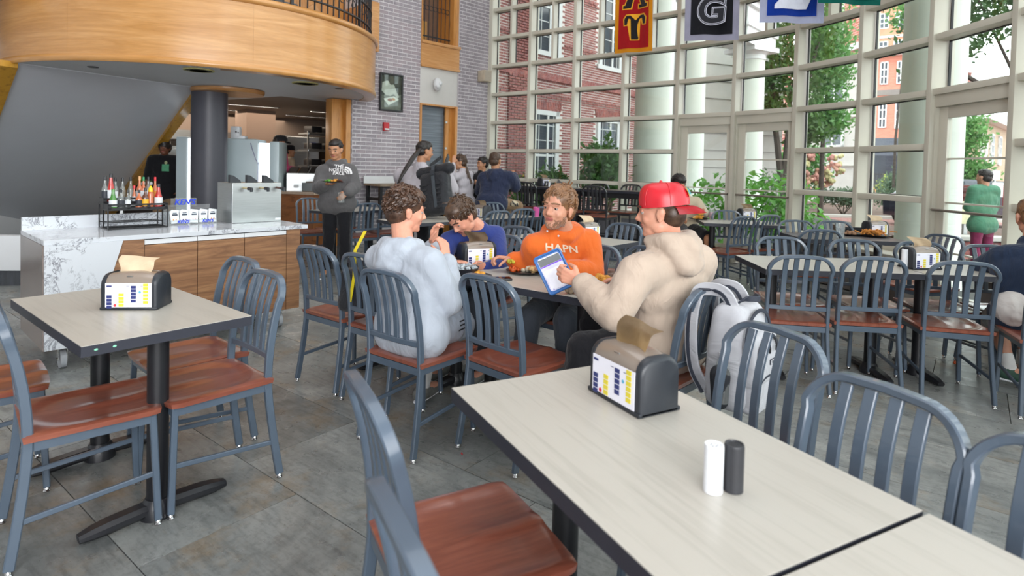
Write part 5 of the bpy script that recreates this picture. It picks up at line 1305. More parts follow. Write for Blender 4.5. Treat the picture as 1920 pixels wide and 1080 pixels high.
tree('multistem_tree', 'dark stemmed tree with several trunks before the pink brick building', b1, [[(0, 0, 0), (.1, 0, 1.6), (.25, 0, 4), (.6, 0, 6.5), (.9, 0, 8)], [(.05, 0, 1.2), (-.25, .1, 3.5), (-.5, 0, 6), (-.6, 0, 7.5)], [(.1, 0, 1.5), (.5, 0, 3.2), (1.0, 0, 5.5), (1.4, 0, 7.5)]],
     [((.2, 0, 5.6), (1.7, 1.2, 2.2), .7), ((.9, 0, 3.0), (.8, .6, .6), .15), ((-.5, 0, 3.6), (.6, .5, .5), .15)], 4200, .2, 'leaf_tree', '#26401f', '#5f8344', 41, 46, .11)
tree('round_tree', 'tall dense green tree left of the white stone hall', (11.0, 21.2), [[(0, 0, 0), (0, 0, 3), (.2, 0, 6)]], [((0, 0, 5.6), (1.05, 1, 2.9), .75), ((.0, 0, 3.5), (1.0, .7, .7), .25)], 6500, .17, 'leaf_green', '#2f5a2a', '#79ad62', 43, 60, .1)
tree('conifer_tree', 'bright green feathery tree beyond the right door', (16.614, 22.000, 2.029), [[(0, 0, 0), (0, 0, 2), (.1, 0, 4)]], [((0, 0, 3.1), (.85, .7, 1.2), .55), ((.1, 0, 1.8), (.9, .7, .7), .45)], 3200, .16, 'leaf_green', '#2f5a2a', '#79ad62', 45, 40, .09)
tree('overhanging_tree', 'tree with open branches against the white sky at the top right', (10.9, 12.3), [[(0, 0, 0), (-.1, 0, 2.4), (-.6, 0, 3.6), (-1.3, 0, 4.9), (-1.9, 0, 6)], [(-.1, 0, 2.6), (-1.1, .1, 3.4), (-2.1, 0, 3.9), (-2.9, 0, 4.4)], [(-.6, 0, 3.4), (-1.6, .2, 3.5), (-2.6, 0, 3.6)], [(-.4, 0, 3.2), (-.7, 0, 5), (-.6, 0, 6.6)]],
     [((-1.2, 0, 5.4), (1.9, .8, 1.0), .45), ((-2.0, 0, 4.5), (1.1, .5, .8), .25), ((-2.3, 0, 3.6), (.5, .4, .3), .1), ((-.4, 0, 5.8), (1.2, .6, 1.0), .2)], 5200, .13, 'leaf_dark', '#274524', '#557a48', 47, 60, .07)
tree('leafy_branch_tree', 'leafy tree top before the tall orange block', (14.6, 22.8), [[(0, 0, 0), (0, 0, 3), (.3, 0, 7.3)]], [((0.4, 0, 7.9), (1.2, .8, .8), 1.0)], 700, .18, 'leaf_green', '#2f5a2a', '#79ad62', 49, 24, .06)
# brick planter wall outside the right door
t = thing('planter_wall', 'low red brick planter wall with stone cap outside the right door', 'wall', (7.0, 10.4, GZ), 0)
def arcw(k, r=1): return Vector((.0+1.6*k, -.1-.35*k+.15*k*k, 0))
for row in range(6):
    for q in range(16):
        k0 = (q+.5*(row % 2))*.128; a, b_ = arcw(k0), arcw(k0+.128); c_ = (a+b_)/2; an = math.atan2((b_-a).y, (b_-a).x)
        bm = B(); bm_box(bm, (c_.x, c_.y, .04+row*.077), ((b_-a).length-.011, .1, .066), rot=(0, 0, an)); obj('brick', bm, M_RB, t, 0)
bm = B(); bm_sweep(bm, [arcw(k*.1)+Vector((0, .05, .23)) for k in range(23)], rect(.09, .46)); obj('mortar_core', bm, M_RM, t, 0)
bm = B(); bm_sweep(bm, [arcw(k*.1)+Vector((0, .02, .52)) for k in range(23)], rect(.3, .08, .3)); obj('stone_cap', bm, M_CONC, t, 0)
bm = B(); bm_box(bm, (9.2, 11.8, .2), (4.4, 2.4, .2)); tag(obj('planter_soil', bm, M_MULCH, None, 0), 'mulch behind the low brick planter wall', 'soil', kind='stuff')
# pier, parked car, signs
p = (11.682, 15.000, 1.138)
t = thing('brick_pier', 'short red brick pier left of the head of the green shirted person', 'pier', (p[0], p[1], GZ))
for row in range(18):
    for q in range(3):
        bm = B(); bm_box(bm, (-.22+.22*q+(.05 if row % 2 else 0), 0, .05+row*.075), (.205, .4, .064)); obj('brick', bm, M_RB, t, 0)
p = (14.288, 19.000, 1.057)
t = thing('parked_car', 'dark blue parked car partly seen behind the brick pier', 'car', (p[0], p[1], GZ), R(15))
bm = B(); bm_prism(bm, [(-2.1, .3), (2.1, .3), (2.15, .8), (1.3, .95), (.7, 1.45), (-1.1, 1.5), (-1.7, 1.0), (-2.15, .9)], -.85, .85, Matrix.Rotation(R(90), 4, 'X')); obj('body', bm, plain('car_blue', '#232a3a', .2, .3, .03, coat=1), t, 30)
bm = B(); bm_prism(bm, [(-1.0, 1.0), (1.0, 1.0), (.65, 1.4), (-.95, 1.43)], -.87, .87, Matrix.Rotation(R(90), 4, 'X')); obj('side_window', bm, M_PANE, t, 0)
for x in (-1.3, 1.35):
    for y in (-.87, .87): bm = B(); bm_cyl(bm, (x, y-.1, .32), (x, y+.1, .32), .32, seg=20); w_ = obj('wheel', bm, M_RUB, t); bm = B(); bm_cyl(bm, (x, y-.11, .32), (x, y+.11, .32), .18, seg=14); obj('hub', bm, M_BRUSH, w_)
p = (11.325, 14.000, 1.253)
t = thing('street_sign', 'small white notice signs on a post behind the green shirted person', 'sign', (p[0], p[1], GZ))
bm = B(); bm_cyl(bm, (0, 0, 0), (0, 0, 1.75), .03, seg=8); obj('post', bm, M_BRUSH, t); bm = B(); bm_box(bm, (0, -.04, 1.62), (.18, .02, .22)); bm_box(bm, (.05, -.04, 1.28), (.26, .02, .34)); obj('plate', bm, M_WTRIM, t, 0)
bm = B(); bm_box(bm, (.28, -.02, 1.15), (.14, .02, .5)); obj('red_plate', bm, M_RED, t, 0)
p = (8.028, 10.500, 0.807)
t = thing('notice_board', 'cream board leaning by the green shirted person', 'board', (p[0], p[1], .55), R(-8))
bm = B(); bm_box(bm, (0, 0, .22), (.7, .05, .4), bev=.01); obj('panel', bm, plain('cream_board', '#d6d2ac', .6), t, 0)
bm = B(); bm_box(bm, (0, .03, -.35), (.06, .06, .75)); obj('post', bm, M_BRUSH, t, 0)

# ------------------------------------------------------------ hanging banners
def banner(lb, px0, Y, w_, ztop, h, rz, field, border, bw, polys, lm, outline=None, sag=.0):
    t = thing('hanging_banner', lb, 'banner', px0, R(rz), 'fabric banners hanging from the ceiling')
    def sheet(name, x0, x1, z0, z1, y, mat):
        bm = B(); nx, nz_ = 24, 24; g_ = []
        for i in range(nx+1):
            r_ = []
            for j in range(nz_+1):
                x = x0+(x1-x0)*i/nx; z = z0+(z1-z0)*j/nz_; r_.append(bm.verts.new((x, y+wave(x, z), z+skew(x))))
            g_.append(r_)
        for i in range(nx):
            for j in range(nz_): bm.faces.new((g_[i][j], g_[i+1][j], g_[i+1][j+1], g_[i][j+1]))
        bmesh.ops.solidify(bm, geom=bm.faces[:], thickness=.002); return obj(name, bm, mat, t, 60)
    def wave(x, z): return .03*math.sin(x*9+z*1.5)+.012*math.sin(x*23)
    def skew(x): return sag*x
    sheet('border', -w_/2, w_/2, 0, h, 0, border); sheet('field', -w_/2+bw, w_/2-bw, bw, h-.01, -.006, field)
    for k, (P, mt, yy) in enumerate(polys):
        me = bpy.data.meshes.new('letter'); bm = B(); vs = [bm.verts.new((x, 0, z)) for x, z in P]; f = bm.faces.new(vs)
        bmesh.ops.triangulate(bm, faces=[f]); bmesh.ops.subdivide_edges(bm, edges=bm.edges[:], cuts=3, use_grid_fill=True)
        for v in bm.verts: v.co.y = yy+wave(v.co.x, v.co.z); v.co.z += skew(v.co.x)
        obj('letter', bm, mt, t, 0)
    bm = B(); bm_cyl(bm, (-w_/2, 0, h), (w_/2, 0, h), .012, seg=8); obj('rod', bm, M_BRUSH, t)
    for s in (-1, 1): bm = B(); bm_cyl(bm, (s*w_/2*.9, 0, h), (s*w_/2*.9, 0, h+6.6-0*h), .002, seg=5); obj('cord', bm, M_BLACK, t)
    return t
def fabr(n, c): return cloth(n, c, fold=.25)
def grow(P, d):
    cx = sum(p[0] for p in P)/len(P); n = len(P); out = []; A = sum(P[i][0]*P[(i+1) % n][1]-P[(i+1) % n][0]*P[i][1] for i in range(n)); sg_ = 1 if A > 0 else -1
    for i in range(n):
        a, b_, c_ = Vector(P[i-1]), Vector(P[i]), Vector(P[(i+1) % n]); e1 = (b_-a).normalized(); e2 = (c_-b_).normalized()
        m_ = Vector((e1.y+e2.y, -(e1.x+e2.x))); m_ = m_.normalized() if m_.length > 1e-6 else Vector((0, 0)); out.append((b_.x+m_.x*d*sg_*1.2, b_.y+m_.y*d*sg_*1.2))
    return out
def sc_(P, s, ox, oz): return [(x*s+ox, z*s+oz) for x, z in P]
LAM = [(-.5, 0), (-.18, 0), (-.18, .12), (-.26, .12), (-.02, .72), (.2, .12), (.1, .12), (.1, 0), (.5, 0), (.5, .12), (.42, .12), (.1, 1), (-.1, 1), (-.42, .12), (-.5, .12)]
UPS = [(-.14, 0), (.14, 0), (.14, .1), (.07, .12), (.08, .62), (.16, .84), (.28, .88), (.34, .8), (.34, .62), (.46, .62), (.48, .86), (.38, 1.0), (.2, 1.0), (0, .8), (-.2, 1.0), (-.38, 1.0), (-.48, .86), (-.46, .62), (-.34, .62), (-.34, .8), (-.28, .88), (-.16, .84), (-.08, .62), (-.07, .12), (-.14, .1)]
UPS = [(x, 1-z) for x, z in UPS]
UPS = [(x, 1-z) for x, z in UPS]
GG = [(.42, .72), (.42, 1.0), (.34, 1.0), (.3, .92), (.08, 1.0), (-.2, .95), (-.42, .74), (-.5, .48), (-.42, .2), (-.2, 0), (.1, -.02), (.3, .08), (.36, 0), (.44, 0), (.44, .36), (.54, .36), (.54, .5), (.1, .5), (.1, .36), (.2, .36), (.2, .2), (0, .16), (-.16, .26), (-.22, .48), (-.16, .7), (.02, .82), (.2, .8), (.3, .68)]
ZZ = [(-.5, 0), (.42, 0), (.55, .34), (.4, .34), (.3, .2), (-.1, .2), (.5, .9), (.5, 1), (-.4, 1), (-.5, .7), (-.36, .7), (-.3, .82), (.1, .82), (-.5, .12)]
fR = fabr('banner_red', '#c8262c'); fY = fabr('banner_gold', '#e3a32a'); fK = fabr('banner_black', '#2b2c32'); fG = fabr('banner_lilac', '#b3b2c4'); fB = fabr('banner_blue', '#1f49b8'); fW = fabr('banner_pale', '#c4c8e0'); fT = fabr('banner_teal', '#0f6e62'); fL = fabr('letter_pale', '#d5d8e6'); fD = fabr('letter_black', '#1d1b1e')
l1 = sc_(LAM, .40, .02, .66+.0); l2 = sc_(UPS, .36, .02, .19)
banner('red banner with gold edge and two black Greek letters', (1.770, 9.000, 3.152), 9, .62, 0, 1.9, -42, fR, fY, .06, [(grow(l1, .018), fY, -.012), (l1, fD, -.016), (grow(l2, .018), fY, -.012), (l2, fD, -.016)], fD, sag=-.03)
g1 = sc_(GG, .34, 0, .24); v1 = [(-.14, .95), (-.02, .68), (.08, .68), (.2, .95), (.1, .95), (.03, .78), (-.04, .95)]
banner('black banner with lilac edge and a letter G', (2.476, 7.600, 3.050), 8, .66, 0, 1.8, -30, fK, fG, .075, [(grow(v1, .012), fL, -.012)], fL, sag=-.05)
GT_ = [o for o in COL.objects if o.name.startswith('hanging_banner')][-1]
for off_, yy_, m_ in ((.05, -.045, fL), (.018, -.049, fK), (-.008, -.053, fL), (-.028, -.057, fK)):
    cu = bpy.data.curves.new('g', 'FONT'); cu.body = 'G'; cu.size = .46; cu.align_x = 'CENTER'; cu.offset = .02+off_*.3; o_ = bpy.data.objects.new('g', cu); COL.objects.link(o_); bpy.context.view_layer.update(); me_ = bpy.data.meshes.new_from_object(o_.evaluated_get(bpy.context.evaluated_depsgraph_get())); bpy.data.objects.remove(o_); me_.materials.clear(); me_.materials.append(m_)
    q_ = bpy.data.objects.new('letter', me_); COL.objects.link(q_); q_.parent = GT_; q_.matrix_local = Matrix.Translation((0, yy_, .22)) @ Matrix.Rotation(R(3), 4, 'Y') @ Matrix.Rotation(R(90), 4, 'X')
z1 = sc_(ZZ, .36, 0, .15)
banner('blue banner with pale edge and a pale letter', (3.023, 6.600, 3.045), 7, .66, 0, 1.6, -14, fB, fW, .075, [(z1, fL, -.014)], fL, sag=-.03)
banner('teal banner edge at the very top of the photo', (3.321, 6.000, 3.094), 6, .62, 0, 1.4, -4, fT, fT, .05, [], fL, sag=-.02)
# ------------------------------------------------------------ people
V = Vector
def cap(bm, p0, r0, p1, r1, flat=None, seg=14):
    """tapered capsule; flat=(axis, k) squashes the section along axis"""
    p0, p1 = V(p0), V(p1); d = p1-p0
    if d.length < 1e-4: d = V((0, 0, 1e-3))
    t = d.normalized(); s = t.orthogonal().normalized(); w = t.cross(s); pts = []
    if flat: s = (V(flat[0])-t*t.dot(V(flat[0]))).normalized(); w = t.cross(s)
    fk = flat[1] if flat else 1
    for k in range(5): a = -PI/2+PI/2*k/4; pts.append((p0+t*r0*math.sin(a), max(r0*math.cos(a), 1e-4)))
    for k in range(5): a = PI/2*k/4; pts.append((p1+t*r1*math.sin(a), max(r1*math.cos(a), 1e-4)))
    rings = [[bm.verts.new(c+s*(r*math.cos(2*PI*j/seg)*fk)+w*(r*math.sin(2*PI*j/seg))) for j in range(seg)] for c, r in pts]
    for A_, B_ in zip(rings, rings[1:]):
        for j in range(seg): bm.faces.new((A_[j], A_[(j+1) % seg], B_[(j+1) % seg], B_[j]))
    bm.faces.new(rings[0][::-1]); bm.faces.new(rings[-1])
def remesh(bm, voxel, smooth=3, disp=0, dsize=.1, name='m'):
    bmesh.ops.recalc_face_normals(bm, faces=bm.faces)
    me = bpy.data.meshes.new(name); bm.to_mesh(me); bm.free(); o = bpy.data.objects.new('tmp', me); COL.objects.link(o)
    m = o.modifiers.new('r', 'REMESH'); m.mode = 'VOXEL'; m.voxel_size = voxel; m.use_smooth_shade = True
    if smooth: s = o.modifiers.new('s', 'SMOOTH'); s.factor = .5; s.iterations = smooth
    if disp:
        tx = bpy.data.textures.new('fold', 'CLOUDS'); tx.noise_scale = dsize; tx.noise_depth = 1
        d = o.modifiers.new('d', 'DISPLACE'); d.texture = tx; d.strength = disp; d.mid_level = .5; d.texture_coords = 'GLOBAL'
    bpy.context.view_layer.update()
    r = bpy.data.meshes.new_from_object(o.evaluated_get(bpy.context.evaluated_depsgraph_get()))
    bpy.data.objects.remove(o); r.name = name
    for p in r.polygons: p.use_smooth = True
    return r
def skin(name, c, c2):
    if name in MAT: return MAT[name]
    m, n, b = newmat(name); f, _ = noise(n, 14, 4); n.links.new(ramp(n, f, [(.3, c2), (.7, c)]), b.inputs['Base Color'])
    b.inputs['Roughness'].default_value = .5; b.inputs['Subsurface Weight'].default_value = .12; b.inputs['Subsurface Radius'].default_value = (.012, .005, .003); b.inputs['Subsurface Scale'].default_value = 1
    MAT[name] = m; return m
SK_A = skin('skin_fair', '#d39a80', '#c98a72'); SK_B = skin('skin_light', '#c99478', '#b9806a'); SK_C = skin('skin_brown', '#7a4c36', '#6a3f2c'); SK_D = skin('skin_tan', '#bd8a68', '#ab7858')
def hairmat(name, c1, c2):
    if name in MAT: return MAT[name]
    m, n, b = newmat(name); f, _ = noise(n, 30, 4); n.links.new(ramp(n, f, [(.3, c1), (.7, c2)]), b.inputs['Base Color']); b.inputs['Roughness'].default_value = .42
    f2, _ = noise(n, 90, 3); bump(n, b, f2, .5, .003); MAT[name] = m; return m
H_BR = hairmat('hair_brown', '#2e2019', '#5a4030'); H_DK = hairmat('hair_dark', '#130f0e', '#2a211d'); H_LB = hairmat('hair_light_brown', '#5a3d26', '#8a6444'); H_MB = hairmat('hair_mid', '#33241b', '#56402f')
LIP = plain('lip', '#a8625a', .45); EYEW = plain('eye_white', '#a59c96', .35); IRIS = plain('iris', '#2e2018', .2)
def hand(bm, wr, d, nrm, side, curl=.6, s=1.0, spread=1.0, thumb=.6):
    """d: direction wrist->knuckles, nrm: direction the palm faces, side: +1 thumb on d x nrm side"""
    d = V(d).normalized(); nrm = (V(nrm)-d*d.dot(V(nrm))).normalized(); sd = d.cross(nrm)*side; wr = V(wr)
    L = [.072, .080, .075, .058]; off = [.030, .010, -.010, -.029]; base = [.088, .092, .088, .08]
    cap(bm, wr-d*.02, .024*s, wr+d*.03*s, .026*s, (nrm, .62))
    for k in range(4):
        kn = wr+d*base[k]*s+sd*off[k]*s*.95; cap(bm, wr+d*.02*s+sd*off[k]*s*.5, .015*s, kn, .0115*s)
        p = kn; a = curl*.5; seg = [L[k]*.46, L[k]*.30, L[k]*.24]; r = .0088*s
        for q in range(3):
            dirn = d*math.cos(a)+nrm*math.sin(a)+sd*(off[k]*1.6*spread); dirn.normalize(); e = p+dirn*seg[q]*s
            cap(bm, p, r, e, r*.93); p = e; r *= .93; a += curl*(.9 if q == 0 else .7)
    t0 = wr+d*.022*s+sd*.024*s; dt = (sd*.75+d*.6+nrm*.35).normalized(); t1 = t0+dt*.038*s; cap(bm, t0, .015*s, t1, .0115*s)
    dt2 = (d*.8+nrm*thumb+sd*(.25-.5*thumb)).normalized(); t2 = t1+dt2*.03*s; cap(bm, t1, .0105*s, t2, .0095*s); t3 = t2+(dt2+nrm*.3).normalized()*.026*s; cap(bm, t2, .0095*s, t3, .008*s)
def headmat(c, az, pitch, roll=0):
    f = V((math.cos(R(az))*math.cos(R(pitch)), math.sin(R(az))*math.cos(R(pitch)), math.sin(R(pitch))))
    x = f.cross(V((0, 0, 1))).normalized(); z = x.cross(f)
    q = Matrix.Rotation(R(roll), 3, f); x = q @ x; z = q @ z
    M = Matrix((x, f, z)).transposed().to_4x4(); M.translation = V(c); return M
def head_parts(bm, M, s, child=0):
    P = lambda x, y, z: M @ (V((x, y, z))*s)
    def E(c, r): bm_sph(bm, P(*c), (r[0]*s, r[1]*s, r[2]*s), 20, 14, rot=M.to_3x3())
    E((0, -.012, .035), (.074, .094, .088)); E((0, .022, -.015), (.064, .066, .085)); E((0, .035, -.075), (.045, .044, .036)); E((0, .058, -.092), (.026, .024, .018))
    E((.044, .005, -.062), (.02, .035, .03)); E((-.044, .005, -.062), (.02, .035, .03))
    cap(bm, P(0, .08, .012), .0080*s, P(0, .101, -.026), .0105*s); cap(bm, P(-.013, .09, -.031), .0085*s, P(.013, .09, -.031), .0085*s)
    cap(bm, P(-.036, .073, .024), .0105*s, P(-.008, .083, .022), .009*s); cap(bm, P(.036, .073, .024), .0105*s, P(.008, .083, .022), .009*s)
    E((.038, .055, -.028), (.02, .022, .022)); E((-.038, .055, -.028), (.02, .022, .022))
    cap(bm, P(-.018, .073, -.055), .0085*s, P(.018, .073, -.055), .0085*s)
    for q in (-1, 1): E((q*.078, -.004, -.008), (.008, .019, .031)); E((q*.083, -.012, .004), (.007, .014, .02)); cap(bm, P(q*.076, .002, -.03), .008*s, P(q*.08, .0, -.036), .006*s)
def hair_mesh(M, s, style, seed=0, dense=1.0, zoff=0, recede=0):
    bm = B(); rs = random.Random(seed); P = lambda x, y, z: M @ (V((x, y, z))*s)
    def E(c, r, a=18, b=12): bm_sph(bm, P(*c), (r[0]*s, r[1]*s, r[2]*s), a, b, rot=M.to_3x3())
    big = {'curly': 1.10, 'short': 1.0, 'buzz': .985, 'long': 1.02, 'pony': 1.0, 'afro': 1.22, 'tousled': 1.06}[style]
    E((0, -.022, .046), (.081*big, .094*big, .086*big)); E((0, -.052, -.005), (.076*big, .062*big, .07*big))
    if style in ('curly', 'tousled', 'afro', 'short', 'long', 'pony'): E((0, .012-recede, .078+recede*.15), (.066*big, .066*big, .052*big))
    n = int({'curly': 330, 'tousled': 300, 'afro': 260, 'short': 200, 'buzz': 0, 'long': 200, 'pony': 160}[style]*dense)
    for _ in range(n):
        u = rs.uniform(-1, 1); th = rs.uniform(0, 2*PI); ph = math.acos(rs.uniform(-.55, 1))
        d = V((math.sin(ph)*math.cos(th), math.sin(ph)*math.sin(th), math.cos(ph)))
        if d.y > .45 and d.z < .35+recede*9: continue
        if abs(d.x) > .75 and d.z < -.05 and d.y > -.25: continue
        base = V((0, -.024, .04))+V((d.x*.08*big, d.y*.094*big, d.z*.088*big))
        L = {'curly': .035, 'tousled': .042, 'afro': .022, 'short': .026, 'long': .06, 'pony': .05}.get(style, .03)*rs.uniform(.6, 1.4)
        amp = {'curly': .010, 'afro': .008, 'tousled': .005}.get(style, .002); r0 = {'curly': .0065, 'tousled': .0055, 'afro': .007}.get(style, .0045)
        flow = (V((0, .25, -.2)) if d.z > .5 else V((0, -.1, -1)))
        if style in ('curly', 'tousled') and d.y > .1 and d.z > .2: flow = V((rs.uniform(-.6, .6), .9, -.35))
        if style == 'pony': flow = (V((0, -.09, .03))-base).normalized()
        flow = (flow+d*(.35 if style != 'afro' else 1.2)+V((rs.gauss(0, .3), rs.gauss(0, .3), rs.gauss(0, .3)))).normalized(); flow = (flow-d*flow.dot(d)*.75).normalized()
        sdv = flow.cross(d); phs = rs.uniform(0, 6); pts = []
        for k in range(5):
            q = k/4; p = base+flow*L*q-d*(.012*q*q*L/.04)+sdv*amp*math.sin(phs+q*5)+d*amp*math.cos(phs+q*5); pts.append(P(*p))
        bm_sweep(bm, pts, circ(r0*s, 5), scale=[1, 1.05, .95, .7, .3])
    return bm
class Person:
    def __init__(self, lb, loc, s=1.0, voxel=.006, sk=SK_A, group=None):
        self.t = thing('person', lb, 'person', loc, 0, group); self.s = s; self.vx = voxel; self.sk = sk; self.body = B()
    def add(self, name, me_or_bm, mat, par=None, smooth=0):
        par = par or self.t
        if isinstance(me_or_bm, bpy.types.Mesh):
            me_or_bm.transform(Matrix.Translation(-V(self.t.location))); me_or_bm.materials.clear(); me_or_bm.materials.append(mat)
            return obj(name, me_or_bm, mat, par)
        for v in me_or_bm.verts: v.co = v.co-V(self.t.location)
        return obj(name, me_or_bm, mat, par, smooth=smooth or 60)
    def build(self, J, top=None, bottom=None, shoes=None, hair=None, face=True, hood=None, loose=.02, sleeve=1.0, shorts=False, hands=None, brow=H_BR, beard=None, disp=.014, headsize=1.0, belly=1.0, socks=None):
        s = self.s; J = {k: V(v) for k, v in J.items() if k not in ('az', 'pitch', 'roll')} | {k: J[k] for k in ('az', 'pitch', 'roll') if k in J}
        bm = self.body; hs = s*headsize
        HM = headmat(J['head'], J['az'], J.get('pitch', 0), J.get('roll', 0)); self.HM = HM
        head_parts(bm, HM, hs)
        cap(bm, J['neck']+(J['neck']-J['head'])*.12, .06*s, J['head']+(HM.to_3x3() @ V((0, -.03, -.05)))*hs, .052*s)
        shv = (J['shL']-J['shR']); mid = (J['shL']+J['shR'])/2; fwd = shv.normalized().cross(V((0, 0, 1))) if False else None
        ax = (J['neck']-J['pel']).normalized(); fw = ax.cross(shv.normalized())  # front/back axis
        def torso(bm, g):
            cs = J['shL']*.80+mid*.20; cr = J['shR']*.80+mid*.20; fl = (fw, .8)
            cap(bm, cs, (.062+g)*s, cr, (.062+g)*s)
            ch = mid*.72+J['pel']*.28; be = mid*.4+J['pel']*.6; u = shv.normalized()
            cap(bm, ch+u*.085*s, (.105+g)*s, ch-u*.085*s, (.105+g)*s, fl); cap(bm, J['neck']-ax*.03, (.07+g*.5)*s, mid-ax*.08, (.11+g)*s, fl)
            cap(bm, be+u*.07*s, (.105*belly+g)*s, be-u*.07*s, (.105*belly+g)*s, fl)
            cap(bm, J['pel']+u*.075*s, (.115+g)*s, J['pel']-u*.075*s, (.115+g)*s); cap(bm, ch, (.12+g)*s, J['pel'], (.115*belly+g)*s, fl)
        torso(bm, -.006)
        hipv = shv.normalized()
        if 'hipdir' in J: hipv = J['hipdir'].normalized()
        hips = {'L': J['pel']+hipv*.085*s-V((0, 0, .01)), 'R': J['pel']-hipv*.085*s-V((0, 0, .01))}
        for q in 'LR':
            cap(bm, J['sh'+q], .05*s, J['el'+q], .04*s); cap(bm, J['el'+q], .041*s, J['wr'+q], .026*s)
            if 'kn'+q in J:
                cap(bm, hips[q], .085*s, J['kn'+q], .056*s); cap(bm, J['kn'+q], .055*s, J['an'+q], .034*s)
                m_ = J['kn'+q]*.65+J['an'+q]*.35; cap(bm, m_, .053*s, m_*.7+J['an'+q]*.3, .046*s)
        self.hips = hips
        for q, h in (hands or {}).items(): hand(bm, J['wr'+q], h[0], h[1], 1 if q == 'R' else -1, h[2], s*.96, thumb=h[3] if len(h) > 3 else .6)
        for q in 'LR':
            if not hands or q not in hands:
                dd = (J['wr'+q]-J['el'+q]).normalized(); hand(bm, J['wr'+q], dd, -fw if abs(dd.z) < .7 else hipv*(-1 if q == 'L' else 1), 1 if q == 'R' else -1, .5, s*.96)
            if 'an'+q in J and 'kn'+q in J:
                fd = J.get('toe'+q); fd = (fd-J['an'+q]) if fd is not None else V((fw.x, fw.y, 0)).normalized()*(-1 if False else 1)
                fd = V((fd.x, fd.y, 0)).normalized(); J['ft'+q] = fd
                cap(bm, J['an'+q]-V((0, 0, .02)), .036*s, J['an'+q]+fd*.14*s-V((0, 0, .045)), .03*s)
        me = remesh(bm, self.vx, 2, name='body'); self.bodyo = self.add('body', me, self.sk)
        cv = max(self.vx*1.35, .009)
        if top:
            bm = B(); torso(bm, loose)
            for q in 'LR':
                a, b_, c_ = J['sh'+q], J['el'+q], J['wr'+q]
                cap(bm, a, (.056+loose)*s, a*.5+b_*.5, (.050+loose)*s); 
                if sleeve > .3:
                    cap(bm, a*.5+b_*.5, (.050+loose)*s, b_, (.045+loose)*s)
                if sleeve >= 1:
                    cap(bm, b_, (.045+loose)*s, b_*.45+c_*.55, (.043+loose)*s); w_ = c_*.97+b_*.03
                    for k in range(4):   # bunched folds of cloth above the cuff
                        f_ = .25+.2*k; p = b_*(1-f_)+c_*f_; dd = (c_-b_).normalized(); cap(bm, p-dd*.008, (.049-.006*k+loose)*s, p+dd*.004, (.049-.006*k+loose)*s)
                    cap(bm, b_*.4+c_*.6, (.040+loose*.9)*s, c_*.9+b_*.1, (.033+loose*.6)*s); cap(bm, c_*.93+b_*.07, (.031+loose*.35)*s, c_-(c_-b_).normalized()*.004, (.028+loose*.3)*s)
            # hem
            u = shv.normalized(); hp = J['pel']-ax*.03
            cap(bm, hp+u*.09*s, (.112+loose)*s, hp-u*.09*s, (.112+loose)*s)
            if hood:
                nb = J['neck']; back = (fw if hood_sign(fw, HM) > 0 else -fw); back = V((HM.to_3x3() @ V((0, -1, 0)))) if back.length == 0 else back
                back = -V((self.front(fw, HM, J))); u2 = u
                pts = [nb-back*.075+V((0, 0, -.035)), nb+u2*.085-back*.03+V((0, 0, .0)), nb+u2*.09+back*.055+V((0, 0, .015)), nb+back*.105+V((0, 0, .012)), nb-u2*.09+back*.055+V((0, 0, .015)), nb-u2*.085-back*.03, nb-back*.075+V((0, 0, -.035))]
                for a, b_ in zip(pts, pts[1:]): cap(bm, a, .034*s, b_, .034*s)
                for k in range(3):
                    cap(bm, nb+u2*(.08-.02*k)+back*(.085+.02*k)-V((0, 0, .02+.04*k)), .044*s, nb-u2*(.08-.02*k)+back*(.085+.02*k)-V((0, 0, .02+.04*k)), .044*s)
                cap(bm, nb+back*.12-V((0, 0, .03)), .05*s, nb+back*.135-V((0, 0, .12)), .035*s)
            else:
                nb = J['neck']; cap(bm, nb-ax*.02+u*.02, .066*s, nb-ax*.02-u*.02, .066*s)
            me = remesh(bm, cv, 22 if self.vx < .007 else 8, disp*.3*s, .05, name='top')
            self.topo = self.add(top[0], me, top[1])
        if bottom:
            bm = B(); u = hipv; cap(bm, J['pel']+u*.08*s-V((0, 0, .01)), .128*s, J['pel']-u*.08*s-V((0, 0, .01)), .128*s)
            for q in 'LR':
                if 'kn'+q not in J: continue
                h_, k_, a_ = hips[q], J['kn'+q], J['an'+q]
                if shorts: e = h_*.15+k_*.85; cap(bm, h_, .108*s, e, .092*s)
                else: cap(bm, h_, .102*s, k_, .074*s); cap(bm, k_, .075*s, k_*.4+a_*.6, .066*s); cap(bm, k_*.4+a_*.6, .062*s, a_*.92+k_*.08, .052*s)
            me = remesh(bm, cv, 14 if self.vx < .007 else 6, disp*.5*s, .05, name='bottom'); self.boto = self.add(bottom[0], me, bottom[1])
        if shoes:
            for q in 'LR':
                if 'an'+q not in J: continue
                bm = B(); a_ = J['an'+q]; fd = J['ft'+q]; lo = V((0, 0, -.05*s))
                cap(bm, a_-fd*.035*s+lo*.7, .046*s, a_+fd*.05*s+lo*.9, .043*s); cap(bm, a_+fd*.05*s+lo, .044*s, a_+fd*.15*s+lo*1.1, .037*s, (V((0, 0, 1)), .8)); cap(bm, a_+lo*.2, .042*s, a_+lo*.6, .045*s)
                sh = self.add('shoe', remesh(bm, cv, 2, name='shoe'), shoes)
                bm = B(); cap(bm, a_-fd*.05*s+lo*1.55, .03*s, a_+fd*.16*s+lo*1.6, .03*s, (V((0, 0, 1)), .45)); self.add('sole', bm, M_SALT, sh)
                if socks: bm = B(); cap(bm, a_+V((0, 0, .0)), .04*s, a_*.75+J['kn'+q]*.25, .042*s); self.add('sock', bm, socks)
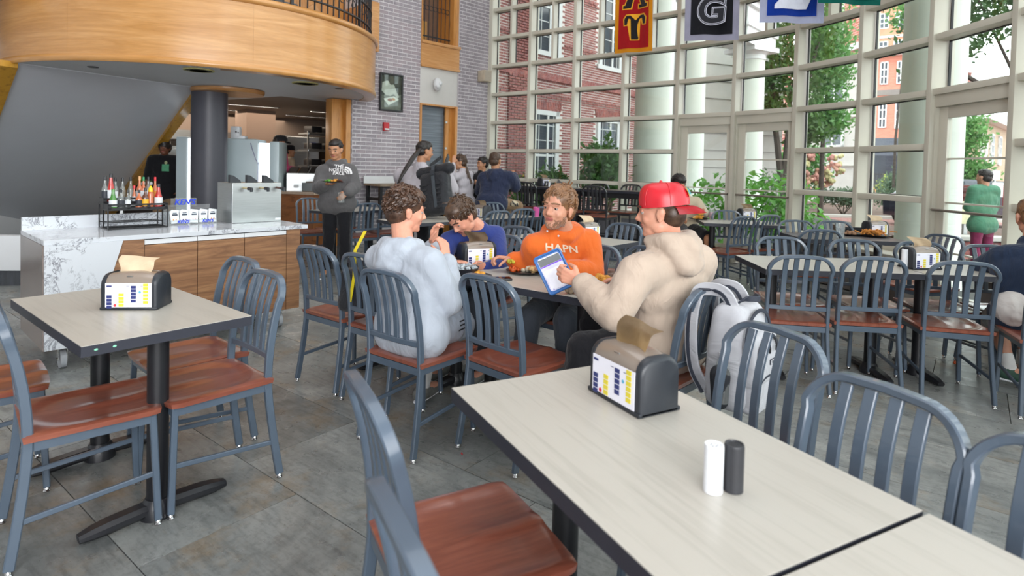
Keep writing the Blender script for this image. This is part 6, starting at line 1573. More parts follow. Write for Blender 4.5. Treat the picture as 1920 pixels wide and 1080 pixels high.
        if face:
            P = lambda x, y, z: HM @ (V((x, y, z))*hs)
            for q in (-1, 1):
                bm = B(); bm_sph(bm, P(q*.031, .0705, .004), .0112*hs, 14, 10); e = self.add('eye', bm, EYEW)
                bm = B(); bm_sph(bm, P(q*.031, .0763, .003), .0070*hs, 10, 8); self.add('iris', bm, IRIS, e)
                bm = B(); cap(bm, P(q*.019, .0805, .0115), .0052*hs, P(q*.042, .075, .010), .005*hs); self.add('eyelid', bm, self.sk)
                bm = B()
                for k in range(5): cap(bm, P(q*(.014+.008*k), .0935-.0028*k, .029+.002*math.sin(k*.8)), .0042*hs, P(q*(.02+.008*k), .0915-.003*k, .0295+.002*math.sin(k*.8)), .0038*hs, seg=8)
                self.add('eyebrow', bm, brow)
            bm = B(); cap(bm, P(-.02, .0785, -.0525), .0040*hs, P(0, .0838, -.051), .0052*hs, seg=8); cap(bm, P(0, .0838, -.051), .0052*hs, P(.02, .0785, -.0525), .004*hs, seg=8)
            cap(bm, P(-.016, .078, -.0605), .0045*hs, P(.016, .078, -.0605), .0045*hs, seg=8); self.add('lips', bm, LIP)
        if hair: self.hairo = self.add('hair', hair_mesh(HM, hs, hair[0], hair[2] if len(hair) > 2 else 1, hair[3] if len(hair) > 3 else 1, 0, hair[4] if len(hair) > 4 else 0), hair[1], smooth=60)
        self.J = J; return self
    def front(self, fw, HM, J):
        f = V((fw.x, fw.y, 0)).normalized(); ref = J.get('fdir'); ref = V(ref) if ref is not None else HM.to_3x3() @ V((0, 1, 0))
        return f if f.dot(ref) > 0 else -f
    def on(self, name, me, mat, M, target=None, off=.003):
        me.materials.clear(); me.materials.append(mat); o = bpy.data.objects.new(name, me); COL.objects.link(o); o.parent = self.t
        o.matrix_local = Matrix.Translation(-V(self.t.location)) @ M
        w_ = o.modifiers.new('wrap', 'SHRINKWRAP'); w_.target = target or self.topo; w_.wrap_method = 'PROJECT'; w_.use_project_z = True; w_.use_negative_direction = True; w_.use_positive_direction = True; w_.wrap_mode = 'ABOVE_SURFACE'; w_.offset = off
        return o
def hood_sign(a, b): return 1
def facing_M(c, az, tilt=0, roll=0):
    """local x to the reader's right, y up, z out of the surface towards azimuth az"""
    z = V((math.cos(R(az))*math.cos(R(tilt)), math.sin(R(az))*math.cos(R(tilt)), math.sin(R(tilt)))); x = V((0, 0, 1)).cross(z).normalized(); y = z.cross(x)
    M = Matrix((x, y, z)).transposed().to_4x4(); M.translation = V(c); return M @ Matrix.Rotation(R(roll), 4, 'Z')

C_WH = cloth('hoodie_white', '#a9b0ba'); C_NV = cloth('shirt_navy', '#2c3a78', fold=.45); C_OR = cloth('hoodie_orange', '#d8682a'); C_TN = cloth('hoodie_cream', '#b9a797'); C_DN = cloth('sweater_dark_navy', '#222f45')
C_GY = cloth('hoodie_grey', '#5d5b5c'); C_BK = cloth('cloth_black', '#1c1c20'); C_KH = cloth('khaki', '#8b7358'); C_LG = cloth('shirt_pale', '#b5b0b6'); C_CH = cloth('trouser_charcoal', '#40454d'); C_PF = cloth('puffer_navy', '#2a3148', fold=1.0)
C_CR = cloth('sweater_cream', '#c2b49c'); C_PK = cloth('shirt_pink', '#b8466e'); C_BG = cloth('chef_beige', '#b8a48c'); C_GN = cloth('tee_green', '#4f7f66'); C_BU = cloth('leggings_burgundy', '#7e2f50', fold=.3); C_SH = cloth('shorts_white', '#c8c4c0'); C_SG = cloth('shorts_grey', '#8d94a0')
M_SHOE = plain('shoe_grey', '#6a6a66', .7, 0, .3, 30); M_SHG = plain('shoe_green', '#2c4a3c', .7, 0, .3, 20); M_SOCK = plain('sock_white', '#d0cfcd', .9)

# --- white hoodie, seated with his back to us
p = Person('person in a pale grey white hoodie with curly brown hair, seated with back to us', (-.5, 3.0, .46), 1.0, .0058, SK_A)
p.build(dict(pel=(-.50, 3.02, .575), neck=(-0.562, 3.140, 0.971), head=(-0.562, 3.200, 1.142), az=22, pitch=-6, shR=(-0.405, 2.990, 0.898), shL=(-0.713, 3.240, 0.879), elR=(-0.305, 3.000, 0.703), wrR=(-0.344, 3.220, 0.890), elL=(-0.498, 3.550, 0.720), wrL=(-0.452, 3.460, 0.932),
    knR=(-0.249, 3.380, 0.494), anR=(-0.301, 3.860, 0.120), knL=(-.42, 3.45, .55), anL=(-.5, 3.5, .08), toeR=(.4, 4.6, 0), toeL=(-.2, 4.2, 0), hipdir=(-.8, .6, 0), fdir=(.6, .8, 0)),
    top=('hoodie', C_WH), bottom=('shorts', C_SG), shorts=True, shoes=M_SHOE, socks=M_SOCK, hair=('curly', H_BR, 3, 1.3), hood=True, loose=.028, brow=H_BR, disp=.022,
    hands={'R': ((-.25, .15, 1), (-.7, .5, .0), 1.1, .5), 'L': ((.1, -.1, 1), (.6, -.3, .2), .8, .4)})
# trouser stripes on the shorts
for k in range(3):
    bm = B(); dz = V((.006*k, 0, -.02*k)); bm_sweep(bm, [V((-0.327, 3.130, 0.542))+dz, V((-0.275, 3.120, 0.563))+dz, V((-0.228, 3.160, 0.576))+dz], rect(.004, .007)); p.add('stripe', bm, C_BK)
# --- navy shirt, bent over his plate
p = Person('person in a navy blue long sleeved shirt bent low over the table', (-.2, 4.2, .46), 1.0, .0062, SK_A)
p.build(dict(pel=(-.17, 4.25, .57), neck=(-0.234, 4.000, 0.982), head=(-0.324, 3.900, 1.053), az=232, pitch=-42, roll=8, shR=(-0.407, 3.920, 0.894), shL=(-0.102, 4.080, 0.925), elR=(-0.438, 3.740, 0.754), wrR=(-0.347, 3.620, 0.796), elL=(-0.062, 3.780, 0.739), wrL=(-0.159, 3.660, 0.774),
    knR=(-.45, 3.8, .55), anR=(-.42, 3.95, .08), knL=(-.2, 3.72, .55), anL=(-.15, 3.9, .08), toeR=(-.8, 3.2, 0), toeL=(-.5, 3.2, 0), hipdir=(.83, -.56, 0), fdir=(-.56, -.83, 0)),
    top=('shirt', C_NV), bottom=('trousers', C_CH), shoes=M_SHOE, hair=('tousled', H_MB, 5, 1.2), loose=.014, disp=.012)
# --- orange hoodie
p = Person('person in an orange hoodie with light brown hair and short beard, looking left', (.4, 3.8, .46), 1.02, .0055, SK_B)
p.build(dict(pel=(.42, 3.84, .585), neck=(0.325, 3.620, 1.014), head=(0.273, 3.500, 1.155), az=236, pitch=2, roll=-4, shR=(0.143, 3.560, 0.920), shL=(0.487, 3.700, 0.943), elR=(0.117, 3.660, 0.781), wrR=(0.011, 3.600, 0.834), elL=(0.499, 3.560, 0.768), wrL=(0.296, 3.440, 0.816),
    knR=(0.118, 3.450, 0.516), anR=(.06, 3.42, .08), knL=(0.323, 3.320, 0.548), anL=(.35, 3.25, .08), toeR=(-.2, 2.8, 0), toeL=(.1, 2.6, 0), hipdir=(.77, -.64, 0), fdir=(-.64, -.77, 0)),
    top=('hoodie', C_OR), bottom=('trousers', C_CH), shoes=M_SHOE, hair=('tousled', H_LB, 8, 1.3, .022), hood=True, loose=.024, brow=H_LB, disp=.018, headsize=1.06,
    hands={'R': ((-.95, -.15, .15), (-.1, -.2, -1), 1.15, .8), 'L': ((-.9, .2, .1), (0, 0, -1), .5)})
P_OR = p
me = text_mesh("HAPN", .056, depth=.0, bold=True)
bm = B(); bm.from_mesh(me); bmesh.ops.subdivide_edges(bm, edges=bm.edges[:], cuts=1); bm.to_mesh(me); bm.free()
p.on('lettering', me, plain('print_cream', '#d0bfa8', .8), facing_M((0.240, 3.400, 0.947), 245, 12, 4), off=.004)
q = p.HM   # short beard
bm = B()
rs_ = random.Random(4)
from mathutils.bvhtree import BVHTree
bv = BVHTree.FromPolygons([v.co+V(p.t.location) for v in p.bodyo.data.vertices], [tuple(f_.vertices) for f_ in p.bodyo.data.polygons]); qr = q.to_3x3()
for _ in range(1500):
    a = rs_.uniform(-1.45, 1.45); z = rs_.uniform(-.112, -.028)
    if abs(a) < .38 and -.066 < z < -.044: continue
    if abs(a) < 1.0 and z > -.045 and not (abs(a) < .3 and z < -.036): continue
    o_ = q @ (V((0, .0, z))*1.08); dd = (qr @ V((math.sin(a), math.cos(a), -.15))).normalized(); h_, nn_, _i, _d = bv.ray_cast(o_+dd*.2, -dd, .2)
    if h_ is None: continue
    cap(bm, h_, .0013, h_+(nn_*.5+V((0, 0, -1))*.8).normalized()*.005, .0006, seg=4)
p.add('beard', bm, H_LB)
for x, y in ((1026,432), (1046,441)): bm = B(); bm_cyl(bm, (0.210, 3.440, 1.028) if x == 1026 else (0.274, 3.420, 1.004), (V((0.210, 3.440, 1.028) if x == 1026 else (0.274, 3.420, 1.004))+V((0, -.008, 0)))[:], .006, seg=10); p.add('eyelet', bm, M_STEEL)
# --- cream hoodie and red cap
p = Person('person in a cream hoodie and red cap, seated with back to us, reaching left', (.74, 2.8, .46), 1.04, .0055, SK_A)
p.build(dict(pel=(.77, 2.84, .585), neck=(0.730, 2.760, 1.072), head=(0.686, 2.740, 1.201), az=163, pitch=-4, shL=(0.561, 2.620, 0.938), shR=(0.926, 2.900, 0.954), elL=(0.456, 2.560, 0.766), wrL=(0.326, 2.740, 0.872), elR=(0.935, 3.100, 0.726), wrR=(0.648, 3.140, 0.813),
    knL=(0.350, 2.780, 0.551), anL=(.30, 2.75, .08), knR=(.45, 3.15, .56), anR=(.5, 3.2, .08), toeL=(-.4, 3.0, 0), toeR=(-.1, 3.6, 0), hipdir=(-.69, -.72, 0), fdir=(-.72, .69, 0)),
    top=('hoodie', C_TN), bottom=('trousers', C_BK), shoes=M_SHOE, hair=('buzz', H_MB, 2), hood=True, loose=.030, disp=.024,
    hands={'L': ((-.82, .3, .25), (.1, .9, .1), 1.25, .8), 'R': ((-1, .2, 0), (0, 0, -1), .4)})
P_TN = p
def capm(p, mat, az_off=180, patch=True, s=1.04):
    M = p.HM @ Matrix.Rotation(R(az_off), 4, 'Z') @ Matrix.Translation((0, .0, .0)); P = lambda x, y, z: M @ (V((x, y, z))*s)
    bm = B(); rings = []
    for i in range(9):
        a = PI/2*i/8; z = .035+.098*math.sin(a)**.8 if i else .028; r = math.cos(a)**.55 if i < 8 else .02
        rings.append([bm.verts.new(P(.094*r*math.cos(t), .018+.110*r*math.sin(t)-.01*(i/8), z+(.006*math.sin(t) if i < 3 else 0))) for t in [2*PI*k/32 for k in range(32)]])
    for A_, B_ in zip(rings, rings[1:]):
        for k in range(32): bm.faces.new((A_[k], A_[(k+1) % 32], B_[(k+1) % 32], B_[k]))
    bm.faces.new(rings[-1]); crown = p.add('cap', bm, mat, smooth=30)
    bm = B(); top = []; bot = []
    for i in range(13):
        t = R(25)+R(130)*i/12; row = []
        for k in range(5):
            q = k/4; ex = .094*math.cos(t)*(1-.06*q); ey = .018+.110*math.sin(t)+.068*q*math.sin(t)**1.5; row.append(bm.verts.new(P(ex, ey, .028-.034*q*q-.012*abs(math.cos(t))*q*0)))
        top.append(row)
    for A_, B_ in zip(top, top[1:]):
        for k in range(4): bm.faces.new((A_[k], A_[k+1], B_[k+1], B_[k]))
    bmesh.ops.solidify(bm, geom=bm.faces[:], thickness=.005); p.add('brim', bm, mat, crown)
    bm = B(); bm_sph(bm, P(0, .008, .134), .008, 10, 6); p.add('button', bm, mat, crown)
    bm = B()
    for t in (0, PI/3, 2*PI/3, PI, -PI/3, -2*PI/3): bm_sweep(bm, [P(.0955*math.cos(a)**.55*math.cos(t+.3), .018+.1115*math.cos(a)**.55*math.sin(t+.3), .035+.0985*math.sin(a)**.8) for a in [PI/2*k/9*.98 for k in range(9)]], circ(.0014, 5))
    p.add('seam', bm, mat, crown)
    return crown, M
M_CAPR = cloth('cap_red', '#b5101f', fold=.1); cr_, CM = capm(p, M_CAPR)
def cappatch(p, CM, poly, mat, h, nm):
    bm = B(); vs = []
    for u, v in poly:
        t = PI/2-u/.11; a = .25+v*8.5; r = math.cos(a)**.55; vs.append(bm.verts.new(CM @ (V((.0975*r*math.cos(t)*h, .018+.1135*r*math.sin(t)*h, .037+.098*math.sin(a)**.8)))))
    bm.faces.new(vs); bmesh.ops.triangulate(bm, faces=bm.faces[:]); bmesh.ops.solidify(bm, geom=bm.faces[:], thickness=.001); p.add(nm, bm, mat)
cappatch(p, CM, [(-.035, .0), (.035, .0), (.04, .04), (.02, .07), (-.02, .07), (-.04, .04)], plain('patch_gold', '#d9a520', .6), 1.09, 'printed_patch')
cappatch(p, CM, [(-.002, .015), (.036, .012), (.034, .045), (.012, .06), (.0, .04)], plain('patch_teal', '#2f8f96', .6), 1.11, 'printed_fish')
bm = B(); w_ = V(p.J['wrL']); dd = (V(p.J['wrL'])-V(p.J['elL'])).normalized(); bm_sweep(bm, [w_-dd*.004+V(o_)*.034 for o_ in [tuple((dd.orthogonal().normalized()*math.cos(a)+dd.cross(dd.orthogonal().normalized())*math.sin(a))) for a in [2*PI*k/20 for k in range(20)]]], rect(.012, .004), closed=True); p.add('wrist_band', bm, M_BLACK)
# --- right edge
p = Person('person in a dark navy sweater and white shorts cut by the right edge', (3.25, 3.75, .46), 1.02, .007, SK_B)
p.build(dict(pel=(3.30, 3.74, .57), neck=(3.397, 3.860, 0.992), head=(3.428, 3.920, 1.140), az=72, pitch=-8, shL=(3.244, 3.920, 0.875), shR=(3.433, 3.700, 0.920), elL=(3.217, 4.060, 0.779), wrL=(3.544, 4.250, 0.739), elR=(3.723, 4.000, 0.664), wrR=(3.763, 4.300, 0.736),
    knL=(3.386, 4.120, 0.408), anL=(3.383, 3.980, 0.118), knR=(3.6, 4.15, .55), anR=(3.6, 4.1, .08), toeL=(3.7, 3.6, 0), toeR=(3.8, 4.8, 0), hipdir=(-.93, .37, 0), fdir=(.3, .95, 0)),
    top=('sweater', C_DN), bottom=('shorts', C_SH), shorts=True, shoes=M_SHG, socks=M_SOCK, hair=('short', H_LB, 4, .8), loose=.02, disp=.016)
# --- standing with plate
p = Person('standing person in a grey hoodie with white lettering holding a plate of food', (-2.132, 7.200, 1.424)[:2]+(0.0,), 1.0, .009, SK_D)
X0, Y0 = (-2.132, 7.200, 1.424)[:2]
p.build(dict(pel=(X0+.02, Y0, .93), neck=(-2.132, 7.200, 1.392), head=(-2.129, 7.160, 1.545), az=264, pitch=-14, shR=(-2.285, 7.200, 1.278), shL=(-1.963, 7.200, 1.299), elR=(-2.314, 7.120, 1.087), wrR=(-2.172, 6.950, 1.140), elL=(-1.885, 7.160, 1.109), wrL=(-1.930, 6.980, 1.039),
    knR=(X0-.07, Y0, .5), anR=(X0-.1, Y0+.03, .08), knL=(X0+.12, Y0-.02, .5), anL=(X0+.13, Y0, .08), toeR=(X0-.2, Y0-1, 0), toeL=(X0+.1, Y0-1, 0), fdir=(0, -1, 0)),
    top=('hoodie', C_GY), bottom=('trousers', C_BK), shoes=M_SHOE, hair=('short', H_DK, 7, 1), hood=True, loose=.035, disp=.02, hands={'R': ((.9, -.3, 0), (0, 0, 1), .6), 'L': ((-.6, -.3, -.5), (-.3, .8, -.2), .8)}, brow=H_DK)
M_PW = plain('print_white', '#d8d6d6', .7)
for tx, xx, yy in (('THE', 627, 312), ('NORTH', 624, 319), ('FACE', 627, 326)):
    pt = {'THE': (-2.085, 6.980, 1.345), 'NORTH': (-2.103, 6.980, 1.303), 'FACE': (-2.084, 6.980, 1.263)}[tx]
    p.on('lettering', text_mesh(tx, .055, depth=0, bold=True), M_PW, facing_M(pt, 262, 0), off=.012)
bm = B()
for r0, r1 in ((.026, .04), (.046, .062), (.068, .088)):
    vs = [(r0*math.cos(a), r0*math.sin(a)) for a in [PI/2*k/10 for k in range(11)]]+[(r1*math.cos(a), r1*math.sin(a)) for a in [PI/2*(10-k)/10 for k in range(11)]]
    f = bm.faces.new([bm.verts.new((x-.045, y-.05, 0)) for x, y in vs])
me = bpy.data.meshes.new('logo'); bmesh.ops.triangulate(bm, faces=bm.faces[:]); bm.to_mesh(me); bm.free(); p.on('printed_arcs', me, M_PW, facing_M((-1.972, 6.980, 1.307), 262, 0), off=.012)
# --- ponytail with backpack
p = Person('person with a long dark ponytail and pale shirt leaning on the bar, black backpack on', (-1.135, 7.500, 0.778)[:2]+(0.0,), 1.05, .009, SK_D)
X0, Y0 = (-1.216, 7.500, 0.776)[:2]
p.build(dict(pel=(X0, Y0, .95), neck=(-1.172, 7.620, 1.383), head=(-1.120, 7.620, 1.561), az=28, pitch=-8, shL=(-1.448, 7.800, 1.237), shR=(-0.862, 7.500, 1.269), elR=(-0.775, 7.600, 1.093), wrR=(-0.857, 7.850, 1.110), elL=(-1.432, 8.000, 1.048), wrL=(-1.160, 8.100, 1.080),
    knR=(X0+.1, Y0+.05, .5), anR=(X0+.1, Y0-.05, .08), knL=(X0-.1, Y0+.1, .5), anL=(X0-.12, Y0, .08), toeR=(X0+.5, Y0+1, 0), toeL=(X0+.3, Y0+1, 0), fdir=(.4, 1, 0)),
    top=('shirt', C_LG), bottom=('trousers', C_BK), shoes=M_SHOE, hair=('pony', H_DK, 9, 1), loose=.05, disp=.02, belly=1.15, brow=H_DK)
bm = B(); pt = [V((-1.177, 7.500, 1.570)), V((-1.226, 7.400, 1.487)), V((-1.267, 7.340, 1.406)), V((-1.311, 7.300, 1.327)), V((-1.358, 7.280, 1.235)), V((-1.405, 7.300, 1.128))]
for k in range(16):
    a = k*2.4; o_ = V((math.cos(a), .4*math.sin(a), math.sin(a)))*.022*(k % 4)/2; bm_sweep(bm, [q+o_*(1-.1*i) for i, q in enumerate(pt)], circ(.013, 6), scale=[.6, 1, 1.1, 1, .8, .3])
p.add('ponytail', bm, H_DK)
# --- girl with long hair
def seated(lb, x, seatY, pel, neck, head, az, shL, shR, elL, wrL, elR, wrR, knL, knR, top, bottom, hair, sk=SK_D, s=.95, pitch=0, shorts=False, fd=(0, 1, 0), footz=.3, loose=.016, disp=.012, hood=None, hands=None, face=True, hd=None, **kw):
    p = Person(lb, (pel[0], pel[1], 0.0), s, .010, sk)
    J = dict(pel=pel, neck=neck, head=head, az=az, pitch=pitch, shL=shL, shR=shR, elL=elL, wrL=wrL, elR=elR, wrR=wrR, knL=knL, knR=knR, anL=(knL[0], knL[1]+.05, footz), anR=(knR[0], knR[1]+.05, footz), toeL=(knL[0]+fd[0], knL[1]+fd[1], 0), toeR=(knR[0]+fd[0], knR[1]+fd[1], 0), fdir=fd)
    if hd: J['hipdir'] = hd
    return p.build(J, top=top, bottom=bottom, shoes=M_SHOE, hair=hair, loose=loose, disp=disp, hood=hood, hands=hands, face=face, shorts=shorts, **kw)
p = seated('girl with long brown hair in a pale top resting her forehead on her hand', 0, 0, (-0.702, 9.200, 0.820), (-0.763, 9.200, 1.330), (-0.813, 9.180, 1.436), 195, (-0.801, 9.100, 1.232), (-0.673, 9.350, 1.248), (-0.916, 8.950, 1.199), (-0.893, 9.000, 1.424), (-0.765, 9.300, 1.046), (-0.932, 9.300, 1.042), (-0.876, 9.100, 0.887), (-0.854, 9.400, 0.872),
    ('top', C_LG), ('skirt', C_BK), ('long', H_MB, 12, 1), fd=(-1, .1, 0), hd=(0, -1, 0), brow=H_DK)
bm = B()
for k in range(40):
    a = random.uniform(-1, 1); x = 866+random.uniform(0, 8); pts_ = [V((-0.783, 9.200, 1.494)), V((-0.741, 9.220, 1.396)), V((-0.696, 9.200, 1.266)), V((-0.651, 9.200, 1.110))]; o_ = V((.03*a, .05*random.uniform(-1, 1), 0)); bm_sweep(bm, [q+o_*(.4+.3*i) for i, q in enumerate(pts_)], circ(.011, 5), scale=[1, 1.1, 1, .4])
p.add('long_hair', bm, H_MB)
p = seated('person with black hair mostly hidden behind the puffer jacket', 0, 0, (-0.530, 10.000, 0.731), (-0.515, 10.000, 1.296), (-0.509, 10.000, 1.421), 215, (-0.600, 9.950, 1.205), (-0.410, 10.100, 1.207), (-0.620, 9.900, 1.046), (-0.591, 9.700, 1.097), (-0.402, 10.000, 1.030), (-0.482, 9.800, 1.070), (-0.607, 9.800, 0.742), (-0.577, 10.200, 0.716),
    ('top', C_BK), ('trousers', C_BK), ('long', H_DK, 13, .8), fd=(-1, -.2, 0), hd=(.2, -1, 0), brow=H_DK)
p = seated('person in a navy puffer jacket with short brown hair, on a high stool', 0, 0, (-0.299, 8.950, 0.861), (-0.248, 9.050, 1.310), (-0.259, 9.050, 1.472), 62, (-0.426, 9.100, 1.208), (-0.043, 9.000, 1.227), (-0.497, 9.300, 1.002), (-0.339, 9.500, 1.049), (0.050, 9.100, 1.089), (0.013, 9.350, 1.264), (-0.077, 9.400, 0.789), (0.106, 9.100, 0.796),
    ('puffer_jacket', C_PF), ('trousers', C_KH), ('short', H_MB, 14, .9), s=1.05, fd=(.5, .85, 0), loose=.045, disp=.02, hood=True, hd=(-.85, .5, 0))
bm = B()   # quilting seams of the puffer
for k in range(6):
    c_ = V((-0.261, 9.050, 1.180))*(1-k/6)+V((-0.291, 8.950, 0.877))*(k/6); pts_ = [c_+V((.175*math.cos(a), .125*math.sin(a), .012*math.sin(a*3))) for a in [2*PI*i/28 for i in range(28)]]; bm_sweep(bm, pts_, circ(.012, 6), closed=True)
p.add('quilted_seam', bm, C_PF)
bm = B(); bm_sph(bm, (-0.009, 9.000, 0.832), (.12, .07, .055), 16, 10); o = p.add('patterned_bag', bm, plain('zebra_cream', '#c2b69a', .8)); 
bm = B()
for k in range(7): bm_box(bm, (V((-0.009, 8.940, 0.836))+V((-.1+.033*k, -.01, .02*math.sin(k*2))))[:], (.018, .03, .05), rot=(0, .6*math.sin(k), 0), bev=.004)
p.add('black_patch', bm, M_BLACK, o)
# --- cream sweater by the leafy bush
p = seated('person in a cream sweater with dark wavy hair eating by the glass door', 0, 0, (2.398, 8.200, 0.601), (2.376, 8.200, 1.042), (2.284, 8.150, 1.203), 290, (2.532, 8.150, 0.975), (2.225, 8.200, 0.950), (2.606, 8.000, 0.813), (2.495, 7.750, 0.873), (2.174, 8.100, 0.780), (2.249, 7.800, 0.751), (2.544, 7.650, 0.523), (2.233, 7.600, 0.536),
    ('sweater', C_CR), ('shorts', C_BK), ('curly', H_DK, 15, .8), sk=SK_C if False else SK_D, s=1.0, pitch=-18, fd=(.2, -1, 0), footz=.08, hd=(1, .1, 0), shorts=True, brow=H_DK)
# --- behind the counter
def standing(lb, head, Yd, az, az_b, top, bottom, hair, sk, s=1.0, sleeve=1.0, arms='down', pitch=0, loose=.02, face=True, **kw):
    h = V(head); hx = 1.0*s; base = V((h.x, h.y, 0)); f = V((math.cos(R(az_b)), math.sin(R(az_b)), 0)); l = V((-f.y, f.x, 0)); nk = h-V((0, 0, .135*s)); 
    J = dict(pel=base+V((0, 0, h.z-.70*s)), neck=nk, head=h+f*.015, az=az, pitch=pitch, shL=nk+l*.185*s-V((0, 0, .06*s)), shR=nk-l*.185*s-V((0, 0, .06*s)), fdir=f)
    for q, sg in (('L', 1), ('R', -1)):
        if arms == 'down': J['el'+q] = nk+l*sg*.25*s-V((0, 0, .34*s)); J['wr'+q] = nk+l*sg*.24*s+f*.08-V((0, 0, .57*s))
        else: J['el'+q] = nk+l*sg*.22*s-V((0, 0, .33*s))+f*.03; J['wr'+q] = nk+l*sg*.12*s+f*.27*s-V((0, 0, .33*s))
        J['kn'+q] = base+l*sg*.1*s+V((0, 0, .48*s)); J['an'+q] = base+l*sg*.11*s+V((0, 0, .08)); J['toe'+q] = J['an'+q]+f
    p = Person(lb, base[:], s, .011, sk); return p.build(J, top=top, bottom=bottom, shoes=M_SHOE, hair=hair, sleeve=sleeve, loose=loose, face=face, **kw)
p = standing('person in a black t-shirt with green print and khaki trousers standing beyond the rack', (-5.777, 9.900, 1.562), 0, 285, 280, ('t_shirt', C_BK), ('trousers', C_KH), ('afro', H_DK, 16, .8), SK_C, 1.0, sleeve=.4, loose=.03, brow=H_DK)
bm = B(); f_ = bm.faces.new([bm.verts.new(v) for v in ((-.05, -.08, 0), (.05, -.08, 0), (.05, .03, 0), (-.05, .03, 0))]); bmesh.ops.subdivide_edges(bm, edges=bm.edges[:], cuts=4, use_grid_fill=True); me = bpy.data.meshes.new('pr'); bm.to_mesh(me); bm.free()
p.on('printed_square', me, plain('tee_print', '#4f9a72', .7), facing_M((-5.677, 9.600, 1.263), 278, 0), off=.012)
bm = B(); f_ = bm.faces.new([bm.verts.new((.022*math.cos(a), .03*math.sin(a)+.06, 0)) for a in [2*PI*k/12 for k in range(12)]]); me = bpy.data.meshes.new('pr'); bm.to_mesh(me); bm.free()
p.on('printed_figure', me, plain('tee_print2', '#9aa07a', .7), facing_M((-5.677, 9.600, 1.263), 278, 0), off=.012)
p = standing('person in a bright pink shirt and black cap behind the lit cabinet', (-4.118, 10.500, 1.713), 0, 30, 40, ('shirt', C_PK), ('trousers', C_CH), ('short', H_DK, 17, .6), SK_D, 1.0, arms='fwd', loose=.03)
capm(p, C_BK, 0)
p = standing('cook in a beige shirt and dark cap working at the steel station', (-4.351, 11.600, 1.585), 0, 20, 30, ('shirt', C_BG), ('trousers', C_BK), ('short', H_DK, 18, .6), SK_D, 1.0, arms='fwd', loose=.03)
capm(p, C_BK, 180)
p = standing('person in a green t-shirt and burgundy leggings walking outside the right door', (7.052, 8.900, 1.397), 0, 115, 100, ('t_shirt', C_GN), ('leggings', C_BU), ('short', H_DK, 19, .8), SK_B, .98, sleeve=.4, arms='fwd', loose=.03, face=False, belly=1.08)
# ------------------------------------------------------------ things on the tables
M_RICE = plain('rice', '#cfc6ae', .8, 0, .12, 60, .6); M_MEAT = plain('meat', '#4a2418', .5, 0, .3, 40, .6); M_CHED = plain('cheesy', '#c98a2c', .6, 0, .35, 40, .8); M_SAUC = plain('orange_sauce', '#c4541f', .4, 0, .2, 30); M_GRN = plain('greens', '#4f8a2e', .6, 0, .3, 40, .6)
M_ICE = glass('ice', (.85, .92, .95), .12, .1, .45, (.72, .78, .82))
def lump(bm, c, r, n=9, sq=.6, seed=0):
    rs = random.Random(seed)
    for _ in range(n): bm_sph(bm, (c[0]+rs.gauss(0, r*.4), c[1]+rs.gauss(0, r*.4), c[2]+rs.uniform(0, r*.5)), (r*rs.uniform(.25, .5), r*rs.uniform(.25, .5), r*rs.uniform(.2, .4)*sq*1.5), 8, 6)
def plate(lb, p, r, foods, z=.762, name='plate', rim=.016, mat=None, deep=None):
    t = thing(name, lb, 'bowl' if deep else 'plate', (p[0], p[1], z), 0)
    bm = B()
    if deep: bm_lathe(bm, [(r*.55, 0), (r*.62, .002), (r*.9, deep*.55), (r, deep), (r*.97, deep), (r*.85, deep*.6), (r*.5, .01), (.001, .008)], 36)
    else: bm_lathe(bm, [(r*.6, 0), (r*.66, .001), (r*.97, rim*.8), (r, rim), (r*.97, rim), (r*.66, .006), (.001, .004)], 36)
    obj('dish', bm, mat or M_PLATE, t)
    for k, (nm, dx, dy, s, m, n) in enumerate(foods):
        bm = B(); lump(bm, (dx, dy, (deep*.7 if deep else .01)), s, n, .7, k); obj(nm, bm, m, t, 50)
    return t
plate('dark plate with rice and a dark meatball in front of the orange hoodie', (0.093, 3.557, 0.762), .118, [('rice', .03, .02, .045, M_RICE, 16), ('meatball', .075, 0, .03, M_MEAT, 8), ('flatbread', .06, -.04, .05, plain('bread', '#cfae78', .8), 6), ('sauce', -.07, .0, .035, M_SAUC, 8)])
t = plate('black bowl heaped with clear ice in front of the white hoodie', (-0.285, 3.370, 0.762), .112, [], deep=.058)
bm = B()
for k in range(70): a = random.uniform(0, 6.3); q = .095*math.sqrt(random.random()); bm_box(bm, (q*math.cos(a), q*math.sin(a), .05+random.uniform(0, .012)), (.014, .012, .012), rot=(a, q*30, a*2))
obj('ice', bm, M_ICE, t, 0)
bm = B(); bm_sweep(bm, [V((.02, -.04, .062)), V((.1, 0, .075)), V((.16, .03, .09))], rect(.008, .003)); obj('fork', bm, M_STEEL, t)
plate('dark plate with cheesy fried food under the ice bowl', (-0.189, 3.350, 0.762), .09, [('fried_food', .0, -.01, .045, M_CHED, 14)])
plate('black dish with orange food left of the dispenser on the people table', (-0.384, 3.865, 0.762), .09, [('orange_food', 0, .01, .045, M_CHED, 12), ('white_food', .05, .03, .03, M_RICE, 6)], deep=.035)
plate('dark plate with golden chips behind the arm of the cream hoodie', (0.520, 3.297, 0.762), .11, [('chips', -.02, 0, .05, M_CHED, 14)])
t = thing('phone', 'black phone lying on the table near the empty chair', 'phone', (-0.065, 3.318, 0.762), R(10)); bm = B(); bm_box(bm, (0, 0, .005), (.15, .074, .009), bev=.003); obj('body', bm, M_BLACK, t); bm = B(); bm_box(bm, (0, 0, .0098), (.14, .066, .001)); obj('screen', bm, plain('phone_glass', '#101216', .08), t, 0)
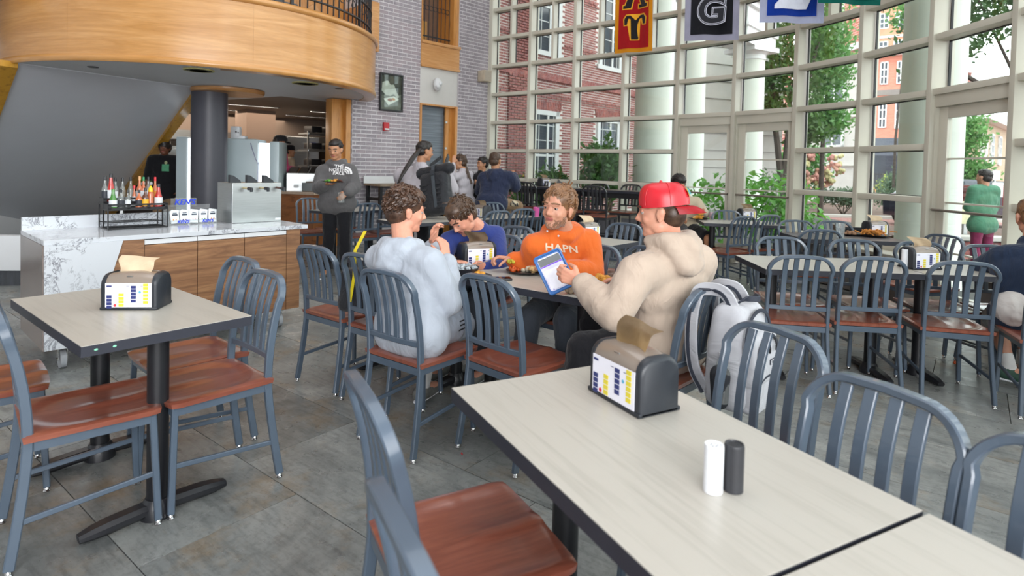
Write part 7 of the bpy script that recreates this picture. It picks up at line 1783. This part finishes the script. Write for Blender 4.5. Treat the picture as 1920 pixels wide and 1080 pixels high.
t = thing('crumpled_napkin', 'crumpled beige napkin beside the hand of the cream hoodie', 'napkin', (0.316, 3.008, 0.762)); bm = B(); lump(bm, (0, 0, .012), .032, 26, 1.1, 3); obj('ball', bm, plain('napkin_pale', '#a8947c', .9, 0, .2, 40, .8), t, 60)
t = thing('tablet', 'tablet in a blue rubber case held upright on the table by the cream hoodie', 'tablet', (0.225, 2.980, 0.874)); M_ = facing_M((0.225, 2.980, 0.874), 283, 22, 22); t.matrix_world = M_
def rr(w_, h_, r_, n=6):
    o_ = []
    for cx, cy, a0 in ((w_/2-r_, h_/2-r_, 0), (-w_/2+r_, h_/2-r_, 90), (-w_/2+r_, -h_/2+r_, 180), (w_/2-r_, -h_/2+r_, 270)): o_ += [(cx+r_*math.cos(R(a0+90*k/n)), cy+r_*math.sin(R(a0+90*k/n))) for k in range(n+1)]
    return o_
M_TB = plain('case_blue', '#2a5f9e', .4)
for nm, w_, h_, z0, z1, m in (('case', .148, .196, -.012, .0, M_TB), ('screen', .126, .172, .0, .0012, plain('screen_pale', '#c3bfd8', .15))):
    bm = B(); bm_prism(bm, rr(w_, h_, .014), z0, z1); obj(nm, bm, m, t, 40)
bm = B(); P_ = rr(.148, .196, .014); bm_sweep(bm, [V((x, y, .001)) for x, y in P_], circ(.0055, 8), closed=True); obj('bumper', bm, M_TB, t)
for nm, cx, cy, w_, h_, m in (('dark_band', 0, .062, .122, .036, plain('scr_dark', '#5c5f62', .2)), ('purple_bar', 0, .040, .122, .006, plain('scr_purple', '#6a2fc0', .3)), ('tab', -.03, .079, .04, .006, M_SALT), ('tab', .03, .079, .04, .006, M_SALT), ('page', 0, -.03, .116, .1, plain('scr_white', '#d9d7e2', .2)), ('icon', -.045, -.078, .008, .008, plain('scr_purple', '#6a2fc0', .3))):
    bm = B(); bm_box(bm, (cx, cy, .0018), (w_, h_, .001)); obj(nm, bm, m, t, 0)
t = thing('held_food', 'piece of yellow green food pinched by the orange hoodie', 'food', (0.001, 3.500, 0.830)); bm = B(); lump(bm, (0, 0, 0), .022, 10, 1, 5); obj('piece', bm, plain('yellow_green', '#a89a2c', .7, 0, .4, 60), t, 50)
t = thing('held_chip', 'yellow chip held by the person in the cream sweater', 'food', (2.452, 7.700, 0.855)); bm = B(); bm_sph(bm, (0, 0, 0), (.045, .02, .035), 10, 8); obj('chip', bm, plain('chip', '#d8a03a', .7), t)
def cup(lb, p, h=.12, r=.038, liq=None, z=.762, wall=None, name='cup'):
    t = thing(name, lb, 'cup', (p[0], p[1], p[2] if len(p) > 2 else z)); bm = B(); bm_lathe(bm, [(r*.78, 0), (r*.8, .003), (r, h), (r*.96, h), (r*.74, .006), (.001, .005)], 24); obj('cup_wall', bm, wall or M_CLEAR, t)
    if liq: bm = B(); bm_lathe(bm, [(r*.7, .008), (r*.88, h*.72), (.001, h*.72)], 20); obj('drink', bm, liq, t)
    return t
L_PINK = glass('pink_drink', (.95, .7, .78), .05, .05, .55, (.85, .52, .62)); L_CLR = glass('clear_drink', (.9, .93, .95), .05, .05, .1)
cup('clear cup of pink drink in front of the person in the cream sweater', (2.647, 7.860, 0.762), .13, .042, L_PINK); cup('pink cup on the wall bar by the brick wall', K(2.2, -.25, 1.053), .11, .04, L_PINK, wall=L_PINK)
cup('bright pink cup left of the chin of the orange hoodie', (.32, 7.63, .762), .12, .042, plain('pink_cup', '#cf5c9c', .3), wall=plain('pink_cup', '#cf5c9c', .3)); cup('clear glass of ice water on the dark window table', (3.256, 5.876, 0.762), .15, .045, L_CLR)
cup('clear plastic cup hanging from the hand of the person with the plate', (-1.989, 6.950, 0.926), .12, .045, None)
plate('black plate with chips in front of the person in the cream sweater', (2.455, 7.808, 0.762), .13, [('chips', 0, 0, .06, M_CHED, 14), ('bread', -.05, 0, .05, plain('bread', '#cfae78', .8), 6)])
plate('black oval plate piled with fries on the dark window table', (3.747, 6.155, 0.762), .17, [], rim=.02)
ft = [o for o in COL.objects if o.name.startswith('plate')][-1]; bm = B()
for k in range(60): a = random.uniform(0, 6.3); bm_box(bm, (random.gauss(0, .06), random.gauss(0, .035), .025+random.uniform(0, .035)), (.07, .009, .009), rot=(random.uniform(-.4, .4), random.uniform(-.6, .6), a))
obj('fries', bm, plain('fries', '#c98538', .7, 0, .15), ft, 0)
plate('black plate with brown shells left of the fries', (3.546, 6.210, 0.762), .12, [('shells', 0, 0, .055, plain('shells', '#8a6a50', .7, 0, .4, 40), 14)])
t = thing('serving_tray', 'black tray lying behind the plates on the dark window table', 'tray', (3.836, 6.577, 0.762)); bm = B(); bm_prism(bm, rr(.38, .26, .05), 0, .006); bm_sweep(bm, [V((x, y, .02)) for x, y in rr(.38, .26, .05)], rect(.006, .04), closed=True); obj('tray', bm, M_PLA, t)
pp = plate('black plate with salad and meat carried by the standing person in grey', (-2.035, 6.780, 1.173), .13, [('salad', -.05, 0, .04, M_GRN, 10), ('yellow_food', .01, 0, .045, M_CHED, 12), ('meat', .07, 0, .035, M_MEAT, 8), ('rice', 0, .03, .03, M_RICE, 6)], z=0)
pp.location.z = 1.165
bottle_t = thing('honey_bottle', 'orange sauce bottle with yellow tip on the high table beside the puffer jacket', 'bottle', (0.245, 13.095, 1.052)); bm = B(); bm_lathe(bm, [(.03, 0), (.032, .09), (.02, .12)], 16); obj('bottle_body', bm, cO, bottle_t); bm = B(); bm_lathe(bm, [(.02, .118), (.016, .14), (.005, .17)], 12); obj('cap', bm, kY, bottle_t)
t = thing('small_bag', 'black bag lying on the dark high table behind the orange hoodie', 'bag', (0.914, 11.085, 1.052)); bm = B(); bm_prism(bm, [(-.09, 0), (.14, 0), (.12, .05), (.02, .06), (-.06, .13)], -.04, .04, Matrix.Rotation(R(90), 4, 'X')); obj('bag_body', bm, M_BLACK, t, 40)
for k, p_ in enumerate(((-0.211, 2.833, 0.000), (3.342, 4.416, 0.000))):
    t = thing('crumb', ['tiny red crumb on the floor left of the big foreground table', 'brown crumb on the floor under the long right table'][k], 'crumb', (p_[0], p_[1], .002)); bm = B(); lump(bm, (0, 0, .003), [.008, .022][k], 5, .6, k); obj('bit', bm, [M_RED, M_SAUC][k], t, 50)
# ------------------------------------------------------------ bags
M_BPW = cloth('canvas_white', '#b4b5ba', fold=.5, rough=.75); M_PIPE = plain('piping_dark', '#2b303c', .6); M_MESH = plain('mesh_black', '#1f2228', .8, 0, .3, 90)
ct = (0.892, 2.632, 0.875); az = -44; nb = V((math.cos(R(az)), math.sin(R(az)), 0)); BPc = V((ct[0], ct[1], .62))+nb*.13
t = thing('backpack', 'white backpack with dark piping hung on the chair of the red cap person', 'backpack', BPc[:]); t.matrix_world = facing_M(BPc, az, 0) 
def softbox(name, w_, h_, d_, c_, mat, par, taper=.85, disp=.006, bulge=1.0):
    bm = B(); bmesh.ops.create_cube(bm, size=1, matrix=Matrix.Diagonal((w_, h_, d_, 1)))
    bmesh.ops.bevel(bm, geom=bm.edges[:], offset=min(w_, h_, d_)*.34, segments=4, affect='EDGES', profile=.5)
    bmesh.ops.subdivide_edges(bm, edges=[e for e in bm.edges if e.calc_length() > .04], cuts=5, use_grid_fill=True)
    from mathutils import noise as mn
    for v in bm.verts:
        k = (v.co.y+h_/2)/h_; v.co.x *= 1-(1-taper)*k*k; v.co.z *= (1+.12*(1-k))*(1 if k < .5 else 1-.35*(k-.5)); n_ = mn.noise(v.co*9+V(c_)*7); v.co += v.normal*disp*n_ if v.normal.length else V()
        v.co += V(c_)
    return obj(name, bm, mat, par, 60)
softbox('bag_body', .30, .44, .17, (0, -.0, .0), M_BPW, t)
fp = softbox('front_pocket', .24, .21, .07, (0, .0, .095), M_BPW, t, 1, .004); lp = softbox('front_pocket', .22, .15, .06, (.0, -.14, .10), M_BPW, t, 1, .004)
def arch(par, name, w_, h_, c_, r_=.0045, mat=None, full=False):
    pts = [V((-w_/2, -h_/2, 0)), V((-w_/2, h_*.05, 0))]+[V((w_/2*math.cos(a), h_*.05+h_*.42*math.sin(a), 0)) for a in [PI-PI*k/12 for k in range(1, 12)]]+[V((w_/2, h_*.05, 0)), V((w_/2, -h_/2, 0))]
    bm = B(); bm_sweep(bm, [p+V(c_) for p in pts], rect(r_*2.4, r_*1.2), up=V((0, 0, 1))); return obj(name, bm, mat or M_PIPE, par)
arch(t, 'zip_seam', .25, .26, (0, .075, .088), .006); arch(t, 'zip_seam', .20, .17, (0, .02, .132), .005); arch(t, 'zip_seam', .19, .12, (0, -.125, .132), .004)
for x in (-.02, .05):
    bm = B(); bm_sweep(bm, [V((x, .10, .125)), V((x+.004, .08, .14)), V((x+.008, .055, .142))], circ(.0035, 6)); bm_box(bm, (x+.009, .042, .142), (.012, .022, .005)); obj('zip_pull', bm, M_BLACK, t)
bm = B(); bm_box(bm, (.055, -.015, .134), (.075, .022, .003)); pt_ = obj('label_patch', bm, M_PIPE, t, 0); bm = B(); bm_box(bm, (.055, -.015, .1362), (.069, .017, .001)); obj('patch_field', bm, M_BPW, pt_, 0)
text_obj('DAKINE', .014, M_PIPE, Matrix.Translation((.055, -.0155, .1372)), t, 'lettering', depth=.0003, bold=True)
bm = B(); bm_sweep(bm, spl([V((-.05, .21, .0)), V((-.045, .245, .05)), V((0, .245, .085)), V((.045, .245, .05)), V((.05, .21, 0))]), rect(.024, .008, .4)); obj('handle', bm, M_PIPE, t)
for s in (-1, 1):
    bm = B(); pts = [V((s*.06, .17, .02)), V((s*.065, .255, -.03)), V((s*.07, .268, -.10)), V((s*.085, .24, -.15)), V((s*.11, .1, -.16)), V((s*.12, -.06, -.14)), V((s*.12, -.16, -.08))]; pts = spl(pts)
    bm_sweep(bm, pts, rect(.055, .012, .4), up=V((1, 0, 0))); sp = obj('shoulder_strap', bm, M_BPW, t)
    for e_ in (-1, 1): bm = B(); bm_sweep(bm, [p+V((e_*.028, 0, 0)) for p in pts], rect(.005, .014)); obj('strap_edge', bm, M_PIPE, sp)
bm = B(); cap(bm, (-.155, -.17, .0), .035, (-.16, -.06, .0), .042); me = remesh(bm, .006, 4); me.materials.clear(); obj('mesh_pocket', me, M_MESH, t); me.materials.append(M_MESH)
bt = thing('water_bottle', 'clear plastic water bottle in the side pocket of the white backpack', 'bottle', (BPc+V((0, 0, 0)))[:]); bt.matrix_world = facing_M(BPc, az, 0) @ Matrix.Translation((-.16, -.17, .01)) @ Matrix.Rotation(R(-90), 4, 'X')
bm = B(); bm_lathe(bm, [(.028, 0), (.03, .13), (.026, .16), (.012, .19)], 20); obj('bottle_body', bm, M_BG, bt); bm = B(); bm_lathe(bm, [(.015, .187), (.015, .203)], 16); obj('cap', bm, M_SALT, bt)
# black backpack worn by the ponytail person
c_ = (-0.891, 7.020, 1.074); t = thing('backpack', 'black roll top backpack worn by the person with the ponytail', 'backpack', c_); t.matrix_world = facing_M(c_, 245, 8, 10)
M_BPK = cloth('canvas_black', '#26272b', fold=.6, rough=.6)
softbox('bag_body', .38, .52, .22, (0, -.02, 0), M_BPK, t, .95, .012)
bm = B(); cap(bm, (-.19, .245, .0), .07, (.19, .26, .0), .07); me = remesh(bm, .008, 3, .008, .06); me.materials.append(M_BPK); obj('rolled_top', me, M_BPK, t)
bm = B(); bm_sweep(bm, [V((.03, .33, .0)), V((.03, .30, .09)), V((.035, .18, .12)), V((.05, -.02, .13)), V((.06, -.2, .12))], rect(.04, .01)); obj('centre_strap', bm, plain('strap_grey', '#3a4046', .7), t)
bm = B(); bm_box(bm, (.035, .21, .13), (.055, .06, .012), bev=.004); obj('buckle', bm, M_PLA, t)
for k in range(6):
    for q in range(2): bm = B(); bm_sweep(bm, [V((-.15+.2*q, -.2+.055*k, .117)), V((-.1+.2*q, -.2+.055*k, .128)), V((-.05+.18*q, -.2+.055*k, .12))], rect(.02, .008)); obj('webbing_loop', bm, M_BLACK, t)
bm = B(); bm_sweep(bm, [V((.10, .27, -.05)), V((.11, .38, -.1)), V((.08, .46, -.2))], rect(.05, .012), up=V((1, 0, 0))); bm_sweep(bm, [V((-.12, .24, -.06)), V((-.13, .36, -.12)), V((-.05, .47, -.24))], rect(.04, .01), up=V((1, 0, 0))); obj('shoulder_strap', bm, M_BPK, t)
# black bag with a yellow strap on the chair left of the white hoodie
c_ = (-0.893, 3.550, 0.631); t = thing('shoulder_bag', 'black bag with a bright yellow strap on the chair left of the white hoodie', 'bag', c_); t.matrix_world = facing_M(c_, 240, 0)
softbox('bag_body', .26, .26, .14, (0, 0, 0), M_BPK, t, .95, .01)
bm = B(); bm_sweep(bm, [V((.03, .36, .0)), V((.02, .25, .07)), V((.03, .1, .085)), V((.0, -.05, .085))], rect(.022, .004)); obj('yellow_strap', bm, plain('strap_yellow', '#d8c41f', .5), t)
# backpack of the pink shirt person
c_ = (-4.017, 10.350, 1.247); t = thing('backpack', 'navy and green backpack on the person in the pink shirt', 'backpack', c_); t.matrix_world = facing_M(c_, 200, 0)
softbox('bag_body', .3, .42, .16, (0, 0, 0), cloth('pack_green', '#5d6b58'), t, .95, .01); softbox('front_pocket', .22, .2, .08, (0, -.08, .09), cloth('pack_navy', '#23304c'), t, 1, .01)
